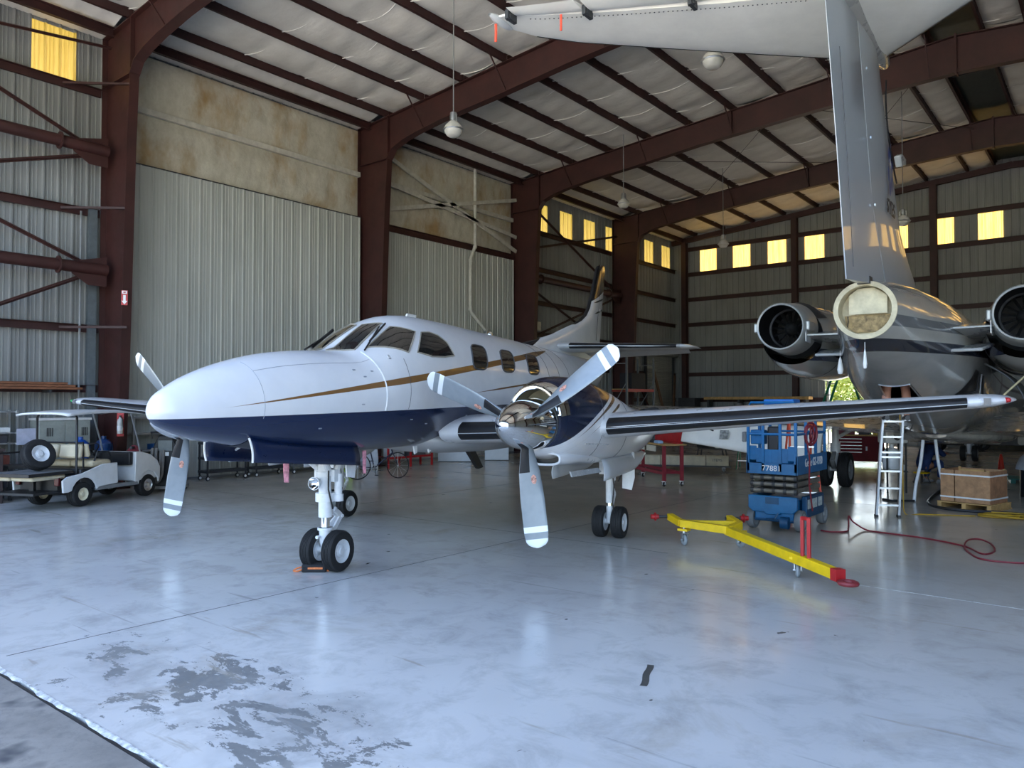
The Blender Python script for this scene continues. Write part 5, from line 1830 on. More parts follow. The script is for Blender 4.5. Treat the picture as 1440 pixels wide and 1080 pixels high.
# --- tow bar
TB = thing('tow_bar', 'yellow aircraft tow bar on castors with red eye and red handle', 'tow bar', (0, 0, 0))
A = Vector((-2.33, 8.22, .19)); B_ = Vector((-4.06, 9.60, .27))
obj('main_beam', MB().beam(A, B_, .10, .11), M_YEL, TB, bev=.008)
ang = math.atan2((A - B_).y, (A - B_).x)
eye = MB().box(A + Vector((math.cos(ang), math.sin(ang), 0)) * .05, (.10, .11, .12), (0, 0, ang))
obj('eye_bracket', eye, M_RED, TB)
obj('tow_eye', MB().torus(A + Vector((math.cos(ang), math.sin(ang), 0)) * .21 - Vector((0, 0, .05)), (0, 0, 1), .075, .032, 24, 8, .8), pm('dull_red_eye', srgb(128, 44, 48), .5), TB)
armL = Vector((-4.72, 9.60, .30)); tipL = Vector((-5.02, 9.86, .33)); tipR = Vector((-4.30, 10.22, .33)); armR = Vector((-4.02, 9.92, .30))
obj('yoke_arm', MB().beam(B_ + Vector((.04, -.03, .01)), armL, .085, .10).beam(armL, tipL, .08, .095), M_YEL, TB, bev=.006)
obj('yoke_arm', MB().beam(B_ + Vector((.02, -.02, .01)), armR, .085, .10).beam(armR, tipR, .08, .095), M_YEL, TB, bev=.006)
obj('cross_brace', MB().beam((-4.66, 9.66, .31), (-4.10, 9.98, .31), .06, .06), M_YEL, TB)
for tip, dv in ((tipL, Vector((-.87, -.5, 0))), (tipR, Vector((.87, .5, 0)))):
    dv = Vector((-.75, -.66, 0)) * (1 if tip is tipL else -1)
    p = MB().cyl(tip - dv * .05, tip + dv * .17, .022, 10)
    obj('pin_shaft', p, M_DARK, TB)
    q = MB().cyl(tip + dv * .16, tip + dv * .27, .034, 12).cyl(tip + dv * .20, tip + dv * .215, .06, 14)
    obj('pin_head', q, M_RED, TB)
def castor(par, x, y, top, r=.075, rz=0.0, wm=None):
    c = obj('castor', MB().torus((x, y, r), (math.cos(rz), math.sin(rz), 0), r * .62, r * .38, 20, 8, .8), wm or M_CASTOR, par)
    f = MB()
    dx, dy = math.cos(rz), math.sin(rz)
    for s2 in (-1, 1):
        f.beam((x + dx * .035 * s2, y + dy * .035 * s2, r), (x + dx * .035 * s2, y + dy * .035 * s2, r * 2.15), .008, .04, (-dy, dx, 0))
    f.box((x, y, r * 2.18), (.09, .09, .012), (0, 0, rz))
    f.cyl((x, y, r * 2.18), (x, y, top), .022, 10)
    f.cyl((x - dx * .05, y - dy * .05, r), (x + dx * .05, y + dy * .05, r), .012, 8)
    obj('castor_fork', f, M_ALU, c)
    return c
castor(TB, -2.85, 8.66, .20, .078, .4)
castor(TB, -4.68, 9.61, .27, .078, .9)
castor(TB, -4.02, 9.93, .27, .078, 1.2)
for (x, y) in ((-2.85, 8.66), (-4.68, 9.61), (-4.02, 9.93)):
    obj('castor_pad', MB().box((x, y, .215), (.14, .12, .03)), M_YEL, TB)
h1 = Vector((-2.76, 8.555, .25)); h2 = Vector((-2.67, 8.49, .25))
obj('handle', MB().beam(h1, h1 + Vector((0, 0, .44)), .035, .035, (1, 0, 0)).beam(h2, h2 + Vector((0, 0, .44)), .035, .035, (1, 0, 0)).beam(h1 + Vector((0, 0, .43)), h2 + Vector((0, 0, .43)), .035, .035), M_RED, TB)

# --- aluminium ladder, with the mechanic's feet on it
LD = thing('aluminium_ladder', 'tall bare aluminium ladder standing under the grey jet tail', 'ladder', (-3.14, 14.13, 0), R(28))
LXT, LZT = -.20, 1.98
for s2 in (-1, 1):
    obj('side_rail', MB().beam((.177 * s2, 0, .03), (.150 * s2 + .06, LXT, LZT), .034, .07, (0, 1, .2)), M_ALU, LD)
    obj('foot_pad', MB().box((.177 * s2, 0, .018), (.05, .09, .036)), M_BLACK, LD)
for k, zz in enumerate((.20, .49, .78, 1.02, 1.10, 1.36, 1.62, 1.90)):
    u = zz / LZT
    w = .35 - .05 * u
    obj('rung', MB().box((.06 * u, LXT * u, zz), (w, .05, .03)), M_ALU, LD)

# --- people
M_SKIN = pm('skin_tone', srgb(196, 142, 122), .55, var=.08)
M_SKIN2 = pm('skin_tone_tan', srgb(150, 104, 82), .55, var=.08)
M_COVER = pm('navy_coveralls', srgb(32, 56, 108), .8, var=.2, scale=12)
def skin_obj(name, nodes, edges, mat, parent, sub=2):
    names = list(nodes)
    me = bpy.data.meshes.new(name)
    me.from_pydata([nodes[k][0] for k in names], [(names.index(a), names.index(b)) for a, b in edges], [])
    o = obj(name, me, mat, parent)
    sk = o.modifiers.new('skin', 'SKIN')
    sk.use_smooth_shade = True
    for k, v in zip(names, me.skin_vertices[0].data):
        r = nodes[k][1]
        v.radius = (r, r) if not isinstance(r, tuple) else r
        v.use_root = (k == names[0])
    sb = o.modifiers.new('subdiv', 'SUBSURF')
    sb.levels = sub
    sb.render_levels = sub
    return o
def hand_nodes(nd, ed, key, wrist, fwd, up, s=1):
    """palm and five bent fingers from the wrist along fwd"""
    f = Vector(fwd).normalized()
    u = Vector(up).normalized()
    sdv = f.cross(u).normalized() * s
    w = Vector(wrist)
    nd[key + 'palm'] = (tuple(w + f * .06), (.036, .020))
    ed.append((key, key + 'palm'))
    for i, (off, L) in enumerate(((-.030, .065), (-.010, .080), (.010, .075), (.030, .058))):
        a = w + f * .095 + sdv * off
        b = a + f * (L * .5) - u * .012
        c = b + f * (L * .35) - u * .028
        for q, p in enumerate((a, b, c)):
            nd['%sf%d%d' % (key, i, q)] = (tuple(p), .0085 - .001 * q)
        ed += [(key + 'palm', '%sf%d0' % (key, i)), ('%sf%d0' % (key, i), '%sf%d1' % (key, i)), ('%sf%d1' % (key, i), '%sf%d2' % (key, i))]
    a = w + f * .045 - sdv * .040
    b = a + f * .035 - sdv * .02 - u * .01
    nd[key + 't0'] = (tuple(a), .011)
    nd[key + 't1'] = (tuple(b), .009)
    ed += [(key + 'palm', key + 't0'), (key + 't0', key + 't1')]
def head_parts(par, c, face, hair_m, skin_m):
    """face features and hair around head centre c, looking along face"""
    f = Vector(face).normalized()
    sd = f.cross(Vector((0, 0, 1))).normalized()
    u = sd.cross(f)
    c = Vector(c)
    h = MB()
    h.grid(10, 16, lambda a, b: tuple(c + (sd * (.083 * math.cos(2 * PI * b)) + f * (-.012 + .100 * math.sin(2 * PI * b))) * math.sin(a * PI * .56) + u * (.125 * math.cos(a * PI * .56) + .005) - f * (.018 * a)))
    obj('hair', h, hair_m, par, smooth=80)
    e = MB()
    for s2 in (-1, 1):
        e.lathe([(.012, 0), (.009, .006), (.0, .008)], c + f * .086 + sd * (.031 * s2) + u * .005, f, 10)
    obj('eyes', e, M_BLACK, par)
    nn = MB().loft([[c + f * .085 + u * .015 + sd * .006 * q for q in (-1, 1, 0)], [c + f * .112 - u * .022 + sd * .014 * q for q in (-1, 1, 0)], [c + f * .088 - u * .034 + sd * .012 * q for q in (-1, 1, 0)]])
    obj('nose', nn, skin_m, par)
    obj('mouth', MB().box(c + f * .086 - u * .058, (.044, .01, .008), (0, 0, math.atan2(sd.y, sd.x))), pm('lip_tone', srgb(150, 84, 78), .6), par)
    ea = MB()
    for s2 in (-1, 1):
        ea.lathe([(.0, -.01), (.018, -.006), (.024, 0), (.012, .008)], c + sd * (.082 * s2) - u * .004, sd * s2, 10)
    obj('ears', ea, skin_m, par)

# mechanic on the ladder: bare calves show below the belly hatch, the rest is inside the tail
px0, py0 = -2.90, 13.74
P1 = thing('person', 'person in shorts standing on the ladder with bare calves below the jet belly hatch', 'person', (px0, py0, 1.64), R(20))
nd = {'pel': ((0, 0, .92), (.15, .11)), 'sp': ((0, .02, 1.12), (.13, .10)), 'ch': ((0, .02, 1.32), (.17, .11)), 'nk': ((0, .02, 1.47), .055), 'hd0': ((0, .03, 1.57), .08), 'hd1': ((0, .035, 1.68), .088)}
ed = [('pel', 'sp'), ('sp', 'ch'), ('ch', 'nk'), ('nk', 'hd0'), ('hd0', 'hd1')]
for s2, k in ((-1, 'l'), (1, 'r')):
    nd.update({k + 'hip': ((.105 * s2, 0, .86), .098), k + 'kn': ((.145 * s2, .02, .49), .074), k + 'cf': ((.15 * s2, -.01, .34), .076), k + 'an': ((.15 * s2, -.01, .09), .046), k + 'toe': ((.15 * s2, .14, .045), .038),
               k + 'sh': ((.19 * s2, .02, 1.40), .062), k + 'el': ((.24 * s2, .16, 1.30), .045), k + 'wr': ((.16 * s2, .30, 1.48), .030)})
    ed += [('pel', k + 'hip'), (k + 'hip', k + 'kn'), (k + 'kn', k + 'cf'), (k + 'cf', k + 'an'), (k + 'an', k + 'toe'), ('ch', k + 'sh'), (k + 'sh', k + 'el'), (k + 'el', k + 'wr')]
    hand_nodes(nd, ed, k + 'wr', (.16 * s2, .30, 1.48), (-.1 * s2, .3, 1), (0, 1, -.2), s2)
skin_obj('body', nd, ed, M_SKIN, P1)
sh = {'pel': ((0, 0, .93), (.165, .125))}
she = []
for s2, k in ((-1, 'l'), (1, 'r')):
    sh.update({k + 'hip': ((.105 * s2, 0, .85), .115), k + 'kn': ((.14 * s2, .012, .62), .10)})
    she += [('pel', k + 'hip'), (k + 'hip', k + 'kn')]
skin_obj('shorts', sh, she, pm('khaki_shorts', srgb(126, 112, 86), .85), P1)
tp = {'pel': ((0, .01, .98), (.165, .125)), 'sp': ((0, .02, 1.12), (.15, .12)), 'ch': ((0, .02, 1.32), (.185, .125)), 'nk': ((0, .02, 1.43), .075)}
te = [('pel', 'sp'), ('sp', 'ch'), ('ch', 'nk')]
for s2, k in ((-1, 'l'), (1, 'r')):
    tp.update({k + 'sh': ((.19 * s2, .02, 1.40), .075), k + 'el': ((.23 * s2, .12, 1.33), .065)})
    te += [('ch', k + 'sh'), (k + 'sh', k + 'el')]
skin_obj('shirt', tp, te, pm('grey_tshirt', srgb(120, 122, 126), .85), P1)
for s2 in (-1, 1):
    shoe = Body([(-.09, .045, .035, .085, .0), (-.04, .045, .044, .10, .0), (.06, .04, .046, .085, 0), (.16, .035, .048, .065, 0), (.21, .03, .02, .045, .008)])
    m = MB().loft([[(p[1] + .15 * s2, p[0], p[2] + .002) for p in r] for r in shoe.rings(12, 16)])
    so = obj('shoe', m, M_BLACK, P1, smooth=60)
    obj('shoe_sole', MB().box((.15 * s2, .06, .008), (.088, .27, .014)), M_WHITE, so)
head_parts(P1, (0, .04, 1.645), (0, 1, .25), pm('dark_hair', (.02, .015, .012), .7), M_SKIN)

# mechanic in coveralls crouched on a low stool under the jet belly
P2 = thing('person', 'person in navy coveralls crouched on a low yellow stool under the jet', 'person', (-3.72, 20.55, 0), R(-40))
nd = {'pel': ((0, -.10, .40), (.15, .12)), 'sp': ((0, -.02, .60), (.13, .11)), 'ch': ((0, .10, .82), (.17, .12)), 'nk': ((0, .17, .95), .055), 'hd0': ((0, .21, 1.03), .08), 'hd1': ((0, .23, 1.13), .088)}
ed = [('pel', 'sp'), ('sp', 'ch'), ('ch', 'nk'), ('nk', 'hd0'), ('hd0', 'hd1')]
cv = {'pel': ((0, -.10, .40), (.17, .135)), 'sp': ((0, -.02, .60), (.155, .13)), 'ch': ((0, .10, .82), (.19, .135)), 'nk': ((0, .15, .91), .075)}
ce = [('pel', 'sp'), ('sp', 'ch'), ('ch', 'nk')]
for s2, k in ((-1, 'l'), (1, 'r')):
    kn = (.17 * s2, .30, .52)
    an = (.16 * s2, .20 + .06 * s2, .09)
    nd.update({k + 'hip': ((.11 * s2, -.06, .40), .09), k + 'kn': (kn, .06), k + 'an': (an, .042), k + 'toe': ((.17 * s2, .36 + .06 * s2, .05), .036),
               k + 'sh': ((.19 * s2, .12, .88), .06), k + 'el': ((.25 * s2, .30, .68), .045), k + 'wr': ((.10 * s2, .46, .70), .030)})
    ed += [('pel', k + 'hip'), (k + 'hip', k + 'kn'), (k + 'kn', k + 'an'), (k + 'an', k + 'toe'), ('ch', k + 'sh'), (k + 'sh', k + 'el'), (k + 'el', k + 'wr')]
    hand_nodes(nd, ed, k + 'wr', (.10 * s2, .46, .70), (-.4 * s2, 1, .1), (0, 0, 1), s2)
    cv.update({k + 'hip': ((.11 * s2, -.06, .40), .108), k + 'kn': (kn, .082), k + 'an': ((an[0], an[1], .12), .062), k + 'sh': ((.19 * s2, .12, .88), .075), k + 'el': ((.25 * s2, .30, .68), .06), k + 'wr': ((.13 * s2, .42, .695), .042)})
    ce += [('pel', k + 'hip'), (k + 'hip', k + 'kn'), (k + 'kn', k + 'an'), ('ch', k + 'sh'), (k + 'sh', k + 'el'), (k + 'el', k + 'wr')]
skin_obj('body', nd, ed, M_SKIN2, P2)
skin_obj('coveralls', cv, ce, M_COVER, P2)
for s2 in (-1, 1):
    shoe = Body([(-.09, .045, .035, .085, .0), (-.04, .045, .044, .12, .0), (.06, .04, .046, .085, 0), (.16, .035, .048, .065, 0), (.21, .03, .02, .045, .008)])
    m = MB().loft([[(p[1] + .165 * s2, p[0] + .22 + .06 * s2, p[2]) for p in r] for r in shoe.rings(12, 16)])
    obj('shoe', m, pm('grey_sneaker', srgb(140, 142, 146), .6, var=.2), P2, smooth=60)
head_parts(P2, (0, .235, 1.09), (0, 1, -.35), pm('dark_hair', (.02, .015, .012), .7), M_SKIN2)
ST_ = thing('work_stool', 'low yellow mechanic stool under the crouching person', 'stool', (-3.785, 20.475, 0), R(-40))
obj('seat', MB().lathe([(.0, .235), (.17, .235), (.185, .255), (.17, .27), (.0, .272)], (0, 0, 0), (0, 0, 1), 24), M_YEL, ST_)
for k in range(4):
    a = PI / 4 + k * PI / 2
    obj('leg', MB().cyl((.10 * math.cos(a), .10 * math.sin(a), .24), (.17 * math.cos(a), .17 * math.sin(a), .03), .013, 8), M_DARK, ST_)
    obj('castor', MB().torus((.17 * math.cos(a), .17 * math.sin(a), .025), (math.sin(a), -math.cos(a), 0), .016, .009, 14, 6), M_BLACK, ST_)

# --- crate on its pallet
CR = thing('wooden_crate', 'plywood shipping crate with white straps on a pallet under the jet wing', 'crate', (-2.16, 16.32, 0), R(-15))
# local: x across (0.82), y deep (0.72)
for (x, w) in ((-.30, .24), (.125, .585)):
    obj('front_panel', MB().box((x, -.36, .415), (w - .006, .02, .575)), M_WOOD, CR)
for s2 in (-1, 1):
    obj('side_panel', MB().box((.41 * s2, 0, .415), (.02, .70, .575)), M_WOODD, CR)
obj('back_panel', MB().box((0, .36, .415), (.82, .02, .575)), M_WOOD, CR)
for (x, y) in ((-.38, -.335), (.38, -.335), (-.38, .335), (.38, .335)):
    obj('corner_batten', MB().box((x, y, .425), (.04, .03, .59)), M_PINE, CR)
obj('crate_floor', MB().box((0, 0, .138), (.80, .70, .02)), M_PINE, CR)
obj('top_batten', MB().box((.10, -.30, .715), (.42, .05, .03)), M_PINE, CR)
obj('inner_lid', MB().box((0, .05, .60), (.76, .55, .02)), M_PINE, CR)
for zz in (.21, .62):
    m = MB().box((0, -.374, zz), (.85, .006, .028)).box((.424, 0, zz), (.006, .74, .028)).box((-.424, 0, zz), (.006, .74, .028)).box((0, .374, zz), (.85, .006, .028))
    obj('strap', m, M_WHITE, CR)
PL_ = thing('pallet', 'low pine pallet under the plywood crate', 'pallet', (-2.16, 16.32, 0), R(-15))
for k in range(5):
    obj('deck_board', MB().box((0, -.36 + .18 * k, .112), (.92, .12, .02)), M_PINE, PL_)
for x in (-.42, 0, .42):
    obj('stringer', MB().box((x, 0, .06), (.07, .84, .08)), M_PINE, PL_)
    obj('bottom_board', MB().box((x, 0, .011), (.10, .84, .02)), M_PINE, PL_)

# --- hoses and cables lying on the floor
def smooth_pts(P, n=6):
    P = [Vector(p) for p in P]
    out = []
    for i in range(len(P) - 1):
        p0, p1, p2, p3 = P[max(i - 1, 0)], P[i], P[i + 1], P[min(i + 2, len(P) - 1)]
        for k in range(n):
            t_ = k / n
            out.append(.5 * ((2 * p1) + (-p0 + p2) * t_ + (2 * p0 - 5 * p1 + 4 * p2 - p3) * t_ ** 2 + (-p0 + 3 * p1 - 3 * p2 + p3) * t_ ** 3))
    out.append(P[-1])
    return out
def cable(name, pts, r, mat, label, cat):
    return tag(obj(name, MB().tube(smooth_pts(pts), r, 8), mat), label, cat)
cable('air_hose', [(-3.58, 11.95, .012), (-3.42, 11.92, .012), (-3.26, 12.1, .012), (-3.30, 12.38, .03), (-3.36, 12.62, .17), (-3.26, 12.5, .10), (-3.05, 12.42, .012), (-2.8, 12.32, .012), (-2.23, 12.19, .012), (-1.70, 11.86, .012), (-1.45, 11.42, .012), (-1.36, 11.45, .012), (-1.33, 11.75, .012), (-1.42, 12.2, .02), (-1.58, 12.42, .035), (-1.70, 12.25, .035), (-1.68, 11.8, .012), (-1.56, 11.36, .012), (-1.36, 11.0, .012), (-.95, 11.05, .012), (-.2, 11.6, .012)], .012, M_HOSE, 'dark red air hose looping across the floor from the scissor lift', 'hose')
M_YC = pm('yellow_cable', srgb(176, 140, 38), .55, var=.15)
cable('extension_cord', [(-3.02, 14.55, 1.75), (-3.0, 14.62, 1.0), (-3.0, 14.66, .3), (-2.96, 14.62, .012), (-2.75, 14.75, .010), (-2.3, 14.95, .010), (-2.08, 15.05, .010), (-1.98, 15.10, .010)], .010, M_YC, 'yellow cord hanging beside the ladder and trailing to the coil', 'cord')
cl = []
for k in range(70):
    a = k * .40
    rr2 = .24 + .07 * math.sin(k * .9)
    cl.append((-1.58 + rr2 * 1.25 * math.cos(a), 15.20 + rr2 * .8 * math.sin(a), .012 + .0009 * k))
cable('coiled_cord', cl, .010, M_YC, 'loose coil of yellow cord beside the crate', 'cord')
cable('power_cable', [(-3.2, 21.2, .028), (-3.15, 19.6, .028), (-3.05, 17.6, .028), (-2.9, 16.3, .028), (-2.55, 15.72, .02), (-2.1, 15.62, .02), (-1.75, 15.75, .02), (-1.2, 15.75, .02), (-.3, 15.9, .02)], .028, M_BLACK, 'thick black power cable curving past the crate', 'cable')
cable('thin_cable', [(-3.75, 16.5, .02), (-3.55, 16.35, .02), (-3.4, 16.45, .02), (-3.2, 16.6, .02)], .02, M_BLACK, 'black strap bundle lying behind the ladder', 'cable')

# --- red work table on castors
WT = thing('work_table', 'faded red steel work table on castors with wooden top', 'table', (-9.0, 16.8, 0), R(-38))
# local: x along (1.75), y deep (.5)
obj('table_top', MB().box((0, 0, .96), (2.45, .60, .035)), M_PINE, WT, bev=.006)
for (x, y) in ((-1.12, -.22), (-1.12, .22), (1.12, -.22), (1.12, .22)):
    obj('leg', MB().bx(x - .035, x + .035, y - .035, y + .035, .13, .94), M_TABLE, WT)
    castor(WT, x, y, .14, .055, .6, M_BLACK)
for y in (-.22, .22):
    obj('lower_rail', MB().bx(-1.1, 1.1, y - .025, y + .025, .27, .34), M_TABLE, WT)
for x in (-1.12, .88):
    obj('end_rail', MB().bx(x - .02, x + .02, -.2, .2, .27, .33), M_TABLE, WT)
obj('drawer_front', MB().box((-.10, -.31, .86), (.60, .02, .13)), pm('cream_drawer', srgb(196, 190, 172), .5), WT)
obj('drawer_front', MB().box((.60, -.31, .86), (.50, .02, .13)), pm('cream_drawer', srgb(196, 190, 172), .5), WT)
TR = thing('tool_tray', 'open red metal tray standing on the work table', 'tray', (-8.62, 16.5, .978), R(-38))
obj('tray_back', MB().prism([(-.80, .20, 0), (.70, .20, 0), (.70, .20, .27), (.58, .20, .28), (-.80, .20, .14)], (0, .015, 0)), M_RED, TR)
obj('tray_base', MB().box((-.03, .15, .01), (1.44, .11, .02)), M_RED, TR)
for k, (x, y, dx, dy, dz, col, nm, lb) in enumerate(((-.45, -.17, .22, .12, .05, (190, 196, 200), 'parts_box', 'small pale parts box on the red work table'), (.10, -.17, .20, .10, .06, (46, 48, 52), 'drill_case', 'dark tool case on the red work table'), (.42, -.18, .26, .12, .055, (150, 176, 206), 'blue_tray', 'shallow light blue tray on the red work table'))):
    c, s = math.cos(R(-38)), math.sin(R(-38))
    o = obj(nm, MB().box((0, 0, dz / 2), (dx, dy, dz)).box((0, 0, dz + .006), (dx * .9, dy * .85, .012)), pm(nm, srgb(*col), .5), None, bev=.008)
    o.location = (-8.75 + c * x - s * y, 16.6 + s * x + c * y, .978)
    o.rotation_euler = (0, 0, R(-38))
    tag(o, lb, 'box')

# --- long boxes on a dolly behind the table
LB = thing('storage_dolly', 'low dolly on castors behind the red work table', 'dolly', (-9.75, 20.0, 0), R(24))
obj('dolly_deck', MB().box((0, 0, .15), (2.6, .5, .04)), M_DARK, LB)
for (x, y) in ((-1.1, -.18), (-1.1, .18), (1.1, -.18), (1.1, .18)):
    castor(LB, x, y, .14, .05, .3)
for k in range(4):
    c, s = math.cos(R(24)), math.sin(R(24))
    x = -.93 + .62 * k
    o = obj('carton', MB().box((0, 0, .13), (.60, .40, .26)).box((0, 0, .262), (.58, .05, .006)), pm('pale_carton', srgb(206, 198, 176), .8, var=.12, scale=6), None, bev=.006)
    o.location = (-9.75 + c * x, 20.0 + s * x, .172)
    o.rotation_euler = (0, 0, R(24))
    tag(o, ('pale plain carton on the low dolly, at the end away from the printed one', 'pale plain carton second from the printed carton on the low dolly', 'pale plain carton right beside the printed carton on the low dolly', 'pale carton with dark print at the end of the low dolly')[k], 'box', 'cartons on the low dolly')
    if k == 3:
        text_mesh('print', 'ITEMS', .10, M_NAVY, o, (0, -.203, .15), (R(90), 0, 0), .002)
ENG = thing('engine_stand', 'dark engine accessory on a stand behind the red work table', 'machine', (-9.7, 21.7, 0), R(10))
obj('stand_frame', MB().tube([(-.4, -.25, .0), (-.3, -.2, .55), (.4, -.2, .55), (.5, -.25, 0)], .03, 8).tube([(-.4, .25, 0), (-.3, .2, .55), (.4, .2, .55), (.5, .25, 0)], .03, 8), M_DARK, ENG)
obj('gear_case', MB().lathe([(.0, -.3), (.18, -.28), (.22, -.1), (.16, .15), (.10, .3), (.0, .32)], (-.1, 0, .74), (1, 0, .1), 20), M_DARK, ENG)
g = MB().lathe([(.24, -.02), (.24, .02), (.17, .02), (.17, -.02)], (.32, -.15, .78), (.2, -1, 0), 24)
for k in range(10):
    a = 2 * PI * k / 10
    g.cyl((.32 + .20 * math.cos(a), -.18, .78 + .20 * math.sin(a)), (.32 + .20 * math.cos(a), -.13, .78 + .20 * math.sin(a)), .018, 8)
obj('flange_ring', g, M_ALU, ENG)

# --- ladders
def a_ladder(name, loc, rz, h, w, spread, mat, label, rungs, cap=True):
    L = thing(name, label, 'ladder', loc, rz)
    for s2 in (-1, 1):
        obj('front_rail', MB().beam((w / 2 * s2, -spread / 2, .02), (w * .36 * s2, 0, h), .03, .07, (0, 1, 0)), mat, L)
        obj('rear_rail', MB().beam((w / 2 * s2, spread / 2, .02), (w * .36 * s2, .04, h), .03, .06, (0, 1, 0)), mat, L)
    for k in range(rungs):
        u = (k + 1) / (rungs + 1)
        obj('step', MB().box((0, -spread / 2 * (1 - u), h * u), (w * (1 - .28 * u), .08, .025)), M_ALU, L)
    if cap:
        obj('top_cap', MB().box((0, .02, h), (w * .8, .16, .04)), mat, L)
    obj('spreader', MB().beam((w * .42, -spread * .3, h * .42), (w * .42, spread * .3, h * .42), .012, .02), M_ALU, L)
    return L
a_ladder('step_ladder', (-8.5, 21.6, 0), R(15), 1.05, .55, .85, M_GREEN, 'short green step ladder behind the red work table', 3)
a_ladder('step_ladder', (-6.98, 25.9, 0), R(-51), 3.62, .60, 2.5, M_GREEN, 'tall green step ladder standing beyond the left jet engine', 9)
a_ladder('step_ladder', (-4.78, 14.75, 0), R(30), 1.66, .55, .9, M_ORANGE, 'orange step ladder behind the blue scissor lift', 5)

# --- maroon tool chest and things on it
TC = thing('tool_chest', 'maroon roll-around tool chest under the jet belly', 'tool chest', (-6.25, 24.75, 0), R(15))
obj('cabinet', MB().bx(-.62, .66, -.27, .27, .16, .92), M_MAROON, TC, bev=.012)
for k in range(5):
    d_ = obj('drawer', MB().box((-.26, -.275, .80 - .10 * k), (.66, .015, .092)), M_MAROON, TC)
    obj('handle', MB().box((-.26, -.29, .835 - .10 * k), (.62, .015, .014)), M_ALU, d_)
dd = obj('door', MB().box((.36, -.278, .58), (.50, .016, .62)), M_MAROON, TC)
obj('latch', MB().box((.18, -.29, .55), (.05, .012, .12)), M_WHITE, dd)
obj('work_top', MB().box((.02, 0, .94), (1.34, .60, .035)), M_PINE, TC)
for (x, y) in ((-.5, -.2), (-.5, .2), (.54, -.2), (.54, .2)):
    castor(TC, x, y, .16, .06, .2)
for (dx, dy, nm, lb, colr, dim) in ((-.38, .05, 'tool_box', 'dark red tool box on the maroon tool chest', (96, 22, 30), (.5, .25, .22)), (.12, .0, 'grease_gun_case', 'black case on the maroon tool chest', (30, 30, 32), (.3, .2, .14)), (.45, .05, 'parts_bin', 'small yellow parts bin on the maroon tool chest', (206, 178, 60), (.18, .16, .10))):
    c, s = math.cos(R(15)), math.sin(R(15))
    o = obj(nm, MB().box((0, 0, dim[2] / 2), dim).tube([(-dim[0] * .2, 0, dim[2]), (-dim[0] * .15, 0, dim[2] + .05), (dim[0] * .15, 0, dim[2] + .05), (dim[0] * .2, 0, dim[2])], .01, 6), pm(nm, srgb(*colr), .45), None, bev=.01)
    o.location = (-6.25 + c * dx - s * dy, 24.75 + s * dx + c * dy, .96)
    o.rotation_euler = (0, 0, R(15))
    tag(o, lb, 'box')

# --- white equipment cart behind the ladder
WC = thing('service_cart', 'white hydraulic service cart behind the aluminium ladder', 'cart', (-3.9, 18.1, 0), R(38))
obj('tank_box', MB().bx(-.24, .24, -.2, .2, 1.06, 1.62), M_WHITE, WC, bev=.03)
obj('tank_cap', MB().cyl((0, -.21, 1.20), (0, -.19, 1.20), .08, 16), M_DARK, WC)
for (x, y) in ((-.2, -.16), (.2, -.16), (-.2, .16), (.2, .16)):
    obj('leg', MB().bx(x - .015, x + .015, y - .015, y + .015, .0, 1.07), M_DARK, WC)
obj('pump_tank', MB().lathe([(.0, .48), (.15, .5), (.18, .56), (.18, .84), (.12, .93), (.05, .96), (.05, 1.04), (.0, 1.04)], (-.04, -.02, 0), (0, 0, 1), 20), M_WHITE, WC)
obj('base_shelf', MB().bx(-.23, .23, -.19, .19, .44, .47), M_DARK, WC)
obj('lower_box', MB().bx(-.16, .2, -.15, .15, .47, .60), pm('pale_pump', srgb(176, 178, 172), .5), WC, bev=.02)

# --- chock with its strap at the nose wheels
CK = thing('wheel_chock', 'black rubber chock bag with orange strap at the nose wheels', 'chock', (-7.29, 5.50, 0), R(39))
obj('block', MB().loft([[(x, -.075, .0), (x, .075, .0), (x, .065, .085), (x, .0, .105), (x, -.065, .085)] for x in (-.14, -.05, .05, .14)]), pm('black_canvas', (.016, .016, .018), .85, var=.3, bump=.3), CK, bev=.015)
obj('strap_band', MB().box((.02, -.078, .050), (.17, .006, .022), (R(-8), 0, 0)), pm('orange_strap', srgb(214, 120, 66), .7, var=.2, scale=30), CK)
obj('strap_loop', MB().tube(smooth_pts([(-.14, 0, .05), (-.20, -.02, .04), (-.24, -.03, .012), (-.19, -.04, .01), (-.14, -.03, .03)]), .010, 6), pm('orange_strap', srgb(214, 120, 66), .7), CK)
obj('strap_loop', MB().tube(smooth_pts([(.14, 0, .06), (.165, -.02, .04), (.16, -.03, .012), (.14, -.03, .02)]), .010, 6), pm('orange_strap', srgb(214, 120, 66), .7), CK)
# strip of dark tape stuck to the floor
tp_ = obj('floor_tape', MB().grid(8, 2, lambda u, v: (-.025 + .05 * v + .006 * math.sin(9 * u), -.22 + .44 * u, .0015)), pm('dark_tape', (.06, .06, .055), .7), floor)
tp_.location = (-2.68, 4.90, 0)
tp_.rotation_euler = (0, 0, R(22))

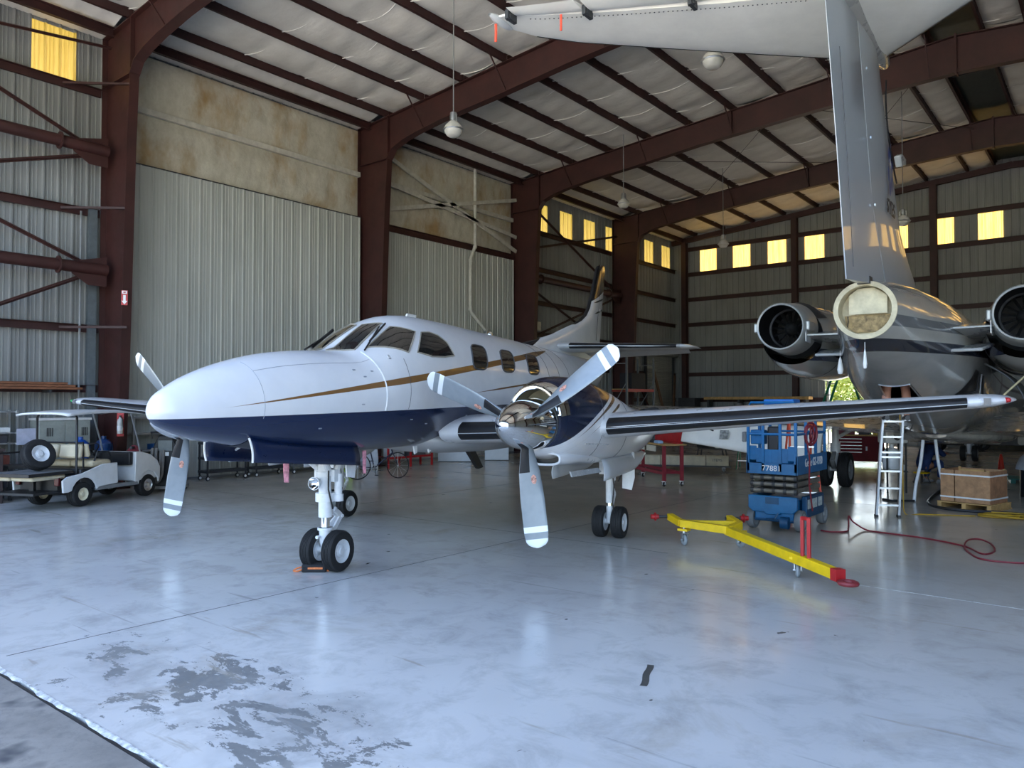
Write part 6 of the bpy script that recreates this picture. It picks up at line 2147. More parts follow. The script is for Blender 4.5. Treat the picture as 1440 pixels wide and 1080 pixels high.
# --- bicycle
BK = thing('bicycle', 'dark road bicycle standing behind the nose gear', 'bicycle', (-14.95, 12.55, 0), R(64))
WB = 1.0
M_FRAME = pm('bike_frame_navy', srgb(26, 30, 56), .3)
for x in (0, WB):
    c = (x, 0, .335) if x == 0 else (x + .02, -.05, .335)
    w_ = obj('wheel', MB().torus(c, (0, 1, 0) if x == 0 else (.75, .66, 0), .32, .014, 40, 6), M_TYRE, BK)
    m = MB()
    for k in range(12):
        a = 2 * PI * k / 12
        m.cyl(c, (c[0] + .31 * math.cos(a) * (1 if x == 0 else .66), c[1] - (0 if x == 0 else .31 * math.cos(a) * .75), c[2] + .31 * math.sin(a)), .0025, 4)
    obj('spokes', m, M_ALU, w_)
bb, hd, st = (.42, 0, .28), (.86, 0, .78), (.30, 0, .80)
m = MB().tube([bb, st], .016, 8).tube([st, hd], .017, 8).tube([bb, (.90, 0, .66)], .019, 8).tube([(0, .05, .335), bb], .011, 6).tube([(0, .05, .335), st], .010, 6).tube([hd, (.90, 0, .64)], .02, 8)
obj('frame', m, M_FRAME, BK)
obj('fork', MB().tube([(.90, 0, .66), (.98, -.03, .45), (1.02, -.05, .335)], .013, 8), M_FRAME, BK)
obj('handlebar', MB().tube([(.84, 0, .84), (.86, 0, .92)], .014, 8).tube([(.88, -.21, .93), (.88, .21, .93)], .014, 8).tube(smooth_pts([(.88, -.21, .93), (1.0, -.22, .93), (1.02, -.22, .84), (.92, -.22, .80)]), .013, 6).tube(smooth_pts([(.88, .21, .93), (1.0, .22, .93), (1.02, .22, .84), (.92, .22, .80)]), .013, 6), M_BLACK, BK)
obj('saddle', MB().loft([[(x, y * w, z) for y, z in ((-1, .94), (0, .965), (1, .94), (0, .92))] for x, w in ((.14, .07), (.2, .075), (.3, .03), (.42, .018))]), M_BLACK, BK)
obj('seat_post', MB().cyl(st, (.27, 0, .93), .013, 8), M_ALU, BK)
obj('chainring', MB().torus((.42, -.05, .28), (0, 1, 0), .085, .008, 24, 6).box((.42, -.05, .28), (.16, .01, .02)).box((.42, -.05, .28), (.02, .01, .16)), M_ALU, BK)
obj('crank', MB().beam((.42, -.07, .28), (.44, -.07, .11), .02, .012).box((.45, -.12, .11), (.08, .09, .02)).beam((.42, .07, .28), (.40, .07, .45), .02, .012).box((.39, .12, .45), (.08, .09, .02)), M_DARK, BK)
obj('kickstand', MB().tube([(.22, .02, .29), (.18, .16, .01)], .008, 6), M_DARK, BK)
# ------------------------------------------------------------------ CLUTTER ALONG THE WALLS, LAMPS, SIGNS, OUTSIDE
M_LAMPGL = NT('frosted_lamp_glass')
M_LAMPGL.set('Base Color', M_LAMPGL.ramp(M_LAMPGL.noise(6, 3), [(.3, (.62, .60, .55)), (.7, (.76, .74, .70))]))
M_LAMPGL.set('Roughness', .18)
M_LAMPGL.set('Transmission Weight', .25)
M_LAMPGL = M_LAMPGL.m
def lamp_at(x, y, z, rod, label):
    rod = roof_z(x) + .14 - z - .33
    L = thing('pendant_lamp', label, 'lamp', (x, y, z), 0, 'prismatic high-bay lamps hanging from the roof')
    obj('stem', MB().cyl((0, 0, .33), (0, 0, .33 + rod), .012, 8), M_GREY, L)
    obj('ballast', MB().lathe([(.0, .36), (.07, .36), (.075, .33), (.075, .20), (.05, .17), (.0, .17)], (0, 0, 0), (0, 0, 1), 16), M_ALU, L)
    g = obj('shade', MB().lathe([(.075, .18), (.10, .16), (.17, .09), (.195, .04), (.20, .0), (.185, -.05), (.15, -.11), (.10, -.145), (.0, -.15)], (0, 0, 0), (0, 0, 1), 28), M_LAMPGL, L, smooth=60)
    obj('shade_ring', MB().torus((0, 0, -.005), (0, 0, 1), .205, .016, 28, 6), M_ALU, g)
    obj('bracket', MB().box((0, 0, .30), (.20, .02, .03)).box((-.09, 0, .22), (.015, .02, .16)).box((.09, 0, .22), (.015, .02, .16)), M_ALU, L)
lamp_at(-10.86, 11.64, 7.64, 3.2, 'clear bell lamp hanging near the middle column on the left wall side')
lamp_at(-5.77, 13.13, 8.20, 3.0, 'bell lamp hanging just under the grey jet tailplane')
lamp_at(-13.16, 22.57, 8.68, 2.0, 'bell lamp hanging above the white fin of the turboprop')
lamp_at(-12.15, 28.51, 8.14, 2.8, 'bell lamp hanging in front of the back wall light panels')
lamp_at(-5.30, 26.32, 7.62, 3.5, 'bell lamp hanging beside the jet rudder')
lamp_at(-14.3, 6.3, 9.50, 1.1, 'bell lamp hanging close to the near left column')
# conduit to the first lamp
cd_ = tag(obj('lamp_conduit', MB().tube([(-10.86, 11.64, 10.87), (-10.8, 11.2, 10.89), (-9.6, 12.6, 10.96), (-7.6, 14.4, 11.12)], .012, 6).box((-10.8, 11.2, 10.90), (.12, .12, .08)), M_GREY), 'thin grey conduit running under the roof to a pendant lamp', 'conduit')
# white vent pipe on the wall
VP = thing('vent_pipe', 'white vent pipe with two bends on the liner wall', 'pipe', (-18.3, 20.77, 0))
M_PVC = pm('white_pvc', srgb(206, 204, 196), .45)
obj('riser', MB().tube([(0, 0, 10.45), (0, 0, 7.62), (.02, -.06, 7.5), (.04, -.27, 7.12), (.04, -.29, 7.0), (.04, -.29, 5.3), (.05, -.27, 5.18), (.15, .42, 4.56)], .06, 10), M_PVC, VP)
for zz in (7.58, 7.04, 5.28):
    obj('coupling', MB().cyl((.0 if zz > 7.3 else .04, 0 if zz > 7.3 else -.29, zz - .05), (.0 if zz > 7.3 else .04, 0 if zz > 7.3 else -.29, zz + .05), .075, 12), M_PVC, VP)
obj('pump_head', MB().box((.18, .45, 4.48), (.18, .16, .18)).cyl((.18, .3, 4.42), (.18, .75, 4.42), .05, 10), M_ALU, VP)
obj('bracket', MB().bx(-.12, .1, .3, .7, 4.28, 4.36), M_DARK, VP)
# white utility box on the strut, floodlights
o = tag(obj('utility_box', MB().bx(-.06, .06, -.18, .18, -.17, .17).bx(.06, .07, -.15, .15, -.14, .14), pm('cream_box', srgb(196, 190, 172), .5), None, bev=.01), 'small cream electrical box on the third bay wall', 'electrical box')
o.location = (-17.9, 24.0, 4.92)
FL_ = thing('flood_light', 'pair of small flood lights on the far column', 'lamp', (-17.2, 22.9, 3.85), R(-60))
for dx in (-.16, .16):
    obj('lamp_head', MB().box((dx, 0, 0), (.22, .10, .18), (R(20), 0, 0)), M_GREY, FL_, bev=.02)
    obj('lens', MB().box((dx, -.058, -.02), (.19, .008, .15), (R(20), 0, 0)), M_LAMPGL, FL_)
obj('mount', MB().cyl((0, .05, -.12), (0, .05, -.3), .02, 8).box((0, .05, -.12), (.4, .03, .03)), M_DARK, FL_)

# arrow sign and fire extinguisher on the near column
SG = thing('arrow_sign', 'red sign with white down arrow on the near maroon column', 'sign', (-17.33, 8.0, 4.30), R(90))
obj('sign_plate', MB().box((0, 0, 0), (.13, .012, .33)), M_RED, SG)
obj('arrow', MB().prism([(-.025, -.008, .06), (.025, -.008, .06), (.025, -.008, -.07), (.06, -.008, -.07), (0, -.008, -.15), (-.06, -.008, -.07), (-.025, -.008, -.07)], (0, -.003, 0)), M_WHITE, SG)
obj('symbol', MB().prism([(-.05, -.008, .09), (.05, -.008, .09), (.05, -.008, .155), (-.05, -.008, .155)], (0, -.003, 0)), M_WHITE, SG)
obj('symbol_mark', MB().box((0, -.012, .122), (.05, .004, .03)), M_RED, SG)
for p in (SG,):
    p.location = (-17.44, 7.93, 4.28)
    p.rotation_euler = (0, 0, R(60))
FE = thing('fire_extinguisher', 'pale fire extinguisher with red backing hung on the near column', 'fire extinguisher', (-17.50, 7.90, 1.24), R(60))
obj('cylinder', MB().lathe([(.0, 0), (.055, 0), (.06, .02), (.06, .27), (.045, .32), (.02, .35), (.02, .38), (.0, .38)], (0, -.08, 0), (0, 0, 1), 18), pm('extinguisher_silver_white', srgb(196, 196, 190), .35, var=.05), FE)
obj('backing_board', MB().box((0, .0, .20), (.14, .02, .52)), M_RED, FE)
obj('label_band', MB().lathe([(.0612, .07), (.0612, .18)], (0, -.08, 0), (0, 0, 1), 18), M_WHITE, FE)
obj('valve', MB().box((0, -.08, .39), (.04, .09, .03)).tube([(0, -.12, .39), (.055, -.13, .34), (.066, -.10, .14)], .009, 6), M_BLACK, FE)
HR = thing('hose_reel', 'bundle of dark red hose hung at the foot of the near column', 'hose', (-17.15, 8.05, 0), R(40))
for k in range(6):
    m = MB().tube(smooth_pts([(-.26 - .012 * k, -.02 * k, .10), (-.22 + .01 * k, -.02 * k, .7), (0, -.02 * k, .98 - .03 * k), (.22 + .012 * k, -.02 * k, .7), (.28 - .01 * k, -.02 * k, .10)]), .018, 8)
    obj('hose_loop', m, M_HOSE, HR)
obj('hanger', MB().cyl((0, .1, .94), (0, -.16, .94), .03, 10).bx(-.02, .02, .05, .09, 0, .96), M_DARK, HR)

# timber on brackets along the left wall
for k, (dz, dx, L) in enumerate(((0, 0, 4.5), (.055, .01, 4.0), (.11, -.02, 3.6))):
    o = obj('timber_plank', MB().box((0, 0, 0), (.30, L, .05)), pm('reddish_timber', srgb(128, 82, 56), .8, var=.25, scale=4), None, bev=.004)
    o.location = (-18.27 + dx, 7.35 - L / 2 - .15 * k, 2.245 + dz)
    tag(o, ('lowest brown plank stored on the left wall brackets', 'middle brown plank stored on the left wall brackets', 'top brown plank stored on the left wall brackets')[k], 'plank', 'planks on the left wall')
BR = thing('wall_bracket', 'steel arms carrying planks on the left wall', 'bracket', (-18.45, 5.2, 2.18))
for dy in (-2.0, -.2, 1.5):
    obj('arm', MB().bx(-.1, .32, dy - .02, dy + .02, -.03, .03), M_DARK, BR)

# shelving, cabinet and containers behind the golf cart
SH = thing('steel_shelf', 'grey steel shelf unit loaded with boxes against the left wall', 'shelf', (-18.3, 5.55, 0), R(90))
for (x, y) in ((-.5, -.22), (.5, -.22), (-.5, .22), (.5, .22)):
    obj('upright', MB().bx(x - .02, x + .02, y - .02, y + .02, 0, 1.78), M_ALU, SH)
for zz in (.15, .62, 1.08, 1.30, 1.74):
    obj('shelf_board', MB().bx(-.5, .5, -.22, .22, zz - .015, zz + .015), M_ALU, SH)
for (dx, zz, w, h, colr, lb) in ((-.25, .635, .36, .24, (44, 34, 34), 'dark carton on the middle board of the grey steel shelf'), (.25, .635, .3, .2, (120, 60, 44), 'red-brown carton on the middle board of the grey steel shelf'), (0, 1.315, .8, .10, (206, 208, 208), 'long white box on the upper board of the grey steel shelf'), (.1, 1.095, .5, .16, (52, 52, 58), 'dark case under the white box on the grey steel shelf'), (0, .165, .7, .3, (70, 72, 78), 'grey bin on the bottom board of the grey steel shelf')):
    o = obj('shelf_box', MB().box((0, 0, h / 2), (.30, w, h)).box((.153, 0, h * .5), (.004, w * .5, h * .4)), pm('box_%d_%d' % (colr[0], colr[1]), srgb(*colr), .7), None, bev=.006)
    o.location = (-18.3, 5.55 + dx, zz)
    tag(o, lb, 'box')
CB_ = thing('filing_cabinet', 'pale grey office cabinet with dark top edge behind the golf cart', 'cabinet', (-18.18, 6.93, 0), R(90))
obj('body', MB().bx(-.52, .52, -.24, .24, 0, 1.55), pm('cabinet_grey_green', srgb(146, 150, 142), .5), CB_, bev=.01)
obj('top_trim', MB().bx(-.54, .54, -.26, .26, 1.55, 1.60), pm('cabinet_trim', srgb(206, 204, 200), .5), CB_)
for x in (-.26, .26):
    d_ = obj('door', MB().box((x, -.245, .78), (.49, .012, 1.45)), pm('cabinet_grey_green', srgb(146, 150, 142), .5), CB_)
    for k in range(4):
        obj('vent_slot', MB().box((x + .06 + .035 * k - (.16 if x < 0 else -.02), -.253, 1.30), (.016, .006, .18)), M_BLACK, d_)
    obj('handle', MB().box((-.03 if x < 0 else .03, -.258, .85), (.02, .014, .14)), M_BLACK, d_)
o = tag(obj('paper_notice', MB().box((0, 0, 0), (.004, .42, .34)), pm('pale_paper', srgb(176, 178, 194), .8)), 'pale paper notice hung beside the grey steel shelf', 'notice')
o.location = (-17.98, 6.22, 1.22)
for (x, y, colr, nm, lb) in ((-17.45, 7.05, (24, 84, 170), 'water_jug', 'round bright blue jug behind the golf cart seats'), (-17.5, 7.55, (22, 60, 110), 'drum_pail', 'dark blue pail beside the near column')):
    o = obj(nm, MB().lathe([(.0, 0), (.17, 0), (.18, .03), (.185, .16), (.175, .19), (.185, .22), (.18, .36), (.10, .44), (.05, .46), (.05, .52), (.0, .52)], (0, 0, 0), (0, 0, 1), 22), pm(nm, srgb(*colr), .3), None)
    o.location = (x, y, .68)
    tag(o, lb, 'container')
BN = thing('work_bench', 'dark low work bench along the wall behind the golf cart', 'bench', (-17.45, 6.6, 0), R(90))
obj('bench_top', MB().bx(-1.0, 1.0, -.28, .28, .62, .68), pm('dark_bench_top', (.05, .045, .04), .6), BN)
for (x, y) in ((-.94, -.22), (.94, -.22), (-.94, .22), (.94, .22)):
    obj('leg', MB().bx(x - .03, x + .03, y - .03, y + .03, 0, .62), M_DARK, BN)
obj('lower_shelf', MB().bx(-.95, .95, -.25, .25, .18, .22), M_DARK, BN)
CT = thing('brown_cabinet', 'dark brown chest standing at the end of the golf cart', 'cabinet', (-17.1, 4.9, 0), R(90))
obj('body', MB().bx(-.5, .5, -.3, .3, 0, 1.0), pm('dark_brown_panel', srgb(66, 52, 50), .6), CT, bev=.01)
obj('lid', MB().bx(-.52, .52, -.32, .32, 1.0, 1.05), pm('dark_brown_panel', srgb(66, 52, 50), .6), CT)

# shelf with trays beyond the near column
S2 = thing('steel_shelf', 'open grey steel shelf beyond the near maroon column', 'shelf', (-18.1, 9.0, 0), R(90))
for (x, y) in ((-.62, -.2), (.5, -.2), (-.62, .2), (.5, .2)):
    obj('upright', MB().bx(x - .02, x + .02, y - .02, y + .02, 0, 1.62), M_ALU, S2)
for zz in (.12, .45, .80, 1.20, 1.58):
    obj('shelf_board', MB().bx(-.62, .5, -.2, .2, zz - .02, zz + .02), M_ALU, S2)
for (dy, zz, colr, w, lb) in ((.12, .82, (30, 84, 140), .5, 'blue tray on the open grey shelf beyond the near column'), (-.3, .47, (160, 160, 160), .28, 'pale tub on the open grey shelf beyond the near column'), (.2, .47, (40, 40, 44), .34, 'black tub on the open grey shelf beyond the near column')):
    o = obj('shelf_tray', MB().box((0, 0, .06), (.30, w, .12)).box((0, 0, .125), (.32, w + .02, .012)), pm('tray_%d' % colr[0], srgb(*colr), .5), None, bev=.01)
    o.location = (-18.1, 9.0 + dy, zz)
    tag(o, lb, 'tray')
# tall black workshop vacuum with hose
VC = thing('floor_machine', 'black upright workshop machine with looped grey hoses ahead of the golf cart', 'machine', (-16.45, 8.45, 0), R(40))
obj('body', MB().prism([(-.30, -.25, .12), (.30, -.25, .12), (.30, -.25, .95), (.18, -.25, 1.22), (-.10, -.25, 1.22), (-.30, -.25, .8)], (0, .5, 0)), M_BLACK, VC, bev=.03)
obj('base', MB().bx(-.36, .36, -.3, .3, .06, .13), M_GREY, VC)
obj('control_panel', MB().box((.06, -.262, 1.0), (.30, .02, .22)), pm('panel_grey', srgb(110, 116, 116), .5), VC)
obj('name_plate', MB().box((.06, -.264, .82), (.16, .012, .08)), M_WHITE, VC)
obj('handle', MB().tube([(-.25, -.2, 1.15), (-.28, -.2, 1.28), (.2, -.2, 1.32), (.26, -.2, 1.2)], .025, 8), M_BLACK, VC)
for k in range(2):
    obj('hose', MB().tube(smooth_pts([(-.20 + .08 * k, -.28, .95), (-.22 + .10 * k, -.33, .4), (-.14 + .06 * k, -.35, .22), (-.04 + .06 * k, -.33, .4), (-.02 + .05 * k, -.28, .9)]), .035, 10), pm('grey_vacuum_hose', srgb(124, 120, 116), .6), VC)
for (x, y) in ((-.3, -.25), (.3, -.25), (-.3, .25), (.3, .25)):
    obj('castor', MB().torus((x, y, .035), (0, 1, 0), .024, .012, 14, 6), M_BLACK, VC)

# row of dark tool carts against the wall under the nose of the turboprop
def tool_cart(x, y, rz, w, label, mat):
    T = thing('tool_cart', label, 'cart', (x, y, 0), rz)
    for zz in (.22, .55, .92):
        obj('tray', MB().bx(-w / 2, w / 2, -.22, .22, zz - .03, zz + .03), mat, T)
    for (a, b) in ((-1, -1), (-1, 1), (1, -1), (1, 1)):
        obj('leg', MB().bx(a * (w / 2 - .03) - .018, a * (w / 2 - .03) + .018, b * .19 - .018, b * .19 + .018, .12, .95), mat, T)
        c_ = obj('castor', MB().torus((a * (w / 2 - .04), b * .18, .06), (0, 1, 0), .04, .02, 16, 6), M_BLACK, T)
        obj('hub_cap', MB().lathe([(.034, -.024), (.0, -.03)], (a * (w / 2 - .04), b * .18, .06), (0, 1, 0), 12), M_WHITE, c_)
    return T
dkt = pm('dark_cart_steel', (.03, .032, .036), .5)
tool_cart(-17.75, 10.55, R(90), 1.1, 'dark three-tray tool cart at the wall under the turboprop nose', dkt)
tool_cart(-17.75, 11.85, R(90), 1.0, 'dark tool cart next to the black tyre changer along the left wall', dkt)
tool_cart(-17.75, 13.05, R(90), 1.1, 'grey tool cart along the left wall behind the nose gear', pm('mid_grey_cart', (.14, .145, .15), .5))
for (y, h, colr, nm, lb) in ((10.4, .22, (130, 34, 40), 'parts_box', 'red parts box on the dark tool cart under the nose'), (10.75, .16, (150, 156, 160), 'parts_box', 'pale parts box on the dark tool cart under the nose'), (11.85, .26, (46, 70, 120), 'parts_box', 'blue parts box on the second dark tool cart')):
    o = obj(nm, MB().box((0, 0, h / 2), (.3, .28, h)).box((0, 0, h), (.31, .29, .02)), pm('pbox_%d' % colr[0], srgb(*colr), .5), None, bev=.006)
    o.location = (-17.75, y, .952)
    tag(o, lb, 'box')

# things at the foot of the liner behind the bicycle
RK = thing('low_rack', 'low red steel rack with boxes at the liner wall', 'rack', (-17.0, 16.1, 0), R(90))
for (x, y) in ((-.9, -.25), (0, -.25), (.9, -.25), (-.9, .25), (0, .25), (.9, .25)):
    obj('post', MB().bx(x - .025, x + .025, y - .025, y + .025, 0, .85), M_RED, RK)
for zz in (.30, .82):
    obj('rail', MB().bx(-.9, .9, -.27, -.23, zz - .03, zz + .03), M_RED, RK)
    obj('rail', MB().bx(-.9, .9, .23, .27, zz - .03, zz + .03), M_RED, RK)
    obj('deck', MB().bx(-.9, .9, -.22, .22, zz - .01, zz + .01), M_DARK, RK)
for (dy, zz, w, h, colr, lb) in ((-.45, .312, .5, .34, (170, 172, 170), 'light grey box in the low red rack'), (.4, .312, .6, .36, (96, 98, 100), 'dark grey box in the low red rack'), (.1, .832, .7, .2, (120, 84, 60), 'brown box on top of the low red rack')):
    o = obj('rack_box', MB().box((0, 0, h / 2), (.36, w, h)).box((.183, 0, h / 2), (.004, w * .4, h * .3)), pm('rbox_%d' % colr[0], srgb(*colr), .6), None, bev=.006)
    o.location = (-17.0, 16.1 + dy, zz)
    tag(o, lb, 'box')
for (x, y, w, h, d, colr, lb, nm) in ((-17.3, 14.1, .5, .55, .35, (84, 56, 42), 'brown carton standing behind the bicycle', 'carton'), (-16.75, 13.65, .36, .5, .3, (150, 190, 40), 'lime green bag standing behind the bicycle wheel', 'tool_bag'), (-17.1, 14.78, .5, .62, .3, (186, 190, 196), 'pale carton with a blue band behind the bicycle', 'carton')):
    o = obj(nm, MB().loft([[(sx * w / 2 * k, sy * d / 2 * k, z) for sx, sy in ((-1, -1), (1, -1), (1, 1), (-1, 1))] for z, k in ((0, .96), (h * .5, 1), (h, .9))]), pm('c_%d_%d' % colr[:2], srgb(*colr), .6), None, bev=.03)
    o.location = (x, y, 0)
    o.rotation_euler = (0, 0, R(60))
    tag(o, lb, 'box' if nm == 'carton' else 'bag')
# white appliance panels and blue bin further along
for (x, y, w, h, lb, door) in ((-16.95, 18.25, 1.08, .90, 'large white cabinet panel standing behind the turboprop belly', False), (-16.25, 19.55, .80, .92, 'white cabinet with a dark handle beside the blue bin', True)):
    W_ = thing('white_cabinet', lb, 'cabinet', (x, y, 0), R(39))
    obj('body', MB().bx(-w / 2, w / 2, 0, .5, .02, h), pm('cabinet_white', srgb(196, 202, 208), .45, var=.04), W_, bev=.01)
    d_ = obj('door', MB().box((0, -.01, h / 2 + .02), (w - .04, .02, h - .10)), pm('cabinet_white', srgb(196, 202, 208), .45), W_)
    if door:
        obj('handle', MB().box((-w / 2 + .08, -.03, h * .62), (.02, .02, .14)), M_BLACK, d_)
    obj('plinth', MB().bx(-w / 2 + .02, w / 2 - .02, .02, .48, 0, .03), M_DARK, W_)
BB = thing('blue_bin', 'dark blue round bin beside the white cabinet', 'bin', (-15.75, 20.75, 0))
obj('body', MB().lathe([(.0, 0), (.24, 0), (.26, .05), (.30, .75), (.32, .76), (.32, .80), (.29, .80), (.28, .76), (.25, .1), (0, .08)], (0, 0, 0), (0, 0, 1), 26), pm('bin_blue', srgb(20, 26, 110), .35), BB)

# pallet racking near the far corner
PR = thing('pallet_rack', 'blue-grey pallet rack with red beams near the far corner', 'rack', (-16.95, 29.8, 0), R(90))
for (x, y) in ((-1.2, -.4), (1.2, -.4), (-1.2, .4), (1.2, .4)):
    obj('upright', MB().bx(x - .04, x + .04, y - .04, y + .04, 0, 3.9), pm('rack_grey', (.11, .12, .13), .5), PR)
for zz in (1.1, 2.45):
    for y in (-.4, .4):
        obj('beam', MB().bx(-1.2, 1.2, y - .025, y + .025, zz - .06, zz + .06), M_RED, PR)
    obj('deck', MB().bx(-1.15, 1.15, -.38, .38, zz + .03, zz + .06), M_PINE, PR)
for x in (-1.2, 1.2):
    for pa_, pb_ in (((x, -.4, .4), (x, .4, 1.6)), ((x, .4, 1.6), (x, -.4, 2.8)), ((x, -.4, 3.6), (x, .4, 3.6))):
        obj('frame_brace', MB().beam(pa_, pb_, .03, .03), M_GREY, PR)
for (dy, zz, w, h, colr, lb) in ((-.6, 1.16, .7, .45, (150, 124, 88), 'pale brown carton low in the pallet rack'), (.3, 1.16, .8, .5, (168, 148, 112), 'tan carton beside the pale brown one in the pallet rack'), (0, 2.51, 1.2, .7, (30, 26, 34), 'large dark carton on the upper level of the pallet rack')):
    o = obj('rack_carton', MB().box((0, 0, h / 2), (.6, w, h)).box((0, 0, h), (.05, w, .006)), pm('rc_%d' % colr[0], srgb(*colr), .7), None, bev=.008)
    o.location = (-16.95, 29.8 + dy, zz)
    tag(o, lb, 'box')
for k, (ya, yb, za) in enumerate(((33.9, 35.0, 3.5), (36.2, 35.2, 3.3))):
    o = obj('leaning_plank', MB().beam((0, ya, za), (.35, yb, .06), .20, .04, (1, 0, 0)), pm('dark_brown_plank', srgb(104, 78, 58), .75, var=.25), None)
    o.location = (-18.1, 0, 0)
    tag(o, ('brown plank leaning against the roll-up door, sloping away from the corner', 'brown plank leaning against the roll-up door beside the corner post')[k], 'plank', 'planks leaning on the roll-up door')
# timber shelf along the back wall and barrels below it
TS = thing('timber_shelf', 'long timber shelf along the back wall', 'shelf', (-14.0, 36.7, 0))
obj('plank_top', MB().bx(-2.6, 2.6, -.3, .3, 2.06, 2.20), M_PINE, TS)
for x in (-2.4, -.8, .8, 2.4):
    obj('support', MB().bx(x - .05, x + .05, -.26, .26, 0, 2.06), M_DARK, TS)
obj('lower_deck', MB().bx(-2.5, 2.5, -.28, .28, 1.20, 1.26), M_DARK, TS)
for (x, z, r_, h, colr, lb, nm) in ((-15.55, 1.262, .15, .4, (176, 150, 60), 'yellow can on the timber shelf at the back wall', 'can'), (-14.85, 1.262, .22, .62, (110, 112, 116), 'grey drum on the timber shelf at the back wall', 'drum'), (-14.1, 1.262, .14, .35, (60, 58, 54), 'dark can on the timber shelf at the back wall', 'can'), (-13.5, 1.262, .12, .3, (150, 130, 50), 'small ochre can on the timber shelf at the back wall', 'can')):
    o = obj(nm, MB().lathe([(.0, 0), (r_, 0), (r_ * 1.03, .02), (r_, .04), (r_, h * .48), (r_ * 1.03, h * .5), (r_, h * .52), (r_, h - .03), (r_ * 1.03, h), (r_ * .9, h), (.0, h - .01)], (0, 0, 0), (0, 0, 1), 20), pm('can_%d' % colr[0], srgb(*colr), .45), None)
    o.location = (x, 36.55, z)
    tag(o, lb, nm)
# corner clutter: dark crate stack
for k, (x, y, z, lb) in enumerate(((-17.3, 36.3, 0, 'dark crate at the bottom of the stack in the far corner'), (-17.25, 36.25, .72, 'dark crate on the middle of the stack in the far corner'), (-17.35, 36.3, 1.44, 'dark crate on top of the stack in the far corner'))):
    o = obj('dark_crate', MB().box((0, 0, .355), (.9, .7, .70)).box((0, -.36, .2), (.9, .03, .06)).box((0, -.36, .5), (.9, .03, .06)), pm('dark_crate_mat', (.03, .032, .036), .6), None, bev=.01)
    o.location = (x, y, z)
    tag(o, lb, 'crate')

# right-hand background under the jet
TRL = thing('utility_trailer', 'beige rounded utility trailer end parked by the back wall', 'trailer', (-3.6, 35.6, 0))
def rr_panel(x0, x1, z0, z1, r, y, th):
    P = []
    for cx, cz, a0 in ((x1 - r, z1 - r, 0), (x0 + r, z1 - r, 90), (x0 + r, z0 + r, 180), (x1 - r, z0 + r, 270)):
        for k in range(5):
            a = R(a0 + 22.5 * k)
            P.append((cx + r * math.cos(a), y, cz + r * math.sin(a)))
    return MB().prism(P, (0, th, 0))
obj('shell', rr_panel(-1.3, 1.6, .25, 1.75, .2, -.3, 1.3), pm('trailer_dark', srgb(58, 56, 56), .6), TRL)
obj('panel', rr_panel(-.92, -.08, .28, 1.25, .16, -.33, .03), pm('trailer_beige', srgb(150, 146, 132), .5), TRL)
obj('panel', rr_panel(.42, 1.3, .28, 1.25, .10, -.33, .03), pm('trailer_beige2', srgb(160, 156, 144), .5), TRL)
for x in (-.8, .9):
    wheel(TRL, (x, .0, .28), .28, .2, (0, 1, 0), rim=M_GREY)
TG = thing('ground_tug', 'black low tug parked ahead of the jet nose gear', 'tug', (-5.1, 33.6, 0))
obj('body', MB().bx(-.9, .9, -.5, .5, .3, .95), M_BLACK, TG, bev=.05)
obj('hood', MB().bx(-.5, .9, -.45, .45, .95, 1.12), pm('tug_navy', srgb(24, 30, 44), .5), TG, bev=.05)
for (x, y) in ((-.6, -.45), (.6, -.45), (-.6, .45), (.6, .45)):
    wheel(TG, (x, y, .3), .3, .2, (0, 1, 0), rim=M_GREY)
CN = thing('traffic_cone', 'small red traffic cone behind the plywood crate', 'cone', (-2.50, 23.6, 0))
obj('base', MB().box((0, 0, .012), (.26, .26, .024)), M_RED, CN, bev=.006)
obj('cone_body', MB().lathe([(.10, .02), (.075, .22), (.05, .44), (.025, .58), (.0, .585)], (0, 0, 0), (0, 0, 1), 18), pm('cone_red', srgb(214, 52, 36), .5), CN)
GD = thing('covered_drum', 'black drum under a light grey cover at the right of the crate', 'drum', (-1.42, 18.95, 0))
obj('drum_body', MB().lathe([(.0, 0), (.26, 0), (.27, .03), (.26, .3), (.27, .32), (.26, .34), (.26, .62)], (0, 0, 0), (0, 0, 1), 22), M_BLACK, GD)
obj('grey_cover', MB().lathe([(.34, .56), (.32, .66), (.26, .80), (.14, .92), (.0, .95)], (0, 0, 0), (0, 0, 1), 22), pm('cover_grey', srgb(150, 154, 162), .8), GD)
TP = thing('teal_pallet', 'flat teal plastic pallet on the floor behind the crate', 'pallet', (-1.75, 22.3, 0), R(10))
for k in range(5):
    obj('slat', MB().box((0, -.4 + .2 * k, .10), (1.0, .14, .03)), pm('teal_plastic', srgb(40, 118, 116), .5), TP)
for x in (-.4, 0, .4):
    obj('runner', MB().box((x, 0, .042), (.10, .95, .084)), pm('teal_plastic', srgb(40, 118, 116), .5), TP)
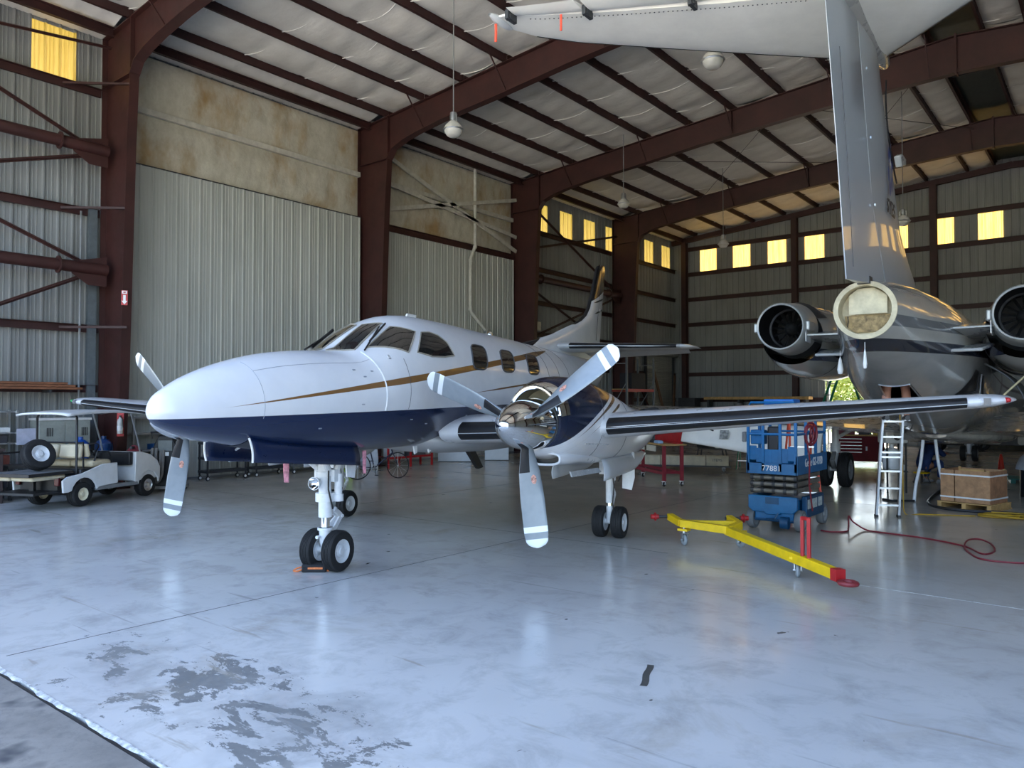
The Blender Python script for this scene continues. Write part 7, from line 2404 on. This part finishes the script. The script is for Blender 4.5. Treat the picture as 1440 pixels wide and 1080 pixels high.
# support jacks with hoses under the jet belly
for (x, y, tx, lb) in ((-3.22, 16.67, .15, 'white curved gear door prop near the ladder under the jet'), (-2.76, 17.05, -.16, 'white curved gear door prop near the crate under the jet')):
    o = obj('door_prop', MB().tube(smooth_pts([(0, 0, .0), (tx * .2, .05, .35), (tx * .7, .1, .75), (tx, .12, 1.2)]), [.03] * 19, 8), M_GEARWHITE)
    o.location = (x, y, 0)
    tag(o, lb, 'prop')

# --- trees and shrubs seen through the open back door
M_BARK = pm('bark', srgb(84, 70, 54), .9, bump=.5)
M_LEAF = NT('sunlit_leaf')
M_LEAF.set('Base Color', M_LEAF.ramp(M_LEAF.noise(.9, 4, .6, M_LEAF.world()), [(.3, srgb(96, 118, 40)), (.7, srgb(150, 156, 62))]))
M_LEAF.set('Roughness', .6)
M_LEAF = M_LEAF.m
def tree(x, y, h, r, seed, label):
    T = thing('tree', label, 'tree', (x, y, -.31))
    rr = random.Random(seed)
    obj('trunk', MB().tube([(0, 0, 0), (.1, 0, h * .3), (-.05, .1, h * .62)], [.22, .17, .08], 10), M_BARK, T)
    m = MB()
    for k in range(2600):
        while True:
            a, b, c = rr.uniform(-1, 1), rr.uniform(-1, 1), rr.uniform(-1, 1)
            d2 = a * a + b * b + c * c
            if .25 < d2 < 1:
                break
        lump = 1 + .22 * math.sin(4 * a + seed) * math.sin(5 * c + 2 * b)
        p = Vector((a * r * lump, b * r * lump, h * .58 + c * h * .44 * lump))
        s = rr.uniform(.10, .22)
        u = Vector((rr.uniform(-1, 1), rr.uniform(-1, 1), rr.uniform(-1, 1))).normalized()
        w = u.cross(Vector((rr.uniform(-1, 1), rr.uniform(-1, 1), rr.uniform(-1, 1)))).normalized()
        m._add([p - u * s, p + w * s * .5, p + u * s, p - w * s * .5], [(0, 1, 2, 3)])
    f = obj('foliage', m, M_LEAF, T, smooth=0)
    f['kind'] = 'stuff'
for k, (x, y, h, r, lb) in enumerate(((-13.6, 54, 4.6, 2.3, 'low leafy tree seen through the back door beside the pale jamb'), (-9.6, 62, 5.6, 2.5, 'leafy tree seen through the back door behind the green ladder'), (-17.6, 64, 5.6, 2.6, 'leafy tree further back outside the back door'), (-5.5, 52, 4.4, 2.4, 'leafy tree outside behind the jet tail'))):
    tree(x, y, h, r, 11 + k, lb)
